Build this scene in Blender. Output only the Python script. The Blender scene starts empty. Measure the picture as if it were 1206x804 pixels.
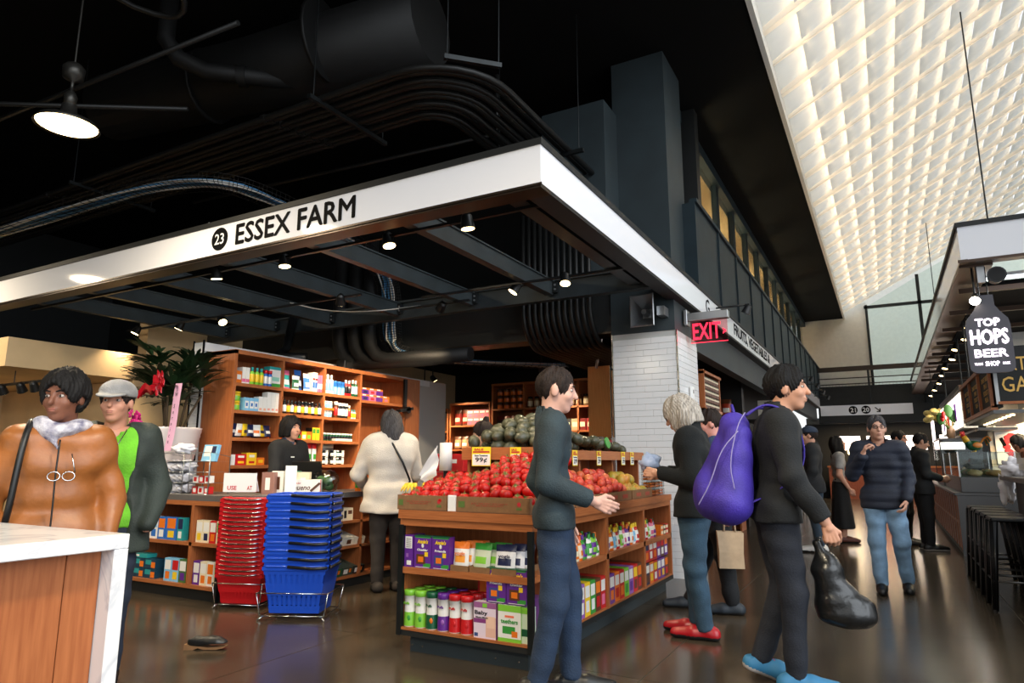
import bpy, bmesh, math, random
import numpy as np
from mathutils import Vector, Matrix, Euler
sc = bpy.context.scene
COL = sc.collection
R = math.radians
rnd = random.Random(7)

# ---------------------------------------------------------------- camera, world, exposure
cam = bpy.data.cameras.new('camera')
cam.sensor_width = 36.0
cam.lens = 784.0 / 1206.0 * 36.0
cam.clip_start = 0.05
cam.clip_end = 200
camo = bpy.data.objects.new('camera', cam)
COL.objects.link(camo)
camo.location = (0, 0, 1.2)
camo.rotation_euler = (R(90) + math.atan(141.0 / 784.0), 0, R(29.0))
sc.camera = camo
sc.view_settings.view_transform = 'Standard'
sc.view_settings.look = 'None'
sc.view_settings.gamma = 1.0
sc.view_settings.use_curve_mapping = False
sc.view_settings.exposure = 0.22
sc.cycles.max_bounces = 7
sc.cycles.diffuse_bounces = 4
sc.cycles.glossy_bounces = 3
sc.cycles.transmission_bounces = 5
sc.cycles.transparent_max_bounces = 8
sc.cycles.caustics_reflective = False
sc.cycles.caustics_refractive = False
sc.cycles.sample_clamp_indirect = 4.0

world = bpy.data.worlds.new('overcast_daylight')
sc.world = world
world.use_nodes = True
_bg = world.node_tree.nodes['Background']
_bg.inputs[0].default_value = (0.93, 0.97, 1.0, 1)
_bg.inputs[1].default_value = .95

def area_light(name, loc, size, power, color=(1, 1, 1), rot=(0, 0, 0), spread=180):
    l = bpy.data.lights.new(name, 'AREA')
    l.shape = 'RECTANGLE'
    l.size, l.size_y = size
    l.energy = power
    l.color = color
    l.spread = R(spread)
    o = bpy.data.objects.new(name, l)
    o.location = loc
    o.rotation_euler = rot
    COL.objects.link(o)
    return o

def spot_light(name, loc, power, target, angle=70, color=(1, .78, .5), rad=.03, blend=.6, parent=None):
    l = bpy.data.lights.new(name, 'SPOT')
    l.energy = power
    l.spot_size = R(angle)
    l.spot_blend = blend
    l.color = color
    l.shadow_soft_size = rad
    o = bpy.data.objects.new(name, l)
    o.location = loc
    d = Vector(target) - Vector(loc)
    o.rotation_euler = d.to_track_quat('-Z', 'Y').to_euler()
    COL.objects.link(o)
    return o

# warm cove lamps in the roof space over the wave ceiling
for _i in range(14):
    area_light('cove_lamp', (-.87 + (_i + .84) * .372, 15.9, 6.42 + .52 * (_i + .84) * .372 + .2), (.04, 19.2), 30 * max(.25, 1.4 - _i * .09), (1, .69, .36), spread=120)
# soft overcast daylight from the street windows on the right of the hall
_sun = bpy.data.lights.new('daylight', 'SUN')
_sun.energy = 2.1
_sun.angle = R(60)
_sun.color = (.86, .93, 1.0)
_suno = bpy.data.objects.new('daylight', _sun)
_suno.rotation_euler = Vector((-.85, .36, -.42)).to_track_quat('-Z', 'Y').to_euler()
COL.objects.link(_suno)

# ---------------------------------------------------------------- materials
def lin(c):
    c = c / 255.0
    return c / 12.92 if c <= .04045 else ((c + .055) / 1.055) ** 2.4
def L3(c):
    return (lin(c[0]), lin(c[1]), lin(c[2]), 1)

MATS = {}
def mat(name, rgb, rough=.55, metal=0.0, var=0.0, vscale=8.0, bump=0.0, bscale=60.0, emit=0.0,
        stretch=(1, 1, 1), rgb2=None, spec=.5, trans=0.0, alpha=1.0, sheen=0, coat=0.0, ecol=None):
    if name in MATS:
        return MATS[name]
    m = bpy.data.materials.new(name)
    m.use_nodes = True
    nt = m.node_tree
    b = nt.nodes['Principled BSDF']
    b.inputs['Base Color'].default_value = L3(rgb)
    b.inputs['Roughness'].default_value = rough
    b.inputs['Metallic'].default_value = metal
    b.inputs['Specular IOR Level'].default_value = spec
    if coat: b.inputs['Coat Weight'].default_value = coat
    if trans: b.inputs['Transmission Weight'].default_value = trans
    if alpha < 1: b.inputs['Alpha'].default_value = alpha
    if emit:
        b.inputs['Emission Color'].default_value = L3(ecol or rgb)
        b.inputs['Emission Strength'].default_value = emit
    if var or bump or rgb2:
        tc = nt.nodes.new('ShaderNodeTexCoord')
        mp = nt.nodes.new('ShaderNodeMapping')
        mp.inputs['Scale'].default_value = stretch
        nt.links.new(tc.outputs['Object'], mp.inputs['Vector'])
    if var or rgb2:
        n = nt.nodes.new('ShaderNodeTexNoise')
        n.inputs['Scale'].default_value = vscale
        n.inputs['Detail'].default_value = 5
        nt.links.new(mp.outputs[0], n.inputs['Vector'])
        r = nt.nodes.new('ShaderNodeValToRGB')
        r.color_ramp.elements[0].position = .3
        r.color_ramp.elements[1].position = .7
        if rgb2:
            a, c = rgb, rgb2
        else:
            a = tuple(max(0, x * (1 - var)) for x in rgb); c = tuple(min(255, x * (1 + var)) for x in rgb)
        r.color_ramp.elements[0].color = L3(a)
        r.color_ramp.elements[1].color = L3(c)
        nt.links.new(n.outputs['Fac'], r.inputs['Fac'])
        nt.links.new(r.outputs['Color'], b.inputs['Base Color'])
    if bump:
        n2 = nt.nodes.new('ShaderNodeTexNoise')
        n2.inputs['Scale'].default_value = bscale
        n2.inputs['Detail'].default_value = 3
        nt.links.new(mp.outputs[0], n2.inputs['Vector'])
        bp = nt.nodes.new('ShaderNodeBump')
        bp.inputs['Strength'].default_value = bump
        bp.inputs['Distance'].default_value = .02
        nt.links.new(n2.outputs['Fac'], bp.inputs['Height'])
        nt.links.new(bp.outputs['Normal'], b.inputs['Normal'])
    MATS[name] = m
    return m

def translucent_mat(name, rgb, tfac=.6, rgbt=None):
    m = bpy.data.materials.new(name)
    m.use_nodes = True
    nt = m.node_tree
    nt.nodes.remove(nt.nodes['Principled BSDF'])
    out = nt.nodes['Material Output']
    d = nt.nodes.new('ShaderNodeBsdfDiffuse'); d.inputs[0].default_value = L3(rgb)
    t = nt.nodes.new('ShaderNodeBsdfTranslucent'); t.inputs[0].default_value = L3(rgbt or rgb)
    x = nt.nodes.new('ShaderNodeMixShader'); x.inputs[0].default_value = tfac
    nt.links.new(d.outputs[0], x.inputs[1]); nt.links.new(t.outputs[0], x.inputs[2])
    nt.links.new(x.outputs[0], out.inputs[0])
    MATS[name] = m
    return m

def glass_mat(name, rgb, a=.2, rough=.03):
    """thin pane: mostly see-through, with a sharp reflection"""
    m = bpy.data.materials.new(name)
    m.use_nodes = True
    nt = m.node_tree
    nt.nodes.remove(nt.nodes['Principled BSDF'])
    out = nt.nodes['Material Output']
    tr = nt.nodes.new('ShaderNodeBsdfTransparent'); tr.inputs[0].default_value = L3(rgb)
    gl = nt.nodes.new('ShaderNodeBsdfGlossy'); gl.inputs['Roughness'].default_value = rough
    lw = nt.nodes.new('ShaderNodeLayerWeight'); lw.inputs[0].default_value = .5
    fr = nt.nodes.new('ShaderNodeMath'); fr.operation = 'POWER'; fr.inputs[1].default_value = 5.0
    nt.links.new(lw.outputs['Facing'], fr.inputs[0])
    ad = nt.nodes.new('ShaderNodeMath'); ad.operation = 'MULTIPLY_ADD'; ad.inputs[1].default_value = .9; ad.inputs[2].default_value = a
    nt.links.new(fr.outputs[0], ad.inputs[0])
    x = nt.nodes.new('ShaderNodeMixShader')
    nt.links.new(ad.outputs[0], x.inputs[0])
    nt.links.new(tr.outputs[0], x.inputs[1]); nt.links.new(gl.outputs[0], x.inputs[2])
    nt.links.new(x.outputs[0], out.inputs[0])
    MATS[name] = m
    return m

# ---------------------------------------------------------------- mesh building
class G:
    def __init__(s):
        s.v = []; s.f = []; s.m = []; s.s = []
    def add(s, vs, fs, m=0, smooth=False):
        o = len(s.v)
        s.v.extend([tuple(v) for v in vs])
        for k, f in enumerate(fs):
            s.f.append([i + o for i in f])
            s.m.append(m[k] if isinstance(m, (list, tuple)) else m)
            s.s.append(smooth)
        return s
    def box(s, x0, x1, y0, y1, z0, z1, m=0):
        vs = [(x, y, z) for z in (z0, z1) for y in (y0, y1) for x in (x0, x1)]
        # order: bottom, top, front(-y), back(+y), left(-x), right(+x)
        return s.add(vs, [(0, 2, 3, 1), (4, 5, 7, 6), (0, 1, 5, 4), (2, 6, 7, 3), (0, 4, 6, 2), (1, 3, 7, 5)], m)
    def obox(s, c, size, rot=(0, 0, 0), m=0):
        M = Euler(rot).to_matrix()
        vs = []
        for z in (-.5, .5):
            for y in (-.5, .5):
                for x in (-.5, .5):
                    vs.append(Vector(c) + M @ Vector((x * size[0], y * size[1], z * size[2])))
        return s.add(vs, [(0, 2, 3, 1), (4, 5, 7, 6), (0, 1, 5, 4), (2, 6, 7, 3), (0, 4, 6, 2), (1, 3, 7, 5)], m)
    def bbox(s, x0, x1, y0, y1, z0, z1, b=.01, m=0):
        """box with all edges chamfered"""
        vs = []; ids = {}
        X = (x0, x1); Y = (y0, y1); Z = (z0, z1)
        for i in (0, 1):
            for j in (0, 1):
                for k in (0, 1):
                    sx = b if i == 0 else -b; sy = b if j == 0 else -b; sz = b if k == 0 else -b
                    for ax, p in enumerate(((X[i], Y[j] + sy, Z[k] + sz), (X[i] + sx, Y[j], Z[k] + sz), (X[i] + sx, Y[j] + sy, Z[k]))):
                        ids[(i, j, k, ax)] = len(vs); vs.append(p)
        fs = []
        q = lambda *a: [ids[t] for t in a]
        for i in (0, 1):
            fs.append(q((i, 0, 0, 0), (i, 1, 0, 0), (i, 1, 1, 0), (i, 0, 1, 0)))
            fs.append(q((0, i, 0, 1), (1, i, 0, 1), (1, i, 1, 1), (0, i, 1, 1)))
            fs.append(q((0, 0, i, 2), (1, 0, i, 2), (1, 1, i, 2), (0, 1, i, 2)))
            for j in (0, 1):
                fs.append(q((i, j, 0, 0), (i, j, 1, 0), (i, j, 1, 1), (i, j, 0, 1)))
                fs.append(q((i, 0, j, 0), (i, 1, j, 0), (i, 1, j, 2), (i, 0, j, 2)))
                fs.append(q((0, i, j, 1), (1, i, j, 1), (1, i, j, 2), (0, i, j, 2)))
                for k in (0, 1):
                    fs.append(q((i, j, k, 0), (i, j, k, 1), (i, j, k, 2)))
        c = Vector(((x0 + x1) / 2, (y0 + y1) / 2, (z0 + z1) / 2))
        out = []
        for f in fs:
            a, bb, d = (Vector(vs[f[0]]), Vector(vs[f[1]]), Vector(vs[f[2]]))
            n = (bb - a).cross(d - a)
            mid = sum((Vector(vs[t]) for t in f), Vector()) / len(f)
            out.append(f if n.dot(mid - c) >= 0 else f[::-1])
        return s.add(vs, out, m)
    def cyl(s, p0, p1, r0, r1=None, n=12, m=0, caps=True, smooth=True):
        r1 = r0 if r1 is None else r1
        p0 = Vector(p0); p1 = Vector(p1)
        d = (p1 - p0).normalized()
        a = d.orthogonal().normalized(); b = d.cross(a)
        vs = []
        for p, r in ((p0, r0), (p1, r1)):
            for i in range(n):
                t = 2 * math.pi * i / n
                vs.append(p + a * (r * math.cos(t)) + b * (r * math.sin(t)))
        fs = [(i, (i + 1) % n, n + (i + 1) % n, n + i) for i in range(n)]
        s.add(vs, fs, m, smooth)
        if caps:
            s.add(vs[:n], [tuple(range(n - 1, -1, -1))], m)
            s.add(vs[n:], [tuple(range(n))], m)
        return s
    def lathe(s, prof, n=16, m=0, c=(0, 0, 0), sx=1.0, sy=1.0, smooth=True, cap=True):
        """prof: [(r,z)..]; m may be a list per segment"""
        vs = []
        for r, z in prof:
            for i in range(n):
                t = 2 * math.pi * i / n
                vs.append((c[0] + r * math.cos(t) * sx, c[1] + r * math.sin(t) * sy, c[2] + z))
        k = len(prof)
        o = len(s.v)
        s.v.extend(vs)
        for j in range(k - 1):
            mm = m[j] if isinstance(m, (list, tuple)) else m
            for i in range(n):
                s.f.append([o + j * n + i, o + j * n + (i + 1) % n, o + (j + 1) * n + (i + 1) % n, o + (j + 1) * n + i])
                s.m.append(mm); s.s.append(smooth)
        if cap:
            m0 = m[0] if isinstance(m, (list, tuple)) else m
            m1 = m[-1] if isinstance(m, (list, tuple)) else m
            if prof[0][0] > 1e-5:
                s.f.append([o + i for i in range(n - 1, -1, -1)]); s.m.append(m0); s.s.append(False)
            if prof[-1][0] > 1e-5:
                s.f.append([o + (k - 1) * n + i for i in range(n)]); s.m.append(m1); s.s.append(False)
        return s
    def tube(s, path, r, n=6, m=0, closed=False, caps=True):
        P = [Vector(p) for p in path]
        k = len(P)
        prev = None
        rings = []
        for i in range(k):
            if closed:
                d = (P[(i + 1) % k] - P[i - 1])
            else:
                d = P[min(i + 1, k - 1)] - P[max(i - 1, 0)]
            d = d.normalized() if d.length > 1e-9 else Vector((0, 0, 1))
            a = d.orthogonal().normalized() if prev is None else (prev - d * prev.dot(d))
            if a.length < 1e-6: a = d.orthogonal()
            a.normalize(); prev = a
            b = d.cross(a)
            rr = r[i] if isinstance(r, (list, tuple)) else r
            rings.append([P[i] + a * (rr * math.cos(2 * math.pi * j / n)) + b * (rr * math.sin(2 * math.pi * j / n)) for j in range(n)])
        o = len(s.v)
        for g in rings: s.v.extend([tuple(v) for v in g])
        for i in range(k if closed else k - 1):
            i2 = (i + 1) % k
            for j in range(n):
                s.f.append([o + i * n + j, o + i * n + (j + 1) % n, o + i2 * n + (j + 1) % n, o + i2 * n + j])
                s.m.append(m); s.s.append(True)
        if caps and not closed:
            s.f.append([o + j for j in range(n - 1, -1, -1)]); s.m.append(m); s.s.append(False)
            s.f.append([o + (k - 1) * n + j for j in range(n)]); s.m.append(m); s.s.append(False)
        return s
    def sph(s, c, r, nu=12, nv=8, m=0, fn=None):
        if not isinstance(r, (list, tuple)): r = (r, r, r)
        vs = [(0, 0, -1)]
        for j in range(1, nv):
            ph = -math.pi / 2 + math.pi * j / nv
            for i in range(nu):
                t = 2 * math.pi * i / nu
                vs.append((math.cos(ph) * math.cos(t), math.cos(ph) * math.sin(t), math.sin(ph)))
        vs.append((0, 0, 1))
        if fn: vs = [fn(v) for v in vs]
        vs = [(c[0] + v[0] * r[0], c[1] + v[1] * r[1], c[2] + v[2] * r[2]) for v in vs]
        fs = [(0, 1 + (i + 1) % nu, 1 + i) for i in range(nu)]
        for j in range(nv - 2):
            for i in range(nu):
                a = 1 + j * nu + i; b = 1 + j * nu + (i + 1) % nu
                fs.append((a, b, b + nu, a + nu))
        e = len(vs) - 1
        fs += [(e, 1 + (nv - 2) * nu + i, 1 + (nv - 2) * nu + (i + 1) % nu) for i in range(nu)]
        return s.add(vs, fs, m, True)
    def prism(s, poly, d0, d1, plane='xz', m=0, smooth=False):
        """extrude a 2D polygon (counter-clockwise seen from the -axis side) along the third axis"""
        def P(a, b, d):
            return (a, d, b) if plane == 'xz' else ((d, a, b) if plane == 'yz' else (a, b, d))
        n = len(poly)
        vs = [P(a, b, d0) for a, b in poly] + [P(a, b, d1) for a, b in poly]
        fs = [tuple(range(n)), tuple(range(2 * n - 1, n - 1, -1))]
        fs += [(i, n + i, n + (i + 1) % n, (i + 1) % n) for i in range(n)]
        return s.add(vs, fs, m, smooth)
    def quad(s, a, b, c, d, m=0):
        return s.add([a, b, c, d], [(0, 1, 2, 3)], m)
    def mesh(s, name, mats):
        me = bpy.data.meshes.new(name)
        me.from_pydata(s.v, [], s.f)
        if not isinstance(mats, (list, tuple)): mats = [mats]
        for m in mats: me.materials.append(MATS[m] if isinstance(m, str) else m)
        me.polygons.foreach_set('material_index', s.m)
        me.polygons.foreach_set('use_smooth', s.s)
        me.validate()
        me.update()
        return me
    def build(s, name, mats, parent=None, loc=None, rot=None):
        return put(name, s.mesh(name, mats), parent, loc, rot)

def put(name, me, parent=None, loc=None, rot=None, scale=None):
    o = bpy.data.objects.new(name, me)
    COL.objects.link(o)
    if parent is not None: o.parent = parent
    if loc is not None: o.location = loc
    if rot is not None: o.rotation_euler = rot
    if scale is not None: o.scale = scale
    return o

def tag(o, label=None, cat=None, group=None, kind=None):
    if label: o['label'] = label
    if cat: o['category'] = cat
    if group: o['group'] = group
    if kind: o['kind'] = kind
    return o

def struct(o):
    o['kind'] = 'structure'
    return o

def thing(name, label, cat, loc=(0, 0, 0), rotz=0, group=None):
    o = bpy.data.objects.new(name, None)
    o.empty_display_size = .1
    COL.objects.link(o)
    o.location = loc
    o.rotation_euler = (0, 0, rotz)
    return tag(o, label, cat, group)

def dup(root, loc=None, rot=None, label=None, group=None, parent=None, scale=None):
    r = root.copy(); COL.objects.link(r)
    r.parent = parent
    if loc is not None: r.location = loc
    if rot is not None: r.rotation_euler = rot if isinstance(rot, (tuple, list)) else (0, 0, rot)
    if scale is not None: r.scale = scale
    if label: r['label'] = label
    if group: r['group'] = group
    for ch in list(root.children):
        c = ch.copy(); COL.objects.link(c); c.parent = r
        for g in ch.children:
            d = g.copy(); COL.objects.link(d); d.parent = c
    return r

# lettering: all text meshes are made in one go and looked up by key
TEXTS = {}
def make_texts(spec):
    objs = []
    for key, (body, size, off, ext, shear) in spec.items():
        cu = bpy.data.curves.new('lettering', 'FONT')
        cu.body = body; cu.size = size; cu.offset = off; cu.extrude = ext
        cu.shear = shear
        cu.align_x = 'CENTER'; cu.align_y = 'CENTER'; cu.resolution_u = 2
        o = bpy.data.objects.new('lettering', cu)
        COL.objects.link(o); objs.append((key, o, cu))
    bpy.context.view_layer.update()
    dg = bpy.context.evaluated_depsgraph_get()
    for key, o, cu in objs:
        TEXTS[key] = bpy.data.meshes.new_from_object(o.evaluated_get(dg))
        bpy.data.objects.remove(o); bpy.data.curves.remove(cu)

FACE_FRONT = (R(90), 0, 0)              # reads from -Y
FACE_RIGHT = (R(90), 0, R(90))          # reads from +X
FACE_LEFT = (R(90), 0, R(-90))          # reads from -X
def text(key, m, parent, loc, rot=FACE_FRONT, name='lettering', scale=None, fit=None, bold=0):
    """fit=(w,h): stretch the lettering to that width and height"""
    me = TEXTS[key].copy()
    me.materials.clear(); me.materials.append(MATS[m])
    xs = [v.co.x for v in me.vertices]; ys = [v.co.y for v in me.vertices]
    w, h = max(xs) - min(xs), max(ys) - min(ys)
    cx, cy = (max(xs) + min(xs)) / 2, (max(ys) + min(ys)) / 2
    fx, fy = (fit[0] / w, fit[1] / h) if fit else (1, 1)
    for v in me.vertices: v.co = ((v.co.x - cx) * fx, (v.co.y - cy) * fy, v.co.z)
    if bold:
        n = len(me.vertices)
        vs = [tuple(v.co) for v in me.vertices]; fs = [list(p.vertices) for p in me.polygons]
        V = []; F = []
        for k, (dx, dy) in enumerate(((-1, 0), (1, 0), (0, 1), (0, -1))):
            V += [(x + dx * bold, y + dy * bold, z + k * .0002) for x, y, z in vs]
            F += [[i + k * n for i in f] for f in fs]
        me2 = bpy.data.meshes.new('lettering'); me2.from_pydata(V, [], F); me2.materials.append(MATS[m]); me = me2
    return put(name, me, parent, loc, rot, scale)
# ---------------------------------------------------------------- shared materials
mat('black_paint', (20, 22, 22), .6, var=.15, vscale=3)
mat('ceiling_black', (9, 9, 9), .9, var=.2, vscale=2, spec=.15)
mat('dark_steel', (34, 37, 38), .38, .55, var=.15, vscale=6)
mat('beam_paint', (50, 57, 60), .42, .2, var=.12, vscale=4)
mat('bronze_trim', (58, 48, 40), .35, .6)
mat('slate_panel', (34, 46, 52), .6, .0, var=.1, vscale=3, spec=.25)
mat('slate_wall', (42, 52, 56), .6, var=.1, vscale=2)
mat('sign_white', (236, 236, 240), .06, spec=.5)
mat('black_letter', (8, 8, 9), .7, spec=.1)
mat('white_letter', (240, 240, 238), .5)
mat('cream_wall', (214, 184, 140), .8, var=.04, vscale=2)
mat('white_wall', (226, 224, 216), .8, var=.02)
mat('grout', (190, 190, 186), .9)
mat('tile_white', (236, 236, 236), .15, var=.015, vscale=1.5, bump=.02, bscale=9)
mat('chrome', (205, 205, 205), .2, 1.0)
mat('alu', (170, 172, 174), .35, .9)
mat('wood_h', (152, 86, 46), .42, rgb2=(178, 108, 62), vscale=5, stretch=(1.2, 1.2, 22), spec=.4)
mat('wood_v', (150, 84, 46), .42, rgb2=(176, 106, 62), vscale=5, stretch=(14, 14, .9), spec=.4)
mat('wood_pale', (206, 134, 66), .45, rgb2=(220, 150, 82), vscale=5, stretch=(16, 16, .8))
mat('wood_dark', (120, 56, 34), .45, rgb2=(150, 78, 48), vscale=5, stretch=(9, 9, 1))
mat('floor_concrete', (54, 47, 38), .19, rgb2=(76, 66, 53), vscale=1.6, bump=.012, bscale=14, spec=.55)
mat('floor_joint', (92, 88, 78), .6)
mat('rubber', (14, 14, 15), .7)
mat('paper_white', (236, 235, 232), .6)
mat('plastic_black', (18, 19, 20), .4)
mat('glow_warm', (255, 226, 170), .5, emit=9.0, ecol=(255, 222, 160))
mat('glow_white', (255, 246, 230), .5, emit=7.0, ecol=(255, 244, 226))
translucent_mat('wave_panel', (214, 219, 221), .5, (216, 221, 223))
translucent_mat('rib_white', (240, 236, 228), .6, (252, 246, 236))
mat('trim_white', (235, 233, 226), .6)
glass_mat('pane_clear', (238, 244, 242), .04)
glass_mat('pane_green', (228, 240, 235), .06)
glass_mat('case_glass', (228, 236, 236), .05)

make_texts({
    'essex': ('ESSEX FARM', .245, 0, .001, 0), 'n23': ('23', .165, .001, .001, 0),
    'fruits': ('FRUITS, VEGETABLES &', .27, 0, .001, 0), 'gg': ('G', .27, .002, .001, 0),
    'n21': ('21', .2, .004, .001, 0), 'n20': ('20', .2, .004, .001, 0),
    'exit': ('EXIT', .275, .004, .001, 0), 'chev': ('>', .13, .006, .001, 0),
    'top': ('TOP', .16, .002, .002, 0), 'hops': ('HOPS', .21, .002, .002, 0), 'beer': ('BEER', .15, .0015, .002, 0),
    'shop': ('SHOP', .085, .001, .002, 0), 'trade': ('TRADE', .038, .001, .002, 0), 'mark': ('MARK', .038, .001, .002, 0),
    'eat': ('EAT', .17, .001, .001, 0), 'gal': ('GAL', .2, .001, .001, 0),
    'baby': ('Baby', .052, .001, .0004, 0), 'baby2': ('Mum-Mum', .026, .0006, .0004, 0),
    'yogis': ('yogis', .05, .0012, .0004, 0), 'puffs': ('Puffs', .036, .0012, .0004, 0),
    'teethers': ('teethers', .042, .0012, .0004, 0), 'annies': ("Annie's", .038, .0016, .0004, .2),
    'bunny1': ('Cheddar', .02, .0006, .0004, 0), 'bunny2': ('Friends', .02, .0006, .0004, 0),
    'bueno': ('bueno', .07, .0012, .0004, .25), 'puppet': ('Kinder', .03, .0005, .0004, 0),
    'use': ('USE', .05, .001, .0004, 0), 'at': ('AT', .05, .001, .0004, 0),
    'p99': ('99\u00a2', .075, .001, .0004, 0), 'sale': ('SALE', .026, .001, .0004, 0), 'each': ('Stem Tomatoes', .016, .0004, .0004, 0),
    'p1': ('1', .05, .001, .0004, 0), 'p299': ('2.99', .04, .0006, .0004, 0),
    'juno': ('J\nW\n \nS\ne\nr\nv\ni\nc\ne', .066, .0006, .0004, 0),
    'boxprint': ('JUST THE WAY YOU LIKE IT\nRED, RIPE AND JUICY', .022, .0002, .0004, 0),
    'menu': ('DRAFT BEER\nIPA 8\nSTOUT 7\nPILS 6', .09, .0003, .0004, 0),
})
CEIL = 6.2

# ---------------------------------------------------------------- floor of large saw-cut slabs
g = G(); g.box(-16, 5, -6, 28, -.2, -.004)
floor = struct(g.build('floor', 'floor_joint'))
SX, SY = 2.1, 1.95
g = G(); g.box(0, SX - .007, 0, SY - .007, -.02, 0)
slab_me = g.mesh('slab', 'floor_concrete')
for i in range(10):
    for j in range(17):
        put('slab', slab_me, floor, (-16 + i * SX, -5.9 + j * SY + (0 if True else 0), 0))

# ---------------------------------------------------------------- hall shell
g = G(); g.box(-16, -.93, -6, 26, CEIL, CEIL + .3)
struct(g.build('ceiling', 'ceiling_black'))
g = G(); g.box(-16.2, -16, -6, 26, 0, CEIL)
struct(g.build('wall_left', 'black_paint'))
g = G(); g.box(-16, -2.6, -6.2, -6, 0, CEIL)
struct(g.build('wall_rear_blocker', 'black_paint'))  # unseen black wall, added to cut ambient light in the left hall
# the soffit's pale edge trim along the atrium
g = G(); g.box(-.93, -.87, 3, 26, CEIL - .02, CEIL + .35)
struct(g.build('trim_1', 'trim_white'))
# wall over the shop, behind the sign frame
g = G(); g.box(-16, -2.0, 9.0, 9.2, 3.25, CEIL)
struct(g.build('wall_upper', 'black_paint'))
g = G(); g.box(-16, -2.3, 9.2, 26, 3.25, 3.4); g.box(-9.2, -2.3, 7.6, 9.2, 3.25, 3.4)
struct(g.build('ceiling_shop', 'ceiling_black'))
g = G(); g.box(-16, -2.35, 13.4, 13.6, 0, 3.25)
struct(g.build('wall_back', 'black_paint'))
g = G(); g.box(-3.2, -3.0, 13.6, 26, 0, 3.25)
struct(g.build('wall_aisle', 'black_paint'))
# cream walls of the neighbouring stall
g = G(); g.box(-9.2, -9.0, 5.6, 13.4, 0, 3.24); g.box(-12.5, -9.0, 5.45, 5.6, 0, 2.3)
struct(g.build('wall_cream', 'cream_wall'))
g = G(); g.box(-12.5, -9.0, 3.9, 5.6, 2.31, 2.66)
struct(g.build('trim_bulkhead', 'cream_wall'))
g = G(); g.box(-12.6, -12.5, 0, 5.6, 0, 2.66)
struct(g.build('wall_stall', 'cream_wall'))

# pier over the tiled column and a boxed duct beside it
g = G(); g.box(-2.67, -2.0, 7.44, 8.2, 3.0, CEIL)
struct(g.build('wall_pier', 'slate_wall'))
g = G(); g.box(-3.45, -2.62, 7.0, 8.9, 3.3, 5.5)
struct(g.build('wall_duct_casing', 'slate_wall'))
# upstairs glazing along the atrium
rail = thing('balcony_railing', 'dark slate metal panel railing below the upstairs office windows', 'railing', (-1.9, 8.1, 3.3))
g = G(); g.box(0, .05, 0, 1.27, 0, 1.12); pan = g.mesh('panel', 'slate_panel')
g = G(); g.box(.0, .075, -.02, .02, 0, 1.15); post = g.mesh('post', 'slate_panel')
for i in range(14):
    put('panel', pan, rail, (0, i * 1.3 + .015, 0))
    if i: put('post', post, rail, (0, i * 1.3, 0))
g = G(); g.box(-.01, .085, -.03, 18.2, 1.12, 1.17); g.build('top_rail', 'slate_panel', rail)
g = G(); g.box(-.28, .06, -.03, 0, 0, 1.12); g.build('end_panel', 'slate_panel', rail)
g = G(); g.box(-.35, .02, -.03, 17.9, -.1, 0); g.build('floor_edge', 'black_paint', rail)
wn = struct(thing('window_1', 'upstairs office window strip with dark mullions', 'window', (-2.3, 8.7, 3.4)))
for k in ('label', 'category'): del wn[k]
g = G(); g.box(-.03, .06, -.1, .1, 0, 2.72); mul = g.mesh('mullion', 'slate_panel')
g = G(); g.box(-.005, .005, .1, 1.35, .1, 2.62); pane = g.mesh('pane', 'pane_clear')
for i in range(12):
    put('mullion', mul, wn, (0, i * 1.45, 0)); put('pane', pane, wn, (0, i * 1.45, 0))
g = G(); g.box(-.08, .12, -.5, 17.3, 2.62, 2.8); g.build('window_frame', 'slate_panel', wn)
g = G(); g.box(-.02, .04, .25, 17, 1.62, 1.67); g.build('transom', 'slate_panel', wn)
# office behind that glazing
g = G(); g.box(-5.0, -4.9, 9.2, 26, 3.4, CEIL); g.box(-5, -2.42, 9.2, 26, 6.1, 6.15); g.box(-5, -2.42, 9.2, 26, 3.4, 3.44)
struct(g.build('wall_office', 'cream_wall'))
for y in (10.4, 14, 18, 22):
    o = tag(G().box(-.3, .3, -.6, .6, -.02, 0).build('ceiling_light', 'glow_white', None, (-3.6, y, 6.09)), 'flat rectangular office ceiling light behind the upstairs windows', 'light', 'office ceiling lights')
    area_light('office_ceiling_fill', (-3.6, y, 5.1), (.6, 1.2), 75, (1, .78, .48), (R(180), 0, 0))  # unseen light facing up, added to brighten the office ceiling

# ---------------------------------------------------------------- far end: wall, glazing, bridge, wayfinding sign
g = G(); g.box(-2.4, -.18, 26, 26.2, 3.4, 6.7); g.box(-2.4, 4.6, 26, 26.2, 0, 2.7)
struct(g.build('wall_far', 'white_wall'))
wf = struct(thing('window_2', '', '', (0, 26, 0)))
g = G()
g.add([(-.15, 0, 2.7), (1.38, 0, 2.7), (1.38, 0, 7.4), (-.15, 0, 6.55)], [(0, 1, 2, 3)])
g.build('pane', 'pane_green', wf)
g = G(); g.add([(1.48, 0, 2.7), (4.6, 0, 2.7), (4.6, 0, 9.1), (1.48, 0, 7.5)], [(0, 1, 2, 3)]); g.build('pane', 'pane_green', wf)
g = G(); g.box(-.22, -.14, -.05, .05, 2.7, 6.6); g.build('mullion', 'dark_steel', wf)
g = G(); g.box(1.38, 1.48, -.05, .05, 2.7, 7.5); g.build('mullion', 'dark_steel', wf)
g = G(); g.obox((1.5, 0, 6.52), (3.5, .1, .1)); g.build('transom', 'dark_steel', wf)
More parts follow.
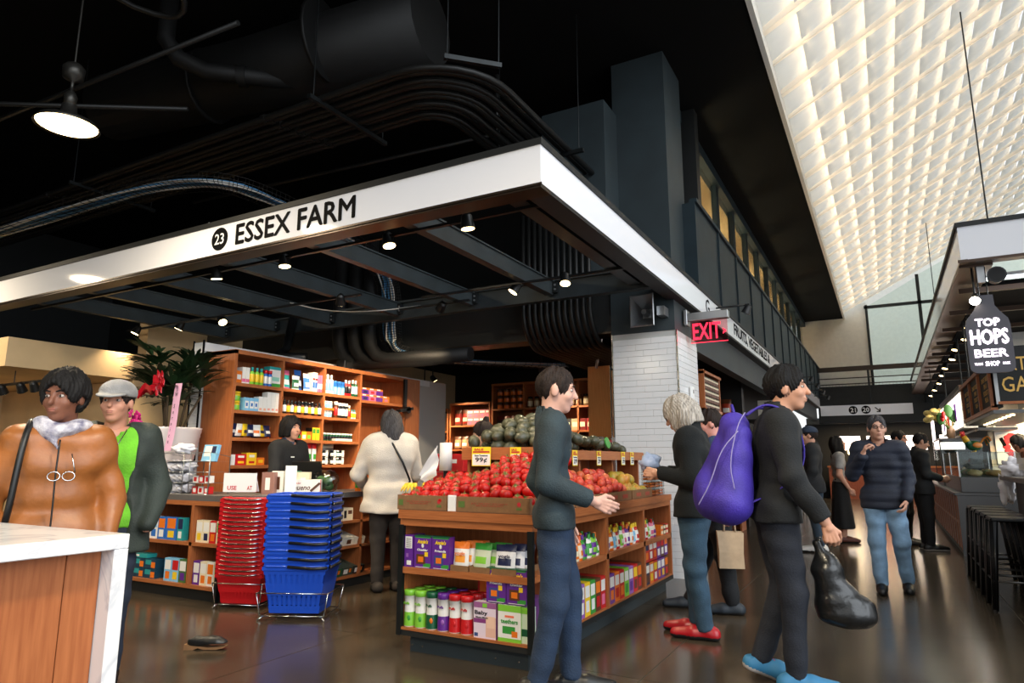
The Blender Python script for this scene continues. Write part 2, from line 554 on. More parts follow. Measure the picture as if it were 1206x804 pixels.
# pale hall seen through the glazing
g = G(); g.box(-2, 6, 29, 29.2, 0, 9); struct(g.build('wall_beyond', 'white_wall'))
br = thing('footbridge', 'dark steel footbridge with mesh balustrade crossing the aisle', 'bridge', (0, 25.1, 0))
g = G(); g.box(-1.9, 3.2, .0, 1.0, 2.7, 3.05); g.build('deck', 'black_paint', br)
g = G(); g.box(-1.9, 3.2, -.05, .03, 4.2, 4.36); g.build('top_rail', 'bronze_trim', br)
for z in (3.95, 3.75): G().box(-1.9, 3.2, -.02, .01, z, z + .035).build('rail', 'bronze_trim', br)
for x in (-.3, 1.3): G().box(x - .03, x + .03, -.03, .03, 3.05, 4.2).build('post', 'dark_steel', br)
g = G()
for i in range(51): g.box(-1.9 + i * .1, -1.895 + i * .1, 0, .005, 3.05, 3.75)
for i in range(8): g.box(-1.9, 3.2, 0, .005, 3.05 + i * .1, 3.055 + i * .1)
o = g.build('wire_mesh', 'dark_steel', br); o['kind'] = 'stuff'
G().box(-1.9, 3.2, .02, .03, 3.05, 3.7).build('kick_panel', 'black_paint', br)
ws = thing('wayfinding_sign', 'white overhead sign band with numbers 21 and 20 and an arrow', 'sign', (-.48, 25.0, 2.71))
ws_ = ws; ws = G().box(-1.35, 1.36, 0, .08, 0, .34).build('panel', 'sign_white', ws_)
def disc(parent, x, z, y, r, m='black_letter', rot=FACE_FRONT):
    g = G(); g.cyl((0, 0, 0), (0, 0, .004), r, n=28, smooth=False)
    return g.build('disc', m, parent, (x, y, z), rot)
for k, x in (('n21', -.36), ('n20', .02)):
    disc(ws, x, .17, -.001, .135); text(k, 'white_letter', ws, (x, -.007, .17))
g = G(); g.obox((.36, -.003, .17), (.2, .004, .03), (0, R(45), 0)); g.box(.41, .445, -.005, -.001, .08, .2); g.box(.33, .445, -.005, -.001, .08, .112)
g.build('arrow', 'black_letter', ws)
g = G(); g.box(-1.9, 4, 25.0, 25.1, 2.45, 2.7); struct(g.build('trim_2', 'black_paint'))

# ---------------------------------------------------------------- atrium wave ceiling
CX0, CZ0, SL = -.87, 6.42, .52
wave = struct(thing('ceiling_atrium', '', '', (CX0, 0, CZ0)))
CW = .372
nx = 14
# one panel: a scooped strip that rises to the right and sags between the ribs
def wave_panel_mesh(w, d):
    g = G()
    NU, NV = 8, 18
    vs = []
    for j in range(NV + 1):
        v = j / NV
        for i in range(NU + 1):
            u = i / NU
            sag = math.sin(math.pi * v)
            z = SL * u * w + .13 * (u ** 2.2) * (.35 + .65 * sag) - .03 + .016 * math.sin(2 * math.pi * (v + u * .4)) + .011 * math.sin(2 * math.pi * 4 * v - 2.2 * u) * (.3 + .7 * u)
            vs.append((u * w, .055 + v * (d - .11), z))
    fs = []
    for j in range(NV):
        for i in range(NU):
            a = j * (NU + 1) + i
            fs.append((a, a + 1, a + NU + 2, a + NU + 1))
    g.add(vs, fs, 0, True)
    return g.mesh('wave_panel', 'wave_panel')
wp = wave_panel_mesh(CW * 1.05, .8)
Y0 = 6.3
rows = 24
stuff = []
rest = G()
for j in range(rows):
    y = Y0 + j * .8
    for i in range(nx):
        if j < 21: put('wave_panel', wp, wave, (i * CW, y, SL * i * CW))
        else: rest.add([(v.co.x + i * CW, v.co.y + y, v.co.z + SL * i * CW) for v in wp.vertices], [list(f.vertices) for f in wp.polygons], 0, True)
rest.build('wave_panel_row', 'wave_panel', wave)['kind'] = 'stuff'
def rib(y, h, t):
    g = G()
    n = 24
    pts = []
    Wd = nx * CW + .3
    g.add([(0, -t / 2, -h), (0, t / 2, -h), (0, t / 2, .03), (0, -t / 2, .03), (Wd, -t / 2, Wd * SL - h), (Wd, t / 2, Wd * SL - h), (Wd, t / 2, Wd * SL + .03), (Wd, -t / 2, Wd * SL + .03)],
          [(0, 1, 5, 4), (0, 4, 7, 3), (1, 2, 6, 5)])
    g.build('rib', 'rib_white', wave, (0, y, 0))
for j in range(rows + 1):
    if j % 2 == 0: rib(Y0 + j * .8, .1, .1)
    else: rib(Y0 + j * .8, .07, .045)
# the far atrium roof edge and right-hand wall of the atrium
g = G(); g.box(4.6, 4.75, 6, 26, 3.9, 10); struct(g.build('wall_right', 'white_wall'))

# ---------------------------------------------------------------- tiled column with black header
colm = struct(thing('wall_column', '', '', (-2.66, 7.17, 0)))
CWX, CWY, CHT, TH, TL = .76, .9, 2.63, .0675, .27
G().box(.008, CWX - .008, .008, CWY - .008, 0, CHT).build('core', 'grout', colm)
tile_cache = {}
def tile(parent, w, h, loc, rot, m='tile_white'):
    k = (round(w, 3), round(h, 3), m)
    if k not in tile_cache:
        g = G(); g.bbox(0, w - .003, -.0085, 0, 0, h - .003, .0018); tile_cache[k] = g.mesh('tile', m)
    return put('tile', tile_cache[k], parent, loc, rot)
def tile_face(parent, org, rot, W, Hh, th=TH, tl=TL, m='tile_white', seed=1):
    q = random.Random(seed)
    e = Euler(rot).to_matrix()
    for rr in range(int(Hh / th + .01)):
        x = 0.0; off = (rr % 3) * tl / 3
        first = True
        while x < W - .01:
            w = (tl - off) if first and off else tl
            first = False
            w = min(w, W - x)
            p = Vector(org) + e @ Vector((x, -q.uniform(0, .0015), rr * th))
            tile(parent, w, th, p, rot, m)
            x += w
tile_face(colm, (.012, .01, 0), (0, 0, 0), CWX - .024, CHT)
tile_face(colm, (CWX - .01, .012, 0), (0, 0, R(90)), CWY - .024, CHT, seed=2)
for x, y in ((0, .0), (CWX - .012, .0)):
    G().box(x, x + .012, y - .004, y + .012, 0, CHT).build('corner_trim', 'chrome', colm)
g = G(); g.box(-.0, CWX - .02, .0, CWY, CHT, 3.4); g.build('header', 'slate_wall', colm)
# black beam below the side sign
g = G(); g.box(-2.1, -1.95, 8.07, 25, 2.55, 3.4); struct(g.build('trim_3', 'slate_wall'))
sw = thing('thermostat', 'small white wall box on the tiled column', 'wall box', (-1.89, 7.62, 1.95))
G().bbox(0, .03, -.05, .05, -.09, .09, .006).build('cover', 'paper_white', sw)
G().box(.03, .034, -.02, .02, .01, .05).build('screen', 'alu', sw)

# ---------------------------------------------------------------- the sign frame
sg = thing('fascia_sign', 'long white overhead sign band with black capitals and a numbered disc', 'sign', (-1.83, 3.69, 3.0))
# front run: x from -9.5 .. 0, side run: y 0 .. 21.3
pw = 1.0
G().box(-12, 0, .0, .05, .0, .27).build('front_panel', 'sign_white', sg)
G().box(-.05, 0, .05, 21.3, .0, .27).build('side_panel', 'sign_white', sg)
G().box(-12, .012, -.012, .06, .27, .315).build('top_trim', 'black_paint', sg)
G().box(-.06, .012, .06, 21.3, .27, .315).build('top_trim', 'black_paint', sg)
G().box(-12, .01, -.01, .0, -.016, .0).build('bottom_trim', 'bronze_trim', sg)
G().box(-12, -.0, .0, .16, -.03, -.002).build('bottom_trim', 'bronze_trim', sg)
G().box(-.16, .0, .16, 21.3, -.03, -.002).build('bottom_trim', 'black_paint', sg)
g = G(); g.box(-12, -.05, .05, .2, .0, .3); g.box(-.2, -.05, .2, 21.3, .0, .3); g.build('back_frame', 'black_paint', sg)
fpan = sg.children[0]
span = sg.children[1]
disc(fpan, -3.18, .14, -.001, .105)
text('n23', 'white_letter', fpan, (-3.18, -.007, .14), fit=(.12, .1))
text('essex', 'black_letter', fpan, (-2.285, -.003, .145), fit=(1.36, .18), bold=.0055)
text('fruits', 'black_letter', span, (.003, 8.2, .135), FACE_RIGHT, fit=(3.5, .19), bold=.006)
text('gg', 'black_letter', span, (.003, 4.75, .135), FACE_RIGHT, fit=(.2, .2))
# steel beams inside the frame
for x in (-2.15, -3.13, -4.18, -5.3, -6.45, -7.5, -8.55):
    b = thing('ceiling_beam', 'dark steel channel beam running back from the sign frame', 'beam', (x, 3.9, 3.02), 0, 'steel beams behind the sign')
    wide = .09 if x < -2.5 else .13
    G().box(-wide / 2, wide / 2, 0, 2.62, 0, .16).build('web', 'beam_paint', b)
    G().box(-wide / 2 - .015, wide / 2 + .015, 0, 2.62, .15, .165).build('flange', 'beam_paint', b)
    G().box(-.06, .1, 2.58, 2.63, .02, .14).build('end_bracket', 'dark_steel', b)
    G().box(wide / 2, wide / 2 + .02, .02, .05, .02, .14).build('end_bracket', 'dark_steel', b)
    for dz in (.05, .1): G().cyl((.085, 2.575, dz), (.085, 2.565, dz), .012, n=8).build('bolt', 'alu', b)
xb = thing('cross_beam', 'long dark steel cross beam carrying the parallel channel beams', 'beam', (-5.6, 6.55, 2.98))
G().box(-5, 3.65, 0, .1, 0, .22).build('web', 'beam_paint', xb)
G().box(-5, 3.65, -.04, .14, .2, .225).build('flange', 'beam_paint', xb)
xb = thing('header_beam', 'deep black header beam under the upper floor beyond the cross beam', 'beam', (-5.6, 7.2, 2.68))
G().box(-3.4, 2.94, 0, .25, 0, .58).build('web', 'black_paint', xb)
G().box(-3.4, 2.94, -.03, .28, -.02, 0).build('flange', 'bronze_trim', xb)
# ---------------------------------------------------------------- services under the black ceiling
mat('conduit_grey', (27, 27, 26), .45, .35)
mat('duct_dark', (20, 20, 20), .6, .2, var=.15, vscale=4)
mat('cable_blue', (70, 130, 175), .5)
mat('cable_white', (205, 200, 190), .5)
mat('wire_dark', (38, 36, 34), .45, .6)
mat('lamp_metal', (62, 60, 56), .35, .7)

def arc(cx, cy, r, a0, a1, z, n=8):
    return [(cx + r * math.cos(a0 + (a1 - a0) * i / n), cy + r * math.sin(a0 + (a1 - a0) * i / n), z) for i in range(n + 1)]

for k in range(10):                      # conduit rack turning the corner above the sign
    off = k * .085
    y0 = 4.2 + off; x1 = -2.78 - off; r = max(.12, .75 - off * .55)
    z = 4.6 - (.0 if k % 2 else .02)
    path = [(-13, y0, z), (-8, y0, z)] + arc(x1 - r, y0 + r, r, R(-90), 0, z) + [(x1, 6.98, z)]
    g = G(); g.tube(path, .027 if k % 3 else .034, 7)
    for xx in (-5.2, -9.2): g.cyl((xx + k * .02, y0, z), (xx + .06 + k * .02, y0, z), .042, n=8)
    tag(g.build('conduit', 'conduit_grey'), 'long dark conduit in the rack bending above the sign corner', 'conduit', 'conduits in the corner rack')
def strut(x0, y0, x1, y1, z, label):
    t = thing('strut_hanger', label, 'hanger', ((x0 + x1) / 2, (y0 + y1) / 2, z))
    d = Vector((x1 - x0, y1 - y0, 0)); L = d.length; a = math.atan2(d.y, d.x)
    g = G(); g.obox((0, 0, 0), (L, .042, .042), (0, 0, a)); g.build('channel', 'dark_steel', t)
    for s in (-.45, .45):
        g = G(); g.cyl((d.x * s, d.y * s, -.03), (d.x * s, d.y * s, CEIL - z), .006, n=6); g.build('rod', 'dark_steel', t)
strut(-4.4, 4.05, -4.4, 5.15, 4.54, 'dark strut channel on rods under the conduit rack, left of its bend')
strut(-3.72, 6.3, -2.6, 6.3, 4.54, 'dark strut channel on rods under the conduits beside the boxed duct')
strut(-8.4, 4.05, -8.4, 5.15, 4.54, 'dark strut channel on rods far along the straight conduit run')
strut(-2.95, 4.15, -2.6, 4.5, 4.53, 'short strut clamp on a rod right at the conduit bend')

d = thing('air_duct', 'fat round black air duct hung under the ceiling', 'duct', (-5.0, 4.7, 5.55))
g = G(); g.tube([(-3.2, -.35, .05), (-1, -.05, 0), (1.35, .2, 0)], .4, 18); g.build('pipe', 'duct_dark', d)
for x in (-1.6, .2): g = G(); g.tube([(x - .02, -.13, 0), (x + .02, -.12, 0)], .425, 18); g.build('collar', 'duct_dark', d)
d = thing('drain_pipe', 'black bent pipe running beside the fat air duct', 'pipe', (-6.1, 4.0, 5.3))
g = G(); g.tube([(-.2, -.2, .85), (-.2, -.2, .3), (-.1, -.1, .1), (.1, .1, .0), (.9, .7, -.05)], .09, 12); g.build('pipe', 'duct_dark', d)
g = G(); g.cyl((.35, .3, -.02), (.42, .35, -.02), .115, n=14); g.build('coupling', 'duct_dark', d)

# wire basket tray with blue data cables
tr = [(-12.5, 3.75, 3.92), (-9.4, 3.85, 3.98), (-7.2, 3.93, 4.02), (-6.35, 4.05, 4.05), (-5.85, 4.3, 4.05), (-5.68, 4.75, 4.0), (-5.7, 5.5, 3.96), (-5.8, 6.4, 3.9), (-5.83, 6.85, 3.75), (-5.83, 7.0, 3.4), (-5.83, 7.0, 2.85), (-5.75, 7.1, 2.62), (-5.3, 7.6, 2.55), (-4.2, 9.2, 2.6)]
def smooth(path, it=2):
    P = [Vector(p) for p in path]
    for _ in range(it):
        Q = [P[0]]
        for a, b in zip(P, P[1:]): Q += [a * .75 + b * .25, a * .25 + b * .75]
        P = Q + [P[-1]]
    return P
trs = smooth(tr, 2)
ct = thing('cable_tray', 'wire basket tray carrying a thick bundle of blue cables', 'cable tray', (0, 0, 0))
g = G()
fr = []
for i, p in enumerate(trs):
    dd = (trs[min(i + 1, len(trs) - 1)] - trs[max(i - 1, 0)]).normalized()
    sd = dd.cross(Vector((0, 0, 1)))
    if sd.length < .3: sd = Vector((1, 0, 0))
    sd.normalize(); up = sd.cross(dd).normalized()
    fr.append((p, sd, up))
for a, b in ((-.15, 0), (.15, 0), (-.15, .1), (.15, .1), (-.05, 0), (.05, 0), (-.15, .05), (.15, .05)):
    g.tube([p + s * a + u * b for p, s, u in fr], .0035, 4)
for i in range(len(fr) - 1):
    for t in (0, .33, .66):
        p = fr[i][0].lerp(fr[i + 1][0], t); s = fr[i][1]; u = fr[i][2]
        g.tube([p - s * .15 + u * .1, p - s * .15, p + s * .15, p + s * .15 + u * .1], .0035, 4)
g.build('basket', 'wire_dark', ct)
q = random.Random(3)
for k in range(16):
    a = q.uniform(-.11, .11); b = q.uniform(.01, .06); ph = q.uniform(0, 6)
    g = G(); g.tube([p + s * (a + .02 * math.sin(i * .7 + ph)) + u * (b + .01 * math.sin(i * .9 + ph)) for i, (p, s, u) in enumerate(fr)], .011, 5)
    g.build('cable', 'cable_blue' if k % 4 else 'cable_white', ct)
tag(G().tube(smooth([(-6.45, 4.6, 3.85), (-6.55, 4.5, 3.6), (-6.9, 4.3, 3.35), (-7.1, 4.2, 3.3)], 2), .007, 5).build('loose_cable', 'cable_white'), 'loose white cable dangling below the wire tray', 'cable')
tag(G().tube(smooth([(-6.2, 5.6, 3.1), (-5.8, 5.8, 2.99), (-5.3, 6.1, 2.99), (-4.9, 6.5, 3.1)], 2), .007, 5).build('loose_cable', 'cable_white'), 'loose white cable sagging between the channel beams', 'cable')

for k in range(12):                       # bank of conduits dropping beside the column
    x = -3.7 + k * .078
    g = G(); g.tube([(x, 6.96, 4.2), (x, 6.96, 3.0)] + [(x + .0, 6.96 + .45 * (1 - math.cos(t)), 3.0 - .45 * math.sin(t)) for t in [R(a) for a in range(10, 91, 10)]] + [(x + .1, 8.8, 2.5)], .03, 7)
    tag(g.build('conduit', 'conduit_grey'), 'dark conduit dropping behind the cross beam beside the tiled column', 'conduit', 'conduits dropping by the column')
for k in range(3):                        # fat black pipes above the wall shelf
    x = -6.68 + k * .27
    g = G(); g.tube([(x, 6.98, 4.3), (x, 6.98, 2.95), (x + .04, 6.98, 2.75), (x + .14, 7.0, 2.62), (x + .3, 7.05, 2.56), (x + 1.6, 7.1, 2.55)], .11 - k * .008, 12)
    g.cyl((x, 6.98, 3.05), (x, 6.98, 3.1), .125 - k * .008, n=14)
    tag(g.build('drain_pipe', 'duct_dark'), ('fat black pipe elbow nearest the wall shelf', 'fat black pipe elbow in the middle of three', 'fat black pipe elbow beside the blue cables')[k], 'pipe')
g = G(); g.tube([(-7.1, 6.5, 3.2), (-7.1, 6.4, 2.72), (-7.05, 6.22, 2.62), (-6.95, 6.27, 2.58), (-6.7, 6.4, 2.57)], .06, 10)
tag(g.build('hose', 'plastic_black'), 'short black corrugated hose hanging above the wall shelf', 'hose')
t = thing('wall_speaker', 'small black box speaker standing on top of the wall shelf', 'speaker', (-6.35, 6.75, 2.39))
G().bbox(-.08, .08, -.08, .08, 0, .16, .01).build('body', 'plastic_black', t); G().cyl((.078, 0, .08), (.084, 0, .08), .055, n=14).build('cone', 'rubber', t)

# thin sprinkler pipes and rods
for pts, lab in (([(-9.5, 2.75, 4.5), (-4.2, 3.1, 4.62)], 'thin dark pipe over the pendant lamp'), ([(-8.2, 1.4, 4.25), (-5.2, 3.4, 4.3)], 'thin dark pipe crossing over the pendant lamp'), ([(-7.8, 5.3, 4.6), (-3.4, 5.8, 4.7), (-3.4, 5.8, 5.4)], 'thin sprinkler pipe in the dark behind the conduit rack')):
    tag(G().tube(pts, .022, 7).build('sprinkler_pipe', 'conduit_grey'), lab, 'pipe')
g = G(); g.tube(smooth([(-5.2, 2.2, 6.1), (-5.15, 2.3, 5.2), (-5.0, 2.5, 4.75), (-4.6, 2.9, 4.62), (-4.3, 2.7, 4.7), (-4.7, 2.2, 4.9), (-5.0, 1.9, 5.6)], 2), .022, 7)
tag(g.build('bent_conduit', 'conduit_grey'), 'looped grey conduit beside the pendant lamp', 'conduit')

# pendant lamps of the hall
def pendant(loc, label, group):
    t = thing('pendant_lamp', label, 'lamp', loc, 0, group)
    g = G(); g.lathe([(.05, .17), (.055, .1), (.09, .075), (.19, .035), (.215, .0), (.21, -.004), (.185, .03), (.085, .068)], 28, cap=False); g.build('shade', 'lamp_metal', t)
    g = G(); g.lathe([(.0, -.002), (.19, .006), (.2, .012), (.0, .02)], 28); g.build('diffuser', 'glow_warm', t.children[0])
    g = G(); g.lathe([(.02, .16), (.04, .17), (.045, .24), (.03, .27), (.012, .29), (.012, .36), (.07, .39), (.075, .47), (.05, .5), (0, .5)], 16); g.build('socket', 'lamp_metal', t)
    g = G(); g.cyl((0, 0, .48), (0, 0, CEIL - loc[2]), .008, n=6); g.build('rod', 'lamp_metal', t)
    l = bpy.data.lights.new('pendant_light', 'AREA'); l.shape = 'DISK'; l.size = .36; l.energy = 70; l.color = (1, .84, .6)
    o = bpy.data.objects.new('pendant_light', l); COL.objects.link(o); o.parent = t; o.location = (0, 0, -.01)
    return t
pendant((-5.1, 2.4, 3.64), 'lit pendant lamp with dark dished shade in front of the sign', None)
for x, y in ((-9.3, 2.5), (-.95, 1.6), (-9.3, -2.2), (-5.1, -2.2), (-.95, -2.2)):
    pendant((x, y, 3.64), 'lit pendant lamp with dark dished shade hanging in the market hall', 'hall pendant lamps')

# track spotlights
def spot(loc, aim, lit, power, label, group, stem=.07, ang=75, col=(1, .78, .5), arm=None):
    t = thing('spotlight', label, 'spotlight', loc, 0, group)
    d = (Vector(aim) - Vector(loc)).normalized()
    a = Vector((0, 0, 0)) - d * .1
    g = G(); g.cyl(a, (0, 0, 0), .042, .058, n=14); g.cyl(a - d * .02, a, .025, .042, n=14); g.build('can', 'plastic_black', t)
    g = G(); g.cyl(d * .001, d * .004, .05, n=16, smooth=False); g.build('lens', 'glow_warm' if lit else 'plastic_black', t)
    g = G(); g.tube([a * .7, (a.x * .7, a.y * .7, a.z * .7 + .06), (a.x * .7, a.y * .7, stem)], .011, 6); g.box(a.x * .7 - .03, a.x * .7 + .03, a.y * .7 - .03, a.y * .7 + .03, stem - .02, stem)
    if arm: g.tube([(a.x * .7, a.y * .7, stem - .01), arm], .012, 6)
    g.build('bracket', 'plastic_black', t)
    if lit:
        l = bpy.data.lights.new('spot_light', 'SPOT'); l.energy = power; l.spot_size = R(ang); l.spot_blend = .7; l.color = col; l.shadow_soft_size = .045
        o = bpy.data.objects.new('spot_light', l); COL.objects.link(o); o.parent = t; o.location = d * .012
        o.rotation_euler = d.to_track_quat('-Z', 'Y').to_euler()
    return t
GS = 'spotlights under the steel beams'
for y, x0, x1, lab in ((4.06, -8.9, -1.95, 'black lighting track under the beams close behind the sign'), (5.42, -9.2, -4.9, 'black lighting track under the middle of the beams'), (5.86, -4.4, -2.0, 'black lighting track under the beams toward the column'), (6.22, -5.0, -4.0, 'short black lighting track near the cross beam')):
    tag(G().box(0, x1 - x0, -.016, .016, 0, .022).build('lighting_track', 'plastic_black', None, (x0, y, 2.997)), lab, 'track')
spot((-2.63, 5.83, 2.93), (-2.4, 5.2, 1.2), True, 80, 'lit spotlight glowing beside the beam nearest the column', GS)
spot((-2.62, 4.04, 2.93), (-2.5, 4.25, 1.1), True, 70, 'lit spotlight tucked under the sign corner', GS)
spot((-5.5, 4.05, 2.93), (-5.6, 4.4, 1.0), True, 130, 'lit downlight under the front sign above the potted palm', GS)
spot((-7.2, 5.44, 2.93), (-6.1, 5.2, 1.75), True, 200, 'lit spotlight aimed at the white boxes on the wall shelf', GS, ang=38)
spot((-8.1, 5.45, 2.93), (-8.8, 5.0, 1.0), True, 80, 'lit small spotlight above the cream stall', GS)
spot((-8.9, 5.35, 2.93), (-9.4, 4.6, 1.0), True, 80, 'lit small spotlight at the far end of the beams', GS)
spot((-5.2, 5.42, 2.93), (-5.9, 6.2, 1.6), True, 240, 'grey spotlight aimed at the wall shelf bottles', GS)
spot((-4.4, 6.2, 2.93), (-6.0, 7.0, 1.7), True, 260, 'spotlight hanging beside the blue cables', GS)
spot((-3.25, 5.88, 2.93), (-4.2, 5.2, 1.2), True, 150, 'black spotlight near the end of a channel beam', GS)
spot((-3.4, 4.07, 2.93), (-2.9, 4.0, 1.1), True, 80, 'black spotlight close behind the sign lettering', GS)
spot((-4.6, 4.07, 2.93), (-4.3, 4.1, .6), True, 130, 'black spotlight behind the sign over the shopping baskets', GS)
GB = 'spotlights at the back of the shop'
spot((-4.8, 9.7, 2.62), (-4.6, 10.6, 1.4), True, 170, 'lit round spotlight at the back above the dark squash', GB, stem=.6)
spot((-7.1, 9.9, 2.64), (-6.4, 10.6, 1.2), True, 170, 'lit round spotlight at the back beside the wall shelf, upper', GB, stem=.6)
spot((-7.3, 9.9, 2.38), (-7.2, 10.6, 1.2), True, 120, 'lit round spotlight at the back beside the wall shelf, lower', GB, stem=.85)
tk = thing('track', 'black lighting track on the cream stall wall carrying three spotlights', 'track', (-9.0, 4.2, 2.13))
G().box(-2.4, .5, -.015, .015, 0, .03).build('rail', 'plastic_black', tk)
for x in (-1.8, -.4): G().cyl((x, 0, .03), (x, 0, .19), .006, n=6).build('hanger_rod', 'plastic_black', tk)
for x, lit in ((-8.87, False), (-9.17, False), (-9.62, True)):
    spot((x, 4.2, 2.04), (x - .4, 4.9, 1.0), lit, 60, 'black spotlight on the cream stall track' if not lit else 'lit spotlight on the cream stall track', 'cream stall track spotlights', stem=.1)

# grey horn loudspeaker and the exit sign on the column
hs = thing('horn_speaker', 'grey square horn loudspeaker on the black header above the tiles', 'speaker', (-2.2, 7.0, 2.82))
g = G()
g.add([(-.13, -.1, -.17), (.13, -.13, -.17), (.13, -.13, .17), (-.13, -.1, .17), (-.05, .08, -.05), (.05, .08, -.05), (.05, .08, .05), (-.05, .08, .05)], [(0, 4, 5, 1), (1, 5, 6, 2), (2, 6, 7, 3), (3, 7, 4, 0), (4, 7, 6, 5)])
g.add([(-.14, -.095, -.18), (.14, -.125, -.18), (.14, -.125, .18), (-.14, -.095, .18), (-.06, .1, -.06), (.06, .1, -.06), (.06, .1, .06), (-.06, .1, .06)], [(0, 1, 5, 4), (1, 2, 6, 5), (2, 3, 7, 6), (3, 0, 4, 7), (4, 5, 6, 7)])
g.add([(-.14, -.095, -.18), (.14, -.125, -.18), (.14, -.125, .18), (-.14, -.095, .18), (-.13, -.1, -.17), (.13, -.13, -.17), (.13, -.13, .17), (-.13, -.1, .17)], [(0, 4, 5, 1), (1, 5, 6, 2), (2, 6, 7, 3), (3, 7, 4, 0)])
g.build('horn', 'alu', hs)
G().cyl((0, .06, 0), (0, -.04, 0), .04, .03, n=14).build('driver', 'alu', hs)
G().box(.14, .22, -.02, .16, -.05, .05).build('bracket', 'alu', hs)
mat('exit_red', (235, 35, 60), .35, emit=1.6, ecol=(255, 40, 70))
glass_mat('exit_pane', (250, 205, 205), .08)
ex = thing('exit_sign', 'edge-lit EXIT sign with red letters and an aluminium top', 'sign', (-1.86, 7.55, 2.53))
G().bbox(0, .45, -.05, .05, .25, .34, .006).build('housing', 'alu', ex)
G().bbox(-.04, 0, -.07, .07, .2, .38, .006).build('wall_plate', 'alu', ex)
G().box(.02, .43, -.004, .004, 0, .25).build('pane', 'exit_pane', ex)
xp = [c for c in ex.children if c.name.startswith('pane')][0]
text('exit', 'exit_red', xp, (.2, -.007, .125), fit=(.31, .19))
text('chev', 'exit_red', xp, (.395, -.007, .11), fit=(.035, .07))
G().box(.02, .43, -.008, .008, -.006, .0).build('lit_edge', 'exit_red', ex)
# spotlights on arms along the side sign
for k, y in enumerate((8.9, 17.5, 19.2, 21.0, 22.8)):
    spot((-1.45, y, 3.1), (-1.8, y, 2.4), False, 0, 'black arm spotlight on the side sign beyond the exit sign' if k == 0 else 'black arm spotlight far along the side sign', 'arm spotlights on the side sign', stem=.12, arm=(-.37, 0, .11))
# ---------------------------------------------------------------- products
PAL = {}
def pm(rgb, rough=.4):
    k = ('p', rgb, rough)
    if k not in PAL: PAL[k] = mat('print_%02x%02x%02x_%d' % (rgb[0], rgb[1], rgb[2], int(rough * 100)), rgb, rough)
    return PAL[k]
WHT, BLK, RED, ORG, YEL = (236, 234, 228), (24, 24, 26), (196, 30, 34), (232, 118, 30), (240, 200, 40)
GRN, DGR, LGR, BLU, NAV = (58, 148, 60), (22, 84, 54), (128, 196, 60), (46, 110, 190), (28, 36, 74)
PUR, LPU, PNK, TEA, BRN, AMB = (96, 42, 140), (150, 96, 176), (226, 110, 150), (40, 150, 150), (92, 54, 34), (104, 52, 20)
CRM, SKY = (236, 222, 190), (130, 190, 226)
MESHC = {}
def cached(key, fn):
    if key not in MESHC: MESHC[key] = fn()
    return MESHC[key]

def carton(w, d, h, base, patches=(), side=None, top=None):
    """cardboard box, front to -Y; patches: (x0,x1,z0,z1,rgb) as fractions of the front"""
    def f():
        cols = [base, side or base, top or base]
        g = G()
        g.box(-w / 2, w / 2, 0, d, 0, h, [1, 2, 0, 1, 1, 1])
        for kk, (x0, x1, z0, z1, c) in enumerate(patches):
            yo = -.0005 - .00012 * kk
            if c not in cols: cols.append(c)
            m = cols.index(c)
            X0, X1, Z0, Z1 = -w / 2 + x0 * w, -w / 2 + x1 * w, z0 * h, z1 * h
            g.quad((X0, yo, Z0), (X1, yo, Z0), (X1, yo, Z1), (X0, yo, Z1), m)
        return g.mesh('carton', [pm(c) for c in cols])
    return cached(('carton', w, d, h, base, tuple(patches), side, top), f)

def bottle(r, h, body, label, cap, neck=.45, lab=(.15, .6), capk=1.0):
    def f():
        cols = [body, label, cap]
        zs = h * .78
        g = G()
        prof = [(r * .9, 0), (r, h * .03), (r, h * lab[0]), (r * 1.01, h * lab[0] + .0004), (r * 1.01, h * lab[1]), (r, h * lab[1] + .0004), (r, h * .68), (r * neck, zs), (r * neck * capk * 1.15, zs + .0004), (r * neck * capk * 1.15, h * .99), (0, h)]
        g.lathe(prof, 10, [0, 0, 0, 1, 1, 0, 0, 2, 2, 2])
        return g.mesh('bottle', [pm(c, .25) for c in cols])
    return cached(('bottle', r, h, body, label, cap, neck, lab, capk), f)

def tin(r, h, body, band, lid, wa=0.0):
    """canister with a lid; wa gives a waisted outline"""
    def f():
        g = G()
        prof = [(r * .93, 0), (r, h * .02), (r * (1 - wa * .2), h * .2), (r * (1 - wa * .2), h * .2001), (r * (1 - wa), h * .55), (r * (1 - wa), h * .5501), (r * .98, h * .84), (r * 1.04, h * .845), (r * 1.04, h * .975), (r * .95, h), (0, h)]
        g.lathe(prof, 14, [1, 1, 1, 1, 1, 0, 0, 2, 2, 2])
        return g.mesh('canister', [pm(c, .3) for c in (body, band, lid)])
    return cached(('tin', r, h, body, band, lid, wa), f)

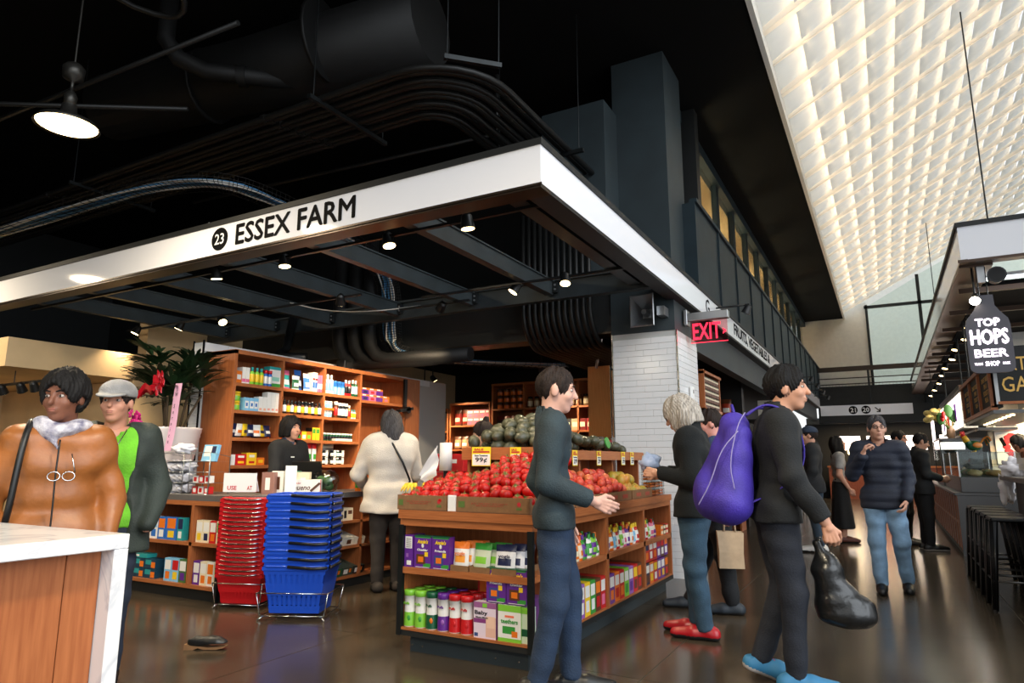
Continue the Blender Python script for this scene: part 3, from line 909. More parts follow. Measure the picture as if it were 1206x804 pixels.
def pouch(w, h, base, band, spot_c, t=.035, cap=None):
    """filled bag, front to -Y, with optional spout cap"""
    def f():
        cols = [base, band, spot_c] + ([cap] if cap else [])
        g = G()
        NU, NV = 6, 8
        def P(u, v, sgn):
            x = (u - .5) * w * (1 - .06 * math.sin(math.pi * v))
            th = t / 2 * (1 - (2 * u - 1) ** 4) * (math.sin(math.pi * min(1, .12 + v * .86)) ** .7 if v < 1 else 0)
            th *= (1.25 - .6 * v)
            return (x, sgn * th, v * h)
        for sgn in (-1, 1):
            vs = [P(i / NU, j / NV, sgn) for j in range(NV + 1) for i in range(NU + 1)]
            fs = []; ms = []
            for j in range(NV):
                for i in range(NU):
                    a = j * (NU + 1) + i
                    q = (a, a + 1, a + NU + 2, a + NU + 1)
                    fs.append(q if sgn < 0 else q[::-1])
                    ms.append(1 if (j >= NV - 2 or j == 0) else (2 if 1 <= i <= 4 and 2 <= j <= 3 else 0))
            g.add(vs, fs, ms, True)
        if cap:
            g.cyl((0, 0, h - .005), (0, 0, h + .028), .014, n=8, m=3)
        return g.mesh('pouch', [pm(c, .3) for c in cols])
    return cached(('pouch', w, h, base, band, spot_c, t, cap), f)

def item(name, me, loc, rz, label, cat, group, rx=0, ry=0):
    o = put(name, me, None, loc, (rx, ry, rz))
    return tag(o, label, cat, group)

PX = R(90)          # turns a front from -Y to +X

# ---------------------------------------------------------------- tall wooden wall shelf
WS = thing('wall_shelf', 'tall orange wood shelving unit full of small groceries against tiles', 'shelf', (-6.0, 4.74, 0))
DEP = .46
dv = [0, .65, 1.31, 1.97, 2.91, 3.25]
lv = [1.16, 1.45, 1.74, 2.03, 2.34]
G().box(-DEP, .0, -.02, .015, 0, 2.38).build('side_panel', 'wood_v', WS)
for y in dv[1:5]: G().box(-DEP, 0, y - .014, y + .014, .1, 2.34).build('upright', 'wood_v', WS)
G().box(-DEP, -.0, dv[4], dv[5], .1, 2.34).build('end_panel', 'wood_v', WS)
G().box(-DEP, 0, -.02, dv[5], 2.34, 2.385).build('top_board', 'wood_h', WS)
G().box(-DEP - .02, -DEP, -.02, dv[5], 0, 2.38).build('back_panel', 'wood_v', WS)
for c in range(4):
    for z in ([.12, .5, .83] + lv[:4] if c < 3 else [.12, .5, .83, 2.0]):
        G().box(-DEP, -.0, dv[c] + .015, dv[c + 1] - .015, z - .035, z).build('shelf_board', 'wood_h', WS)
G().box(-DEP, -.03, 0, dv[5], 0, .1).build('plinth', 'black_paint', WS)
# tiled wall behind it
tw = struct(thing('wall_tiled', '', '', (-6.66, 4.68, 0)))
G().box(.012, .168, .012, 4.7, 0, 2.5).build('core', 'grout', tw)
for k in range(24): tile(tw, .145, .1, (.018, .01, .1 + k * .1), (0, 0, 0))
for k in range(14): tile(tw, .3, .1, (.17, .02 + k * .3, 2.4), (0, 0, R(90)))
for k in range(14): tile(tw, .3, .16, (.02 + 0, .02 + k * .3 + .3, 2.5), (R(-90), 0, R(90)))
for x in (0, .165): G().box(x, x + .014, -.004, .012, 0, 2.52).build('edge_trim', 'black_letter', tw)

SX0 = -6.03
def shelf_row(y0, y1, z, specs, group, gap=.004, back=0.0, jit=.006, seed=0):
    """stand items left to right (increasing y) on a board; spec: (mesh, width, name, label, cat)"""
    q = random.Random(seed)
    y = y0
    i = 0
    while i < len(specs):
        me, w, nm, lab, cat = specs[i]
        if y + w > y1: break
        item(nm, me, (SX0 - back - q.uniform(0, jit), y + w / 2, z), PX + q.uniform(-.06, .06), lab, cat, group).scale = (1, 1, 1.2)
        y += w + gap
        i += 1
LB = ' on the tall wooden wall shelf'
def rep(n, *s): return [s] * n
A = 4.74
G1 = 'groceries on the wall shelf'
oc = carton(.075, .1, .11, ORG, ((.15, .85, .3, .7, WHT),))
wc = carton(.045, .12, .15, WHT, ((0, 1, .1, .3, PNK),))
gb = bottle(.028, .16, LGR, YEL, TEA)
rb = bottle(.026, .15, BLU, WHT, RED, neck=.8)
bg = carton(.16, .1, .23, WHT, ((0, 1, 0, .18, GRN), (.1, .9, .3, .5, (150, 210, 190)), (0, 1, .86, 1, TEA)), side=TEA)
shelf_row(A + .03, A + .64, 2.03, rep(1, oc, .08, 'carton', 'small orange carton' + LB, 'carton') + rep(2, wc, .045, 'carton', 'slim white and pink carton' + LB, 'carton')
          + rep(3, gb, .058, 'bottle', 'green bottle with teal cap' + LB, 'bottle') + rep(2, rb, .054, 'bottle', 'blue bottle with red cap' + LB, 'bottle'), 'top shelf packs of the wall shelf', seed=1)
item('carton', bg, (SX0, A + .555, 2.03), PX, 'large white and green carton beside the red-capped bottles' + LB, 'carton', 'top shelf packs of the wall shelf')
yt = tin(.05, .1, YEL, LGR, YEL)
for k in range(2): item('tub', yt, (SX0 - .06, A + .09, 1.74 + k * .1), 0, ('lower', 'upper')[k] + ' yellow-lidded green tub stacked' + LB, 'tub', None)
bc = carton(.06, .09, .12, SKY, ((.1, .9, .2, .75, WHT), (.3, .7, .35, .6, BLU)))
wb = carton(.055, .09, .14, WHT, ((.2, .8, .1, .25, (240, 180, 150)),))
wb2 = carton(.055, .09, .19, WHT, ((.2, .8, .1, .2, (240, 170, 150)),))
shelf_row(A + .17, A + .64, 1.74, rep(3, bc, .06, 'carton', 'small blue and white carton' + LB, 'carton') + rep(2, wb, .055, 'carton', 'low white carton beside the taller white ones' + LB, 'carton') + rep(3, wb2, .055, 'carton', 'tall white carton beside the divider' + LB, 'carton'), 'second shelf packs of the wall shelf', gap=.002, seed=2)
q = random.Random(5)
for k in range(14):
    c = (NAV, ORG, WHT, NAV, YEL, BRN)[k % 6]
    item('snack_pouch', pouch(.1, .13, c, c, (WHT, NAV, ORG)[k % 3]), (SX0 - .04 - (k % 2) * .09, A + .06 + k * .04, 1.45 + (.004 if k % 2 else .02)), PX + q.uniform(-.4, .4), ('navy', 'orange', 'white', 'navy', 'yellow', 'brown')[k % 6] + ' snack pouch in the heap' + LB, 'pouch', 'snack pouches on the wall shelf', rx=R(q.uniform(-18, 12)))
for k, (c, y, z, s) in enumerate(((WHT, .06, 0, (.07, .08, .11)), (RED, .17, 0, (.13, .1, .06)), (RED, .17, .061, (.13, .1, .055)), (YEL, .31, 0, (.12, .1, .06)), (YEL, .31, .061, (.12, .1, .07)), (ORG, .43, 0, (.1, .1, .08)))):
    item('candy_box', carton(*s, c, ((.2, .8, .3, .7, (WHT, YEL, WHT, RED, WHT, YEL)[k]),)), (SX0, A + y, 1.16 + z), PX, ('white box with blue print', 'red candy box, lower of two', 'red candy box, upper of two', 'yellow candy box, lower of two', 'yellow candy box, upper of two', 'orange candy box')[k] + LB, 'box', None)
# column 2
B = A + .67
for k, (c, w, h, p, lean) in enumerate(((WHT, .07, .13, LGR, 8), (TEA, .15, .24, PNK, 10), (DGR, .11, .17, WHT, 0), (NAV, .11, .26, BLU, 8), (BLU, .14, .22, WHT, 6))):
    item('pouch_pack', pouch(w, h, c, p, WHT), (SX0 - .06 - (k % 2) * .05, B + .05 + k * .1, 2.032), PX, ('white', 'teal and pink', 'dark green', 'navy', 'bright blue')[k] + ' standing pack on the top board' + LB, 'pack', None, rx=R(-lean))
shelf_row(B + .47, B + .63, 2.03, rep(2, carton(.035, .1, .2, WHT, ((0, 1, .2, .5, BLU), (0, 1, .6, .7, RED))), .036, 'carton', 'slim white carton with blue print' + LB, 'carton') + rep(2, carton(.035, .1, .18, PNK, ((0, 1, .2, .5, WHT),)), .036, 'carton', 'slim pink carton' + LB, 'carton'), 'top shelf packs of the wall shelf', seed=3)
ab = bottle(.026, .14, BLK, WHT, BLK); ab2 = bottle(.026, .13, AMB, YEL, BLK)
shelf_row(B + .02, B + .63, 1.74, sum([rep(1, ab, .054, 'tincture_bottle', 'black bottle with white label' + LB, 'bottle') + rep(1, ab2, .054, 'tincture_bottle', 'amber bottle with yellow label' + LB, 'bottle') for _ in range(6)], []), 'tincture bottles on the wall shelf', gap=.001, seed=4)
shelf_row(B + .02, B + .63, 1.74, rep(9, ab, .056, 'tincture_bottle', 'black bottle in the back row' + LB, 'bottle'), 'back row bottles on the wall shelf', gap=.006, back=.08, seed=4)
for k in range(5):
    item('noodle_box', carton(.075, .1, .1, (ORG, YEL, RED, YEL, ORG)[k], ((.15, .85, .15, .6, (WHT, RED, GRN, WHT, LGR)[k]),)), (SX0, B + .14 + k * .078, 1.45), PX, ('orange', 'yellow', 'red', 'yellow', 'orange')[k] + ' noodle box with bright label' + LB, 'box', 'noodle boxes on the wall shelf')
for k in range(2): item('tea_box', carton(.06, .11, .15, YEL, ((.1, .9, .55, .9, GRN),), side=BLK), (SX0, B + .53 + k * .063, 1.45), PX, 'yellow tea box with black sides' + LB, 'box', 'tea boxes on the wall shelf')
item('sauce_bottle', bottle(.024, .1, AMB, CRM, WHT), (SX0 - .05, B + .26, 1.551), 0, 'small amber bottle standing on the noodle boxes', 'bottle', None)
shelf_row(B + .22, B + .63, 1.16, rep(5, pouch(.075, .21, WHT, (RED, GRN, YEL)[0], GRN), .076, 'spice_pouch', 'white pouch with red and green print' + LB, 'pouch'), 'spice pouches on the wall shelf', back=.03, seed=6)
# column 3
Cc = A + 1.33
shelf_row(Cc + .02, Cc + .63, 2.03, rep(2, bottle(.032, .2, WHT, SKY, WHT), .066, 'bottle', 'white lotion bottle' + LB, 'bottle') + rep(3, tin(.031, .14, BLU, SKY, BLU), .064, 'can', 'blue can' + LB, 'can')
          + rep(2, bottle(.03, .17, RED, BLK, WHT), .061, 'bottle', 'red bottle with black label' + LB, 'bottle') + rep(2, bottle(.03, .18, DGR, WHT, WHT), .061, 'bottle', 'dark green bottle with white cap' + LB, 'bottle') + rep(1, bottle(.03, .18, RED, WHT, WHT), .061, 'bottle', 'red bottle with white label' + LB, 'bottle'), 'top shelf bottles of the wall shelf', gap=.001, seed=7)
for k in range(3):
    for z in range(2): item('vitamin_jar', tin(.026, .085, WHT, SKY, WHT), (SX0 - .03, Cc + .04 + k * .054, 1.74 + z * .115), 0, 'white vitamin jar in the stack of six' + LB, 'jar', 'stacked vitamin jars')
item('shelf_tray', carton(.17, .1, .028, ORG), (SX0 + .01, Cc + .095, 1.826), PX, 'thin orange cardboard tray between the vitamin jars', 'tray', None)
shelf_row(Cc + .19, Cc + .63, 1.74, rep(1, bottle(.028, .17, AMB, RED, WHT, neck=.8), .058, 'bottle', 'brown bottle with red label' + LB, 'bottle') + rep(3, bottle(.03, .16, BLK, WHT, WHT, neck=.8), .061, 'bottle', 'black bottle with white cap and label' + LB, 'bottle') + rep(1, bottle(.026, .14, ORG, RED, WHT), .054, 'bottle', 'orange bottle' + LB, 'bottle')
          + rep(3, bottle(.022, .1, WHT, YEL, (TEA if True else WHT)), .046, 'bottle', 'small white bottle with teal cap' + LB, 'bottle'), 'second shelf bottles of the wall shelf', gap=.001, seed=8)
for rr in range(2):
    for k in range(11):
        item('roll_on_bottle', bottle(.02, .1, DGR, BLK, WHT, neck=.9), (SX0 - .05 - rr * .05, Cc + .04 + k * .052, 1.485 - .035), 0, 'small dark bottle with white cap in the long row' + LB, 'bottle', 'long row of white-capped bottles')
item('flat_box', carton(.3, .16, .03, WHT, ((.1, .9, .2, .6, CRM),)), (SX0 + .02, Cc + .37, 1.451), PX, 'flat white box lying before the white-capped bottles', 'box', None)
for z in range(2):
    for k in range(9):
        if k in (3,): continue
        item('oil_bottle', bottle(.022, .085, (DGR, BLK, WHT)[k % 3], WHT, (WHT, BLK, WHT)[k % 3], neck=.8), (SX0 - .03, Cc + .03 + k * .047, 1.16 + z * .09), 0, 'small oil bottle in the stacked double row' + LB, 'bottle', 'stacked small oil bottles')
item('rice_bag', pouch(.2, .26, (120, 110, 96), CRM, BLK, t=.08), (SX0 - .18, Cc + .3, 1.17), PX, 'brown and black paper bag behind the oil bottles', 'bag', None)
# column 4
Dd = A + 1.99
for z in range(2):
    for k in range(4 - z):
        c = (PUR, PNK, PUR, ORG)[k]
        item('tea_carton', carton(.14, .1, .085, ORG, ((0, 1, 0, .7, c), (.25, .75, .15, .55, (NAV, RED, PUR, PNK)[k]), (.1, .6, .78, .95, WHT))), (SX0, Dd + .1 + k * .143, 2.0 + z * .086), PX, ('orange tea carton with purple front, beside the divider', 'orange tea carton with pink front', 'orange tea carton with violet front', 'plain orange tea carton at the row end')[k] + ', ' + ('lower row', 'upper row')[z], 'carton', None)
t = thing('screen_bracket', 'black metal bracket hanging from the top of the wall shelf', 'bracket', (-5.98, 7.6, 2.34))
G().box(.0, .03, -.03, .03, -.42, .02).build('arm', 'plastic_black', t); G().obox((.05, -.04, -.42), (.08, .3, .04), (R(10), 0, 0)).build('crossbar', 'plastic_black', t); G().cyl((.0, 0, -.42), (.09, 0, -.42), .05, n=12).build('pivot', 'plastic_black', t)

# ---------------------------------------------------------------- produce island
IS = thing('produce_island', 'wooden produce island with shelves of packets on dark plinth', 'island', (-1.87, 3.62, 0))
IW, IL = .98, 2.92
G().box(-IW + .06, -.06, .06, IL - .05, 0, .13).build('plinth', 'slate_wall', IS)
G().box(-IW, 0, 0, IL, .105, .14).build('base_board', 'black_paint', IS)
G().box(-IW + .02, -.005, -.004, IL, .14, .155).build('shelf_board', 'wood_h', IS)
G().box(-IW + .02, -.02, .0, .45, .485, .525).build('shelf_board', 'wood_h', IS)
G().box(-.42, -.002, .5, IL, .485, .525).build('shelf_board', 'wood_h', IS)
G().box(-IW - .01, .01, -.012, IL + .01, .83, .885).build('top_board', 'wood_h', IS)
G().box(-IW, -.002, 0, IL, .785, .83).build('apron', 'wood_h', IS)
G().box(-IW + .01, -.02, .45, .47, .14, .79).build('back_panel', 'wood_v', IS)
G().box(-.44, -.42, .47, IL, .14, .79).build('back_panel', 'wood_v', IS)
G().box(-IW, -IW + .02, .0, .45, .14, .79).build('end_panel', 'wood_v', IS)
for y in (1.23, 2.1): G().box(-.43, -.002, y - .02, y + .02, .14, .79).build('upright', 'wood_v', IS)
G().box(-.43, -.002, IL - .03, IL, .14, .79).build('upright', 'wood_v', IS)
G().box(-.46, -.43, .47, IL - .02, .14, .79).build('inner_panel', 'wood_v', IS)
for x, y in ((-IW - .005, -.01), (-.03, -.01)): G().box(x, x + .035, y, y + .03, .105, .79).build('corner_post', 'dark_steel', IS)
for x in (-.92, -.84, -.3, -.14): 
    for z in (.04, .095): G().cyl((x + .02, .061, z), (x + .02, .056, z), .006, n=8).build('screw', 'chrome', IS)
for y in (.5, 1.1, 1.7, 2.3): G().cyl((-.061, y, .07), (-.056, y, .07), .006, n=8).build('screw', 'chrome', IS)

def annie(kind, loc, rz, label, sidecard=False):
    t = thing('cracker_box', label, 'box', loc, rz)
    w, d, h = .135, .06, .2
    me = carton(w, d, h, PUR, ((0, 1, .95, 1, DGR), (.06, .94, .93, .955, GRN), (.55, .97, .04, .15, GRN), (.14, .66, .12, .42, (BRN if kind else (60, 70, 130))), (.24, .55, .18, .35, ORG), (.62, .82, .36, .5, YEL), (.1, .9, .02, .035, WHT)), side=PUR, top=DGR)
    t0 = t; t = put('carton_body', me, t)
    text('annies', pm_name(YEL), t, (0, -.0022, h * .82), fit=(.085, .026))
    g = G(); g.sph((0, -.001, h * .69), (.01, .0008, .014), 10, 6); g.build('bunny_mark', pm(WHT), t)
    text('bunny1' if kind else 'bunny2', 'white_letter', t, (0, -.0022, h * .56), fit=(.085, .014))
    return t0
def pm_name(c):
    pm(c); return 'print_%02x%02x%02x_40' % c
F0 = 3.63
sb = thing('cracker_box', 'purple cracker box turned to show its white nutrition panel', 'box', (-2.785, F0, .525), 0)
put('carton_body', carton(.065, .13, .2, PUR, ((.08, .92, .58, .95, WHT), (.3, .85, .06, .2, WHT), (.2, .5, .3, .42, LPU))), sb)
g = G()
for k in range(7): g.quad((-.02, -.0012, .122 + k * .009), (.02, -.0012, .122 + k * .009), (.02, -.0012, .125 + k * .009), (-.02, -.0012, .125 + k * .009))
g.build('small_print', 'black_letter', sb)
annie(True, (-2.672, F0, .525), 0, 'purple cracker box with brown pack picture on the island upper shelf')
annie(False, (-2.532, F0, .525), 0, 'purple cracker box with blue pack picture on the island upper shelf')
annie(False, (-2.125, F0 + .005, .365), 0, 'purple cracker box stacked on the mauve baby cracker box')
annie(True, (-1.985, F0 + .005, .365), 0, 'purple cracker box stacked on the white and green biscuit box')
# tray-packed bags on the upper shelf
mat('kraft', (128, 92, 58), .8, var=.06, vscale=30)
mat('kraft_dark', (104, 74, 48), .8, var=.06, vscale=30)
def tray(loc, w, d, h, label, cat='tray', m='kraft', rz=0, group=None, name='cardboard_tray', th=.006):
    g = G(); g.box(-w / 2, w / 2, 0, d, 0, th)
    for a in ((-w / 2, w / 2, 0, th), (-w / 2, w / 2, d - th, d)): g.box(a[0], a[1], a[2], a[3], th, h)
    for a in ((-w / 2, -w / 2 + th), (w / 2 - th, w / 2)): g.box(a[0], a[1], th, d - th, th, h)
    o = g.build(name, m, None, loc, (0, 0, rz))
    return tag(o, label, cat, group)
tray((-2.39, F0, .525), .13, .3, .035, 'low cardboard tray holding the orange snack bags')
tray((-2.24, F0, .525), .145, .3, .035, 'low cardboard tray holding the green snack bags')
tray((-2.07, F0, .525), .17, .3, .035, 'low cardboard tray holding the navy snack bags')
def bag(base, band, spt, loc, rx, rz, txt, tm, label, w=.115, h=.165):
    t = thing('snack_bag', label, 'bag', loc, rz)
    t.rotation_euler = (rx, 0, rz)
    bb = put('bag_body', pouch(w, h, base, band, spt, t=.04), t)
    if txt: text(txt, tm, bb, (0, -.026, h * .56), fit=(.078, .026))
    return t
for k in range(4): bag(WHT, ORG, (244, 160, 60), (-2.40 + k * .02, F0 + .035 + k * .045, .533), R(-6), R(2 + k * 2), 'yogis' if k == 0 else None, pm_name(ORG), ('white and orange snack bag at the front of its tray', 'white and orange snack bag second in its tray', 'white and orange snack bag third in its tray', 'white and orange snack bag fourth in its tray')[k])
for k in range(3): bag((196, 206, 180), GRN, LGR, (-2.255 + k * .045, F0 + .04 + k * .045, .533), R(-12), R(-4), None, None, ('green snack bag at the front of the middle tray', 'green snack bag second in the middle tray', 'green snack bag third in the middle tray')[k], w=.13)
for k in range(3): bag((222, 222, 226), NAV, NAV, (-2.085 + k * .04, F0 + .04 + k * .045, .533), R(-10), R(4), 'yogis' if k == 0 else None, pm_name(NAV), ('white and navy snack bag at the front of the corner tray', 'white and navy snack bag second in the corner tray', 'white and navy snack bag third in the corner tray')[k], w=.14)
# canisters on the lower shelf
CANS = [(LGR, LGR, GRN), (LGR, LGR, GRN), (DGR, DGR, ORG), (PUR, PUR, LPU), (RED, RED, RED), (RED, RED, RED)]
cn = ('bright green', 'bright green', 'dark green', 'purple', 'red', 'red')
for rr in range(3):
    for k, (lid, band, sp) in enumerate(CANS):
        c2 = CANS[(k + (0 if rr == 0 else 0)) % 6]
        t = thing('puff_canister', cn[k] + (' lidded white snack canister in the front row of the island' if rr == 0 else ' lidded white snack canister behind the front row of the island'), 'canister', (-2.79 + k * .088 + rr * .014, F0 + .04 + rr * .085, .155), 0, 'snack canisters on the island lower shelf')
        t = put('can_body', tin(.04, .225, WHT, WHT, lid, .1), t)
        if rr == 0:
            put('print_band', cached(('pb', band), lambda: G().lathe([(.0405, .006), (.0405, .045), (.0385, .075), (.0375, .09)], 14, cap=False).mesh('print_band', pm(band, .3))), t)
            text('puffs', pm_name(lid), t, (0, -.0395, .145), fit=(.045, .016))
            g = G(); g.sph((.012, -.034, .055), (.016, .006, .018), 8, 6); g.build('print_picture', pm(sp), t)
t = thing('rice_rusk_box', 'white and mauve box with a baby picture on the island lower shelf', 'box', (-2.2, F0, .155), 0)
put('carton_body', carton(.155, .06, .205, (226, 208, 222), ((0, 1, .84, 1, (150, 90, 140)), (.0, .6, .42, .54, (130, 60, 120)), (.55, 1, .05, .6, (226, 180, 160)), (.6, .95, .3, .62, (236, 196, 172)), (.03, .2, .04, .14, (60, 80, 130)), (.4, .6, .86, .97, LGR)), side=(150, 90, 140)), t)
text('baby', 'black_letter', t, (-.025, -.0022, .142), fit=(.09, .03)); text('baby2', 'black_letter', t, (-.02, -.0022, .118), fit=(.085, .01))
t = thing('biscuit_box', 'white and green biscuit box on the island lower shelf', 'box', (-2.03, F0, .155), 0)
put('carton_body', carton(.155, .06, .205, WHT, ((0, 1, .82, 1, LGR), (.2, .75, .22, .42, GRN), (0, 1, 0, .1, LGR), (.6, .85, .14, .3, ORG), (.3, .7, .66, .72, (240, 120, 90))), side=LGR), t)
text('teethers', pm_name(GRN), t, (0, -.0022, .115), fit=(.115, .026))
item('biscuit_box', carton(.09, .06, .2, (210, 226, 200), ((0, 1, .82, 1, LGR), (.1, .9, .2, .4, DGR))), (-1.935, F0 + .01, .155), 0, 'green box at the island corner beside the white and green biscuit box', 'box', None)
item('rusk_pack', carton(.14, .1, .1, RED, ((.1, .45, .1, .9, ORG), (.5, .95, .1, .9, WHT))), (-2.3, F0 + .2, .36), .1, 'red cracker pack lying behind the canisters', 'pack', None)
item('rusk_pack', carton(.13, .1, .205, LPU), (-2.3, F0 + .2, .155), 0, 'mauve box below the red cracker pack', 'box', None)

# side bays of the island (facing the aisle)
XI = -1.885
def bay_boxes(y0, n, w, d, h, z, cols, label, group, rows=1, gap=.003):
    for k in range(n):
        c, p1, p2 = cols[k % len(cols)]
        for rr in range(rows):
            item('snack_carton', carton(w, d, h, c, ((.1, .9, .55, .9, p1), (.2, .8, .12, .45, p2))), (XI - rr * (d + .004), y0 + w / 2 + k * (w + gap), z), PX, label % cname(c), 'carton', group)
CN = {WHT: 'white', BLK: 'black', RED: 'red', ORG: 'orange', YEL: 'yellow', GRN: 'green', DGR: 'dark green', LGR: 'lime', BLU: 'blue', NAV: 'navy', PUR: 'purple', LPU: 'mauve', PNK: 'pink', TEA: 'teal', BRN: 'brown', AMB: 'amber', CRM: 'cream', SKY: 'sky blue'}
def cname(c): return CN.get(c, 'patterned')
bay_boxes(3.95, 3, .12, .1, .19, .155, [(LPU, WHT, BRN), (YEL, WHT, WHT), (GRN, WHT, WHT)], '%s rice rusk carton in the lower corner bay of the island', 'corner bay cartons', rows=3)
bay_boxes(4.33, 5, .095, .1, .22, .155, [(LPU, WHT, WHT), (YEL, WHT, WHT), (GRN, WHT, WHT), (BRN, ORG, RED), (RED, WHT, PNK)], '%s tall carton in the lower corner bay of the island', 'corner bay cartons', rows=3)
bay_boxes(4.9, 7, .105, .09, .21, .155, [(PUR, WHT, ORG), (ORG, WHT, RED), (RED, WHT, ORG), (LGR, WHT, GRN), (LPU, WHT, PUR), (RED, YEL, BRN), (BRN, ORG, RED)], '%s snack carton in the lower middle bay of the island', 'middle bay cartons', rows=3)
for z in (.155, .34):
    bay_boxes(5.76, 6, .11, .1, .175, z, [(NAV, WHT, BRN), (ORG, WHT, YEL), (RED, YEL, WHT), (PUR, WHT, ORG), (PUR, WHT, YEL), (BRN, ORG, RED)] if z < .2 else [(RED, NAV, ORG), (RED, WHT, WHT), (RED, WHT, ORG), (PUR, RED, WHT), (BRN, RED, WHT), (PUR, ORG, WHT)], '%s carton in the two-layer far bay of the island', 'far bay cartons', rows=1)
POUCH = [(PUR, GRN, PUR), (GRN, WHT, GRN), (PUR, LGR, DGR), (GRN, WHT, ORG), (ORG, CRM, ORG), (CRM, ORG, (240, 110, 60)), (WHT, PUR, ORG), (WHT, ORG, YEL), (SKY, WHT, YEL), (WHT, RED, YEL), (LGR, WHT, GRN), (WHT, PNK, RED), (CRM, PUR, DGR), (WHT, GRN, ORG)]
def spouts(y0, y1, z, cols, label, group, rows=3, seed=0):
    q = random.Random(seed)
    n = int((y1 - y0) / .077)
    for rr in range(rows):
        for k in range(n):
            c = cols[(k * 3 + rr * 5 + q.randint(0, 1)) % len(cols)] if rr else cols[k % len(cols)]
            item('fruit_pouch', pouch(.078, .135, c[0], c[1], c[1], t=.045, cap=c[2]), (XI - .03 - rr * .055, y0 + .04 + k * .077, z), PX + q.uniform(-.25, .25), label % (cname(c[0]), cname(c[2])), 'pouch', group, rx=R(q.uniform(-7, 3)))
spouts(4.0, 4.82, .525, POUCH[:6], '%s fruit pouch with %s cap in the upper corner bay', 'upper corner bay pouches', seed=1)
spouts(4.9, 5.68, .525, POUCH[6:12], '%s fruit pouch with %s cap in the upper middle bay', 'upper middle bay pouches', seed=2)
spouts(5.76, 6.2, .525, POUCH[8:14], '%s fruit pouch with %s cap in the upper far bay', 'upper far bay pouches', seed=3, rows=2)
for k in range(3):
    for z in range(2): item('snack_carton', carton(.075, .1, .045, (ORG, BRN, RED)[k], ((.1, .9, .2, .8, CRM),)), (XI, 6.28 + k * .08, .525 + z * .046), PX, ('orange', 'brown', 'red')[k] + ' flat snack carton at the far end of the upper bay', 'carton', 'flat cartons in the far bay')
# ---------------------------------------------------------------- tomato trays and upper tier
mat('tomato_red', (168, 14, 10), .3, var=.08, vscale=6, spec=.4)
mat('calyx_green', (84, 108, 46), .7)
mat('avocado_skin', (48, 52, 40), .35, rgb2=(78, 78, 58), vscale=14, bump=.25, bscale=70)
mat('nectarine_red', (176, 34, 36), .4, rgb2=(206, 84, 56), vscale=9)
mat('nectarine_gold', (190, 60, 40), .4, rgb2=(220, 140, 80), vscale=9)
mat('mango_skin', (142, 150, 44), .35, rgb2=(206, 128, 52), vscale=6)
mat('berry_orange', (214, 110, 34), .3)
mat('berry_red', (150, 22, 40), .3)
mat('banana_yellow', (240, 200, 50), .5, var=.05)
mat('tag_yellow', (244, 214, 40), .5)
mat('ink_red', (190, 40, 50), .5)
mat('ink_red_soft', (168, 70, 50), .7)
glass_mat('clam_clear', (238, 240, 240), .05, .08)

def board_tray(x0, x1, y0, y1, z0, h, label, printed):
    w, d = x1 - x0, y1 - y0
    t = thing('produce_tray', label, 'tray', ((x0 + x1) / 2, y0, z0))
    G().box(-w / 2, w / 2, 0, d, 0, .006).build('base', 'kraft_dark', t)
    fw = G().box(-w / 2, w / 2, 0, .007, .006, h).build('front_wall', 'kraft', t)
    G().box(-w / 2, w / 2, d - .007, d, .006, h).build('back_wall', 'kraft', t)
    for s in (-1, 1): G().box(*sorted((s * w / 2, s * (w / 2 - .007))), .007, d - .007, .006, h).build('side_wall', 'kraft', t)
    if printed:
        text('boxprint', 'ink_red_soft', fw, (-.02, -.0008, h * .5), fit=(w * .5, .024))
        G().cyl((w * .36, -.0012, h * .6), (w * .36, -.0002, h * .6), .013, n=12, smooth=False).build('print_mark', 'ink_red', fw)
        G().box(w * .36 - .018, w * .36 + .018, -.0012, -.0002, h * .24, h * .38).build('print_mark', 'calyx_green', fw)
        G().box(-w * .47, -w * .38, -.0012, -.0002, h * .3, h * .7).build('print_mark', 'calyx_green', fw)
    return t
TZ = .886
board_tray(-2.88, -2.49, 3.62, 4.28, TZ, .095, 'brown printed tray under the smaller heap of tomatoes', True)
board_tray(-2.41, -1.885, 3.62, 4.28, TZ, .095, 'brown printed tray under the taller heap of tomatoes', True)
tag(G().bbox(-.03, .03, 0, .012, 0, .1, .002).build('blank_card', 'paper_white', None, (-2.45, 3.625, TZ)), 'blank white card standing between the two tomato trays', 'card')

g = G()
def lob(v):
    a = math.atan2(v[1], v[0]); r = 1 + .035 * math.cos(5 * a) * (1 - abs(v[2]))
    return (v[0] * r, v[1] * r, v[2] * (.82 if v[2] < .75 else .78))
g.sph((0, 0, 0), .0425, 14, 9, fn=lob); tom_me = g.mesh('tomato', 'tomato_red')
g = G()
for k in range(5):
    a = k * 2 * math.pi / 5
    g.add([(0, 0, .035), (.012 * math.cos(a - .4), .012 * math.sin(a - .4), .035), (.027 * math.cos(a), .027 * math.sin(a), .031), (.012 * math.cos(a + .4), .012 * math.sin(a + .4), .035)], [(0, 1, 2, 3)])
g.cyl((0, 0, .033), (.004, 0, .05), .003, .002, n=5)
cal_me = g.mesh('calyx', 'calyx_green')
q = random.Random(11)
def tomh(x, y):
    b = (y - 3.66) / .6
    h = .955 + .27 * min(1, max(0, b)) ** .85
    if x < -2.42: h -= .13 * max(0, b) * (1 if x < -2.6 else .7)
    else: h += .03 * math.exp(-((x + 2.15) / .18) ** 2)
    return h
n = 0
def place_tomato(x, y, z, lab):
    t = tag(put('tomato', tom_me, None, (x, y, z), (q.uniform(-.8, .5), q.uniform(-.6, .6), q.uniform(0, 6))), lab, 'tomato', 'tomatoes heaped on the island')
    put('calyx', cal_me, t)
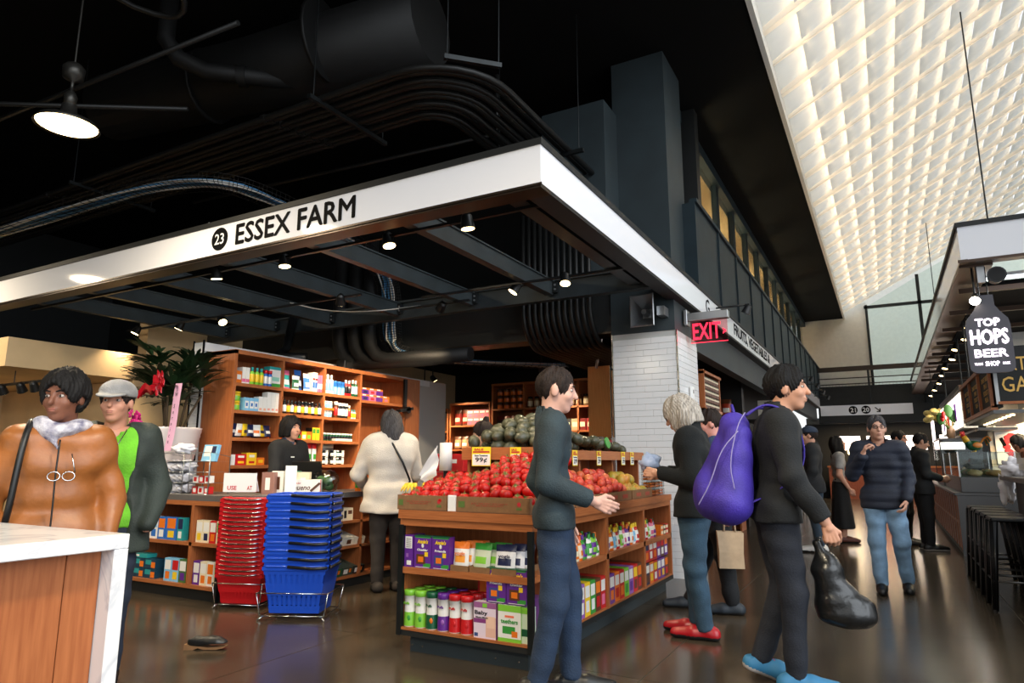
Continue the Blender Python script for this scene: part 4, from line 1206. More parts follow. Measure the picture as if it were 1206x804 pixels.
for layer in range(2):
    j = 0
    y = 3.665 + layer * .02
    while y < 4.27:
        x = -2.85 + (.037 if j % 2 else 0) + layer * .02
        while x < -1.9:
            if not (-2.492 < x < -2.41 and y < 3.75):
                z = tomh(x, y) + q.uniform(-.012, .012) - layer * .07
                if z > .92: place_tomato(x + q.uniform(-.006, .006), y + q.uniform(-.006, .006), z, 'ripe red tomato in the heap at the front of the island')
            x += .078
        y += .068; j += 1

tier = thing('display_tier', 'raised wooden ledge on the produce island carrying dark avocados', 'shelf', (-2.8, 4.3, .886))
G().box(0, .66, 0, 2.26, .33, .36).build('ledge_board', 'wood_h', tier)
G().box(-.01, .67, -.015, .005, .325, .415).build('front_lip', 'wood_h', tier)
G().box(.65, .67, .005, 2.26, .325, .4).build('side_lip', 'wood_h', tier)
G().box(-.01, .01, .005, 2.26, .325, .4).build('side_lip', 'wood_h', tier)
for y in (.02, .75, 1.5, 2.22): G().box(.4, .62, y, y + .03, 0, .33).build('support', 'wood_v', tier)
G().box(.02, .04, .02, 2.24, 0, .33).build('back_board', 'wood_v', tier)
G().box(.36, .38, .05, 2.24, 0, .33).build('back_board', 'wood_v', tier)
g = G()
def pear(v):
    k = 1 - .22 * max(0, v[0]) ; return (v[0] * 1.0, v[1] * k, v[2] * k)
g.sph((0, 0, 0), (.066, .047, .047), 14, 9, fn=pear); avo_me = g.mesh('avocado', 'avocado_skin')
q = random.Random(4)
def avoh(x, y):
    h = 1.31 + .22 * math.exp(-(((x + 2.5) / .3) ** 2 + ((y - 4.78) / .42) ** 2))
    return h + .06 * math.exp(-(((x + 2.35) / .3) ** 2 + ((y - 5.5) / .4) ** 2))
for layer in range(2):
    j = 0; y = 4.36
    while y < 6.15:
        x = -2.74 + (.05 if j % 2 else 0)
        while x < -2.17:
            z = avoh(x, y) - layer * .085 + q.uniform(-.01, .01)
            if z > 1.285 and (layer == 0 or z > 1.3):
                tag(put('avocado', avo_me, None, (x + q.uniform(-.01, .01), y + q.uniform(-.01, .01), z), (q.uniform(-.5, .5), q.uniform(-.7, .3), q.uniform(0, 6))), 'dark green avocado in the heap on the raised ledge', 'avocado', 'avocados heaped on the ledge')
            x += .105
        y += .088; j += 1

# fruit on the aisle side of the island
for k, (y0, y1) in enumerate(((4.3, 4.88), (4.9, 5.45), (5.48, 6.02))):
    board_tray(-2.16, -1.885, y0, y1, TZ, .075, ('brown tray of nectarines close to the island corner', 'brown tray of nectarines in the middle of the aisle side', 'brown tray of mangoes on the aisle side')[k], False)
    for dy in (.1, .34):
        tag(G().box(-1.884, -1.8832, y0 + dy, y0 + dy + .12, TZ + .02, TZ + .05).build('tray_print', 'ink_red_soft'), 'red printed patch on the side of a fruit tray', 'print', 'printed patches on fruit trays')
q = random.Random(9)
nec = G().sph((0, 0, 0), (.037, .037, .035), 12, 8).mesh('nectarine', 'nectarine_red')
nec2 = G().sph((0, 0, 0), (.039, .038, .036), 12, 8).mesh('nectarine', 'nectarine_gold')
man = G().sph((0, 0, 0), (.062, .048, .046), 14, 9, fn=pear).mesh('mango', 'mango_skin')
for layer in range(2):
    for i in range(4):
        for j in range(15):
            y = 4.34 + j * .077 + ((i + layer) % 2) * .038
            if y > 5.42: continue
            x = -1.93 - i * .066
            hh = .03 + .05 * abs(math.sin((y - 4.3) * 5.4)) * .6 + .04 * i
            z = TZ + .045 + hh - layer * .06 + q.uniform(-.012, .012)
            if z < TZ + .04: continue
            tag(put('nectarine', nec if q.random() < .7 else nec2, None, (x + q.uniform(-.03, .03), y + q.uniform(-.034, .034), z + q.uniform(-.012, .016)), (q.uniform(0, 3), q.uniform(0, 3), 0)), 'rosy nectarine heaped along the aisle side of the island', 'nectarine', 'nectarines on the aisle side')
for i in range(3):
    for j in range(5):
        for layer in range(2):
            if layer and (i == 0 or j in (0, 4)): continue
            tag(put('mango', man, None, (-1.95 - i * .085 + q.uniform(-.008, .008), 5.54 + j * .1, TZ + .055 + i * .025 + layer * .075), (q.uniform(-.4, .4), q.uniform(-1.2, -.3), q.uniform(0, 6))), 'green and yellow mango heaped beside the nectarines', 'mango', 'mangoes on the island')
# clear clamshells
def clam_me(w, d, h): return cached(('clam', w, d, h), lambda: G().bbox(-w / 2, w / 2, 0, d, 0, h, .006).mesh('clamshell', 'clam_clear'))
def fruit_fill(w, d, h, r, m, seed):
    def f():
        q = random.Random(seed); g = G()
        nx, ny, nz = max(1, int(w / (2 * r))), max(1, int(d / (2 * r))), max(1, int(h / (2 * r)))
        for i in range(nx):
            for j in range(ny):
                for k in range(nz):
                    g.sph((-w / 2 + (i + .5) * w / nx, (j + .5) * d / ny, (k + .5) * h / nz), r * q.uniform(.85, 1.0), 6, 4)
        return g.mesh('fruit', m)
    return cached(('fill', w, d, h, r, m, seed), f)
def clam(loc, rz, w, d, h, r, m, label, group, seed=1):
    t = thing('clamshell_box', label, 'fruit box', loc, rz, group)
    put('box_body', clam_me(w, d, h), t)
    o = put('fruit', fruit_fill(w - .014, d - .014, h - .012, r, m, seed), t, (0, .007, .004)); o['kind'] = 'stuff'
    G().box(-w / 2 - .004, w / 2 + .004, -.004, d + .004, h * .86, h * .89).build('rim', 'clam_clear', t)
for c in range(3):
    for l in range(4):
        m = 'berry_red' if l == 3 else 'berry_orange'
        clam((-1.9, 6.13 + c * .135, TZ + l * .068), PX, .125, .1, .064, .012, m, 'clear box of ' + ('dark red berries on top of' if l == 3 else 'golden berries in') + ' the stacks at the island end', 'berry boxes at the island end', seed=l)
q = random.Random(2)
for k in range(9):
    x = -2.24 - (k % 3) * .16; y = 5.75 + (k // 3) * .24 + (k % 2) * .03
    clam((x, y, 1.25), PX + q.uniform(-.3, .3), .15, .13, .09, .02, ('tomato_red', 'berry_orange', 'nectarine_red')[k % 3], 'clear box of small ' + ('red', 'orange', 'mixed')[k % 3] + ' tomatoes on the ledge end', 'tomato boxes on the ledge', seed=k)
    if k in (0, 3, 4): clam((x, y, 1.342), PX + q.uniform(-.3, .3), .15, .13, .08, .02, ('berry_orange', 'tomato_red')[k % 2], 'clear box of small tomatoes stacked on another box', 'tomato boxes on the ledge', seed=k + 20)
tag(G().cyl((-2.155, 5.62, 1.36), (-2.145, 5.62, 1.362), .05, n=18, smooth=False).build('green_sticker', pm(GRN)), 'round green sticker on a tomato box', 'sticker')
# netted squash pack
# price cards
def price(loc, rot, w, h, big, label):
    t = thing('price_card', label, 'price card', loc)
    t.rotation_euler = rot
    t = G().box(-w / 2, w / 2, -.002, 0, 0, h).build('card', 'tag_yellow', t)
    G().box(-w / 2 + .006, w / 2 - .006, -.003, -.002, .006, h * .62).build('white_field', 'paper_white', t)
    text(big, 'black_letter', t, (.0, -.0042, h * .3), fit=(w * .62, h * .3))
    G().box(-w / 2 + .01, w / 2 - .01, -.003, -.002, h * .7, h * .78).build('print_line', 'ink_red', t)
    text('sale', 'ink_red', t, (-w * .12, -.0042, h * .87), fit=(w * .5, h * .12))
    text('each', 'black_letter', t, (0, -.0042, h * .55), fit=(w * .7, h * .09))
price((-2.63, 4.275, 1.165), (0, 0, R(2)), .16, .14, 'p99', 'wide yellow price card reading 99 above the tomatoes')
price((-2.34, 4.275, 1.165), (0, 0, R(-2)), .09, .135, 'p99', 'narrow yellow price card reading 99 above the tomatoes')
for k, (y, l) in enumerate(((4.85, 'yellow price card on the ledge above the nectarines by the corner'), (5.35, 'yellow price card on the ledge above the nectarines'), (5.95, 'yellow price card on the ledge above the mangoes'), (6.2, 'yellow price card at the very end of the ledge'))):
    price((-2.127, y, 1.165), (0, 0, PX), .095, .12, 'p299', l)

# banana stand, bag roll and red crates behind the tomatoes
bs = thing('banana_stand', 'low dark table behind the tomatoes carrying bananas', 'table', (-3.5, 4.9, 0))
G().box(-.3, .3, -.1, .5, .78, .82).build('top', 'wood_dark', bs)
for x in (-.27, .27):
    for y in (-.07, .47): G().box(x - .02, x + .02, y - .02, y + .02, 0, .78).build('leg', 'dark_steel', bs)
q = random.Random(8)
for k in range(5):
    t = thing('banana_bunch', 'bunch of yellow bananas on the low table', 'bananas', (-3.72 + (k % 3) * .15, 4.92 + (k // 3) * .2, .85), q.uniform(0, 1), 'banana bunches')
    for b in range(5):
        a = -.5 + b * .25
        g = G(); pts = [(math.sin(a) * r_ * .9, -math.cos(a) * r_, .03 + .12 * (1 - (r_ / .17 - .5) ** 2 * 2.2)) for r_ in (0, .035, .07, .105, .14, .165)]
        g.tube(pts, [.006, .013, .017, .017, .012, .005], 7); g.build('banana', 'banana_yellow', t)
rl = thing('bag_roll', 'upright roll of white plastic produce bags with one bag pulled loose', 'bag roll', (-3.38, 4.9, .82))
G().cyl((0, 0, 0), (0, 0, .3), .02, n=10).build('post', 'dark_steel', rl)
mat('film_white', (238, 236, 236), .4)
G().lathe([(.02, .3), (.055, .3), (.055, .54), (.02, .54)], 18).build('roll', 'film_white', rl)
g = G()
vs = []
for j in range(9):
    v = j / 8
    for i in range(7):
        u = i / 6
        vs.append((-.05 - .16 * v * (1 - .3 * u), -.05 - .02 * math.sin(u * 9 + v * 3) - .05 * v, .52 - .26 * u - .2 * v * (1 - u) - .06 * v))
fs = [(j * 7 + i, j * 7 + i + 1, j * 7 + i + 8, j * 7 + i + 7) for j in range(8) for i in range(6)]
g.add(vs, fs, 0, True); g.build('loose_bag', 'film_white', rl)
for k, (x, z) in enumerate(((-3.85, .9), (-3.85, 1.09))):
    t = thing('red_crate', ('red printed crate under another one behind the bananas', 'red printed crate on top of another one behind the bananas')[k], 'crate', (-4.05 + .02 * k, 5.9, z))
    G().bbox(-.18, .18, 0, .28, 0, .185, .006).build('body', pm(RED), t); G().box(-.1, .1, -.002, 0, .09, .13).build('white_print', 'paper_white', t)
t = thing('side_table', 'dark table under the red printed crates', 'table', (-4.05, 6.05, 0))
G().box(-.35, .35, -.2, .3, .86, .9).build('top', 'wood_dark', t)
for x in (-.32, .32):
    for y in (-.17, .27): G().box(x - .02, x + .02, y - .02, y + .02, 0, .86).build('leg', 'dark_steel', t)

# ---------------------------------------------------------------- shelves at the back of the shop
def back_shelf(name, label, x0, x1, y, top, lv, d=.4):
    t = thing(name, label, 'shelf', (x0, y, 0))
    w = x1 - x0
    for x in (0, w - .03): G().box(x, x + .03, 0, d, 0, top).build('upright', 'wood_v', t)
    G().box(0, w, d, d + .02, 0, top).build('back_panel', 'wood_v', t)
    G().box(0, w, -.005, d, top, top + .04).build('top_board', 'wood_h', t)
    for z in lv: G().box(.03, w - .03, 0, d, z - .03, z).build('shelf_board', 'wood_h', t)
    return t
back_shelf('back_shelf', 'wooden back shelf of framed white boxes beyond the tall wall shelf', -8.0, -7.2, 10.5, 2.14, [.5, .9, 1.3, 1.76])
back_shelf('back_shelf', 'wooden back shelf with pink boxes and red bags, middle of three', -7.17, -6.28, 10.5, 2.24, [.5, .9, 1.42, 1.86])
bsc = back_shelf('back_shelf', 'tallest wooden back shelf with striped jars on its top board', -6.25, -3.7, 10.5, 2.56, [.5, .9, 1.38, 1.72, 2.14])
for x in (.65, 1.7): G().box(x, x + .03, 0, .4, 0, 2.56).build('upright', 'wood_v', bsc)
wbx = carton(.2, .1, .17, WHT, ((.2, .8, .15, .7, (90, 90, 84)), (.3, .7, .3, .6, CRM)), side=CRM)
for k in range(3):
    for z in range(2): item('coffee_box', wbx, (-7.85 + k * .23, 10.53, 1.76 + z * .172), 0, 'white box with dark picture on the shelf beyond the wall shelf', 'box', 'white picture boxes')
for k in range(4): item('snack_bag', pouch(.17, .3, (120, 30, 26), BRN, CRM, t=.08), (-7.88 + k * .17, 10.62, 1.3), 0, 'dark red glossy snack bag below the white picture boxes', 'bag', 'dark red bags on the back shelf')
for k in range(3): item('yellow_pack', carton(.2, .15, .32, YEL, ((.1, .9, .5, .9, (200, 220, 60)), (.2, .8, .15, .4, CRM))), (-7.85 + k * .22, 10.53, .9), 0, 'bright yellow pack low on the shelf beyond the wall shelf', 'pack', 'yellow packs')
for k in range(2): item('snack_bag', pouch(.16, .3, (150, 40, 30), BRN, CRM, t=.08), (-7.05 + k * .17, 10.62, 1.86), 0, 'red and brown snack bag beside the pink boxes', 'bag', 'red bags beside pink boxes')
for k in range(4):
    for z in range(2): item('pink_box', carton(.13, .1, .14, (200, 120, 130), ((.1, .9, .6, .85, WHT), (.3, .7, .1, .45, PNK))), (-6.73 + k * .132, 10.53, 1.86 + z * .142), 0, 'pink tea box in the double row on the middle back shelf', 'box', 'pink tea boxes')
for k in range(5): item('cookie_bag', pouch(.16, .24, (196, 150, 110), BRN, WHT, t=.09), (-7.05 + k * .165, 10.62, 1.42), 0, 'tan cookie bag on the middle back shelf', 'bag', 'cookie bags')
sj = tin(.055, .12, BRN, ORG, BLK)
for k in range(4):
    for z in range(3): item('striped_jar', sj, (-6.12 + k * .14, 10.6, 2.14 + z * .121), 0, 'striped orange and dark jar stacked at the top of the tallest back shelf', 'jar', 'striped jars')
gj = bottle(.05, .2, (150, 120, 80), CRM, BLK, neck=.8)
for k in range(13): item('glass_jar', gj, (-5.5 + k * .135, 10.6, 2.14), 0, 'preserve jar with dark lid on the tallest back shelf', 'jar', 'preserve jars on the back shelf')
for k in range(4): item('snack_bag', pouch(.15, .3, (60, 44, 36), (120, 40, 30), CRM, t=.08), (-6.12 + k * .15, 10.62, 1.72), 0, 'dark chip bag on the tallest back shelf', 'bag', 'dark chip bags')
for k in range(12):
    c = ((150, 40, 40), (60, 60, 62), (180, 150, 120), (120, 30, 30))[k % 4]
    item('preserve_box', carton(.13, .1, .2, c, ((.15, .85, .3, .7, CRM),)), (-5.45 + k * .14, 10.53, 1.72), 0, ('red', 'grey', 'tan', 'maroon')[k % 4] + ' preserve box on the tallest back shelf', 'box', 'preserve boxes on the back shelf')
for k in range(12): item('snack_bag', pouch(.17, .26, ((120, 80, 50), (80, 40, 30), (150, 110, 60))[k % 3], BRN, CRM, t=.08), (-6.1 + k * .19, 10.62, 1.38), 0, 'brown chip bag low on the tallest back shelf', 'bag', 'brown chip bags')
# pale wooden shelf end beside the column
t = thing('gondola_shelf', 'pale wooden shelf end panel standing beside the tiled column', 'shelf', (-3.39, 8.2, 0))
G().box(0, .31, 0, .03, 0, 2.44).build('end_panel', 'wood_pale', t)
G().box(.0, .31, 1.5, 1.53, 0, 2.44).build('end_panel', 'wood_pale', t)
G().box(.14, .16, .03, 1.5, 0, 2.44).build('back_panel', 'wood_pale', t)
for z in (.3, .8, 1.3, 1.8, 2.3): G().box(0, .31, .03, 1.5, z - .025, z).build('shelf_board', 'wood_pale', t)
G().box(.312, .32, -.004, .03, 0, 2.44).build('edge_trim', 'chrome', t)
tag(G().obox((-3.14, 8.0, 2.62), (.03, .03, .5), (R(20), R(20), 0)).build('signboard_edge', 'alu'), 'thin metal strut leaning above the pale shelf end', 'strut')

# shelves on the aisle side beyond the column
t = thing('aisle_shelf', 'wooden cabinet of small jars beyond the tiled column', 'shelf', (-2.45, 9.0, 0))
for y in (0, .95): G().box(0, .4, y, y + .04, 0, 2.42).build('upright', 'wood_v', t)
for z in (.1, .5, .95, 1.4, 1.9, 2.4): G().box(0, .42, 0, .99, z - .035, z).build('shelf_board', 'wood_h', t)
G().box(-.02, 0, 0, .99, 0, 2.42).build('back_panel', 'wood_v', t)
sj2 = tin(.033, .085, CRM, BRN, BLK)
for k in range(11):
    for z in range(5): item('spice_jar', sj2, (-2.08, 9.08 + k * .08, 1.9 + z * .087), 0, 'small dark-lidded spice jar in the stacked block beyond the column', 'jar', 'stacked spice jars')
for k in range(9):
    c = (LGR, WHT, RED, SKY, YEL)[k % 5]
    item('snack_pouch', pouch(.1, .24, c, WHT, TEA, t=.06), (-2.1, 9.1 + k * .098, 1.4), PX, cname(c) + ' snack pouch below the spice jars', 'pouch', 'pouches below the spice jars')
for k in range(8): item('candy_box', carton(.1, .12, .18, (ORG, RED, YEL, CRM)[k % 4], ((.2, .8, .2, .7, WHT),)), (-2.06, 9.1 + k * .105, .95), PX, ('orange', 'red', 'yellow', 'cream')[k % 4] + ' candy box low beyond the column', 'box', 'candy boxes beyond the column')
t = thing('poster_frame', 'small bright framed poster standing between column and jar cabinet', 'poster', (-2.15, 8.45, 1.45))
G().box(0, .03, 0, .42, 0, .86).build('frame', 'wood_v', t); G().box(.03, .034, .03, .39, .03, .83).build('print', pm((255, 240, 210)), t); G().box(.034, .036, .08, .34, .1, .5).build('picture', pm(ORG), t); G().box(0, .03, .19, .23, -1.45, 0).build('stand_post', 'wood_v', t); G().box(-.12, .15, .1, .32, -1.45, -1.43).build('stand_foot', 'wood_v', t)
t = back_shelf('back_shelf', 'wooden shelf with bags facing the shop front beyond the jar cabinet', -4.3, -2.3, 12.4, 1.95, [.5, .95, 1.4])
for k in range(9): item('snack_bag', pouch(.19, .32, (CRM, (190, 160, 130), (170, 60, 40))[k % 3], BRN, WHT, t=.09), (-4.15 + k * .21, 12.5, 1.99), 0, 'pale snack bag standing on the shelf beyond the jar cabinet', 'bag', 'bags beyond the jar cabinet')
for k in range(9): item('snack_bag', pouch(.19, .3, ((120, 60, 40), (70, 60, 60), (160, 110, 60))[k % 3], BRN, WHT, t=.09), (-4.15 + k * .21, 12.5, 1.4), 0, 'dark snack bag inside the shelf beyond the jar cabinet', 'bag', 'bags inside the far shelf')
for k in range(9): item('snack_bag', pouch(.19, .3, ((180, 60, 40), (70, 60, 60), (190, 130, 60))[k % 3], BRN, WHT, t=.09), (-4.15 + k * .21, 12.5, .95), 0, 'dark snack bag on the low board of the shelf beyond the jar cabinet', 'bag', 'bags inside the far shelf')
# pale pillar and produce racks further along the aisle
g = G(); g.box(-2.45, -1.95, 15.9, 16.9, 0, 2.55); struct(g.build('wall_pillar', 'white_wall'))
for kk, y in enumerate((13.2, 17.4, 19.6, 21.8)):
    t = thing('aisle_rack', ('black wire rack of snacks before the pale pillar', 'black wire rack of snacks just past the pale pillar', 'black wire rack of snacks further past the pale pillar', 'black wire rack of snacks at the end of the aisle')[kk], 'rack', (-2.35, y, 0))
    for yy in (0, 1.6):
        for x in (0, .35): G().box(x, x + .03, yy, yy + .03, 0, 2.0).build('post', 'dark_steel', t)
    for z in (.3, .75, 1.2, 1.65, 1.98): G().box(0, .38, 0, 1.63, z - .02, z).build('shelf_board', 'dark_steel', t)
    for z in (.3, .75, 1.2, 1.65):
        for k in range(8):
            c = (CRM, RED, (170, 120, 70), WHT, ORG, (90, 60, 40))[(k * 5 + int(z * 7) + kk) % 6]
            item('snack_bag', pouch(.18, .3, c, BRN, WHT, t=.08), (-2.1, y + .12 + k * .2, z), PX, cname(c) + ' snack bag on the ' + ('rack before', 'rack just past', 'rack further past', 'last rack past')[kk] + ' the pale pillar', 'bag', 'snack bags on the aisle racks')
# ---------------------------------------------------------------- checkout counter
mat('counter_top', (96, 92, 90), .4, var=.05)
mat('marble', (222, 220, 218), .2, rgb2=(240, 239, 238), vscale=1.6)
def marble_nodes():
    m = MATS['marble']; nt = m.node_tree; b = nt.nodes['Principled BSDF']
    tc = nt.nodes.new('ShaderNodeTexCoord'); n = nt.nodes.new('ShaderNodeTexNoise'); n.inputs['Scale'].default_value = 2.2; n.inputs['Detail'].default_value = 8; n.inputs['Distortion'].default_value = 1.4
    r = nt.nodes.new('ShaderNodeValToRGB'); e = r.color_ramp.elements
    e[0].position = .47; e[0].color = L3((232, 231, 230)); e[1].position = .53; e[1].color = L3((236, 235, 234))
    x = e.new(.5); x.color = L3((206, 207, 211))
    nt.links.new(tc.outputs['Object'], n.inputs['Vector']); nt.links.new(n.outputs['Fac'], r.inputs['Fac']); nt.links.new(r.outputs['Color'], b.inputs['Base Color'])
marble_nodes()
ct = thing('checkout_counter', 'checkout counter with dark edged top and wooden shelves of boxes', 'counter', (-5.1, 4.0, 0))
G().box(-2.4, -.0, .05, .55, 0, .1).build('plinth', 'black_paint', ct)
G().box(-2.4, .0, 0, .55, .85, .9).build('top_board', 'counter_top', ct)
G().box(-2.4, -.0, 0, .5, .81, .85).build('apron', 'wood_h', ct)
for z in (.1, .46): G().box(-2.4, -.03, .0, .5, z, z + .03).build('shelf_board', 'wood_h', ct)
G().box(-2.4, 0, .5, .52, .1, .85).build('back_panel', 'wood_v', ct)
for x in (-1.3, -.42): G().box(x, x + .035, 0, .5, .13, .81).build('upright', 'wood_v', ct)
G().box(-.035, .0, -.006, .03, 0, .85).build('corner_post', 'dark_steel', ct)
# chamfer and aisle-side wing
g = G(); g.add([(0, 0, .85), (.42, .42, .85), (.42, 2.2, .85), (-.1, 2.2, .85), (-.1, .55, .85), (0, .55, .85), (0, 0, .9), (.42, .42, .9), (.42, 2.2, .9), (-.1, 2.2, .9), (-.1, .55, .9), (0, .55, .9)],
                 [(0, 5, 4, 3, 2, 1), (6, 7, 8, 9, 10, 11), (0, 1, 7, 6), (1, 2, 8, 7), (2, 3, 9, 8), (3, 4, 10, 9), (4, 5, 11, 10), (5, 0, 6, 11)])
g.build('wing_top', 'counter_top', ct)
g = G(); g.add([(.03, .03, 0), (.4, .4, 0), (.4, .4, .1), (.03, .03, .1)], [(0, 1, 2, 3)]); g.build('wing_plinth', 'black_paint', ct)
G().box(-.1, .4, .42, 2.2, 0, .08).build('wing_plinth', 'black_paint', ct)
for z in (.08, .36, .6): G().box(.05, .42, .42, 2.18, z, z + .025).build('shelf_board', 'wood_h', ct)
G().box(.03, .05, .1, 2.18, .1, .85).build('back_panel', 'wood_v', ct)
for y in (.42, 1.3, 2.16): G().box(.05, .42, y, y + .03, .1, .85).build('upright', 'wood_v', ct)
g = G()
for z in (.12, .47): g.add([(0.02, .04, z), (.4, .42, z), (.2, .5, z), (0.02, .4, z), (0.02, .04, z + .03), (.4, .42, z + .03), (.2, .5, z + .03), (0.02, .4, z + .03)], [(0, 3, 2, 1), (4, 5, 6, 7), (0, 1, 5, 4), (1, 2, 6, 5), (2, 3, 7, 6), (3, 0, 4, 7)])
g.build('corner_shelf', 'wood_h', ct)['kind'] = 'stuff'
for k in range(3):
    for z in (.15, .5): item('pasta_box', carton(.085, .05, .19, WHT, ((.1, .9, .5, .9, GRN),)), (-5.03 + k * .09, 4.1 + k * .09, z), R(45), 'white pasta box on the chamfered counter corner', 'box', 'boxes on the counter corner')
GF = 'boxes on the checkout front'
def crow(x, z, n, w, h, cols, lab):
    for k in range(n):
        c = cols[k % len(cols)]
        item('pasta_box', carton(w, .06, h, c[0], ((.08, .92, .5, .92, c[1]), (.2, .8, .1, .42, c[2]))), (x + k * (w + .006), 4.03, z), 0, cname(c[0]) + lab, 'box', GF)
MAC = [(BRN, WHT, ORG), (WHT, NAV, YEL), (PUR, WHT, ORG), (NAV, WHT, ORG), (WHT, GRN, YEL), (RED, WHT, YEL)]
crow(-6.95, .49, 4, .1, .19, MAC, ' pasta box on the upper checkout shelf, wide bay')
crow(-6.32, .49, 4, .11, .2, [(NAV, (90, 60, 80), ORG), (BRN, NAV, RED), (WHT, SKY, BLU), (BLU, ORG, WHT)], ' macaroni box on the upper checkout shelf, middle bay')
item('pasta_box', carton(.15, .06, .2, BLU, ((.1, .9, .5, .95, ORG), (.2, .8, .1, .4, YEL))), (-5.83, 4.03, .49), 0, 'wide blue macaroni box beside the checkout divider', 'box', None)
item('pasta_box', carton(.08, .06, .2, TEA, ((.1, .9, .5, .95, NAV), (.2, .8, .1, .4, WHT))), (-5.7, 4.03, .49), 0, 'teal macaroni box beside the checkout divider', 'box', None)
crow(-5.43, .49, 4, .085, .19, [(CRM, WHT, YEL), (CRM, WHT, NAV), (RED, WHT, ORG), (CRM, GRN, YEL)], ' shell pasta box on the upper checkout shelf by the corner post')
for z in range(2):
    for k in range(4): item('meal_box', carton(.17, .1, .085, (20, 60, 80), ((.1, .6, .4, .9, TEA), (.6, .95, .1, .7, ORG))), (-6.62 + k * .175, 4.03, .13 + z * .087), 0, 'dark teal ready meal box stacked on the lower checkout shelf', 'box', 'ready meal boxes')
item('meal_box', carton(.3, .1, .035, TEA, ((.1, .6, .3, .8, WHT),)), (-6.3, 4.03, .306), 0, 'flat teal box lying on the ready meal boxes', 'box', None)
crow(-5.83, .13, 3, .1, .2, [(SKY, WHT, ORG), (SKY, RED, YEL), ((70, 110, 60), WHT, PUR)], ' milk mix box on the lower checkout shelf')
crow(-5.43, .13, 4, .088, .2, [(PUR, WHT, WHT), (CRM, WHT, ORG), (WHT, ORG, ORG), (CRM, GRN, YEL)], ' soup box on the lower checkout shelf by the corner post')
for k in range(4): item('spread_jar', tin(.04, .1, (60, 50, 90), ORG, BRN), (-5.28 + k * .085, 4.3, .49), 0, 'dark spread jar behind the shell pasta boxes', 'jar', 'spread jars')
GW = 'packs on the checkout wing'
for k in range(5): item('carton_pack', carton(.14, .12, .12, CRM, ((.1, .35, .2, .8, BLK), (.5, .9, .5, .8, BRN))), (-4.71, 4.55 + k * .15, .625), PX, 'cream carton with dark print on the top board of the checkout wing', 'carton', GW)
for k in range(6): item('tray_pack', carton(.15, .25, .07, (214, 212, 200), ((.3, .7, .2, .8, BRN),), top=(196, 196, 184)), (-4.71, 4.55 + k * .155, .386), PX, 'pale tray pack tilted on the middle board of the checkout wing', 'pack', GW, rx=R(14))
for k in range(6): item('tea_tray', carton(.15, .25, .075, (DGR, (60, 70, 60), BLK)[k % 3], ((.1, .5, .2, .8, WHT), (.6, .8, .3, .8, ORG)), top=(70, 84, 74)), (-4.71, 4.55 + k * .155, .106), PX, ('green', 'grey', 'black')[k % 3] + ' tea tray tilted on the bottom board of the checkout wing', 'pack', GW, rx=R(14))

# things on the counter
t = thing('candy_display', 'white chocolate bar display box with brown script and yellow top flap', 'box', (-4.78, 4.62, .9), R(40))
put('box_body', carton(.3, .16, .13, WHT, ((0, .1, 0, 1, RED), (.98, 1, 0, 1, RED)), side=WHT), t)
text('bueno', pm_name(BRN), t, (-.02, -.0012, .06), fit=(.15, .05)); text('puppet', 'ink_red', t, (-.06, -.0012, .1), fit=(.06, .016))
g = G()
for k in range(4): g.obox((.07 + k * .02, -.003, .035 + k * .018), (.03, .004, .022), (0, R(-42), 0))
g.build('bar_picture', pm(BRN), t)['kind'] = 'stuff'
G().box(-.1, .05, .1, .11, .13, .19).build('yellow_flap', pm(YEL), t)
for k, (x, y, c, h, rz, lab) in enumerate(((-5.02, 4.3, (150, 110, 100), .2, .3, 'brown wine-print card box on the counter'), (-4.98, 4.38, WHT, .21, .3, 'white card box with dark oval print'), (-4.9, 4.48, (70, 140, 110), .21, .3, 'green card stack on the counter'), (-4.86, 4.5, WHT, .2, .4, 'white leaflet stack on the counter'), (-4.8, 4.52, CRM, .2, .5, 'cream leaflet stack on the counter'))):
    item('leaflet_holder', carton(.12, .06, h, c, ((.3, .7, .2, .75, BRN if k == 1 else WHT),)), (x, y + .1, .9), rz, lab, 'leaflets', None)
t = thing('card_reader', 'black till screen on a stand behind the leaflets', 'till', (-5.05, 4.9, .9), R(200))
G().box(-.04, .04, -.04, .04, 0, .1).build('stand', 'plastic_black', t); G().obox((0, -.02, .2), (.3, .03, .2), (R(-15), 0, 0)).build('screen', 'plastic_black', t); G().obox((0, -.04, .2), (.27, .004, .17), (R(-15), 0, 0)).build('display', 'rubber', t)
t = thing('receipt_display', 'tall white folded card on the counter edge', 'card', (-4.83, 4.5, .9), R(50))
G().box(-.05, .05, 0, .004, 0, .26).build('panel', 'paper_white', t); G().box(-.05, .05, .06, .064, 0, .22).build('panel', 'paper_white', t)
item('sauce_bottle', bottle(.028, .22, ORG, GRN, (190, 130, 50), neck=.6), (-4.75, 5.32, .9), 0, 'orange juice bottle with green label on the counter', 'bottle', None)
item('sauce_bottle', bottle(.025, .17, WHT, ORG, BLK, neck=.6), (-4.75, 5.42, .9), 0, 'small white bottle beside the orange juice bottle', 'bottle', None)
glass_mat('film_clear', (232, 236, 234), .12, .15)
t = thing('produce_bag', 'clear plastic bag of green vegetables on the counter', 'bag', (-4.85, 4.95, .9))
g = G()
def wob(v): 
    k = 1 + .08 * math.sin(v[0] * 7 + v[2] * 5) + .06 * math.sin(v[1] * 9); return (v[0] * k, v[1] * k, max(-.85, v[2] * k))
g.sph((0, 0, .1), (.16, .11, .115), 16, 10, fn=wob); g.build('film', 'film_clear', t)
for k, (x, y, z) in enumerate(((-.05, 0, .06), (.04, .02, .06), (0, -.04, .12), (.06, -.02, .11))): G().sph((x, y, z), (.05, .045, .045), 10, 7).build('vegetable', pm((70, 110, 60)), t)

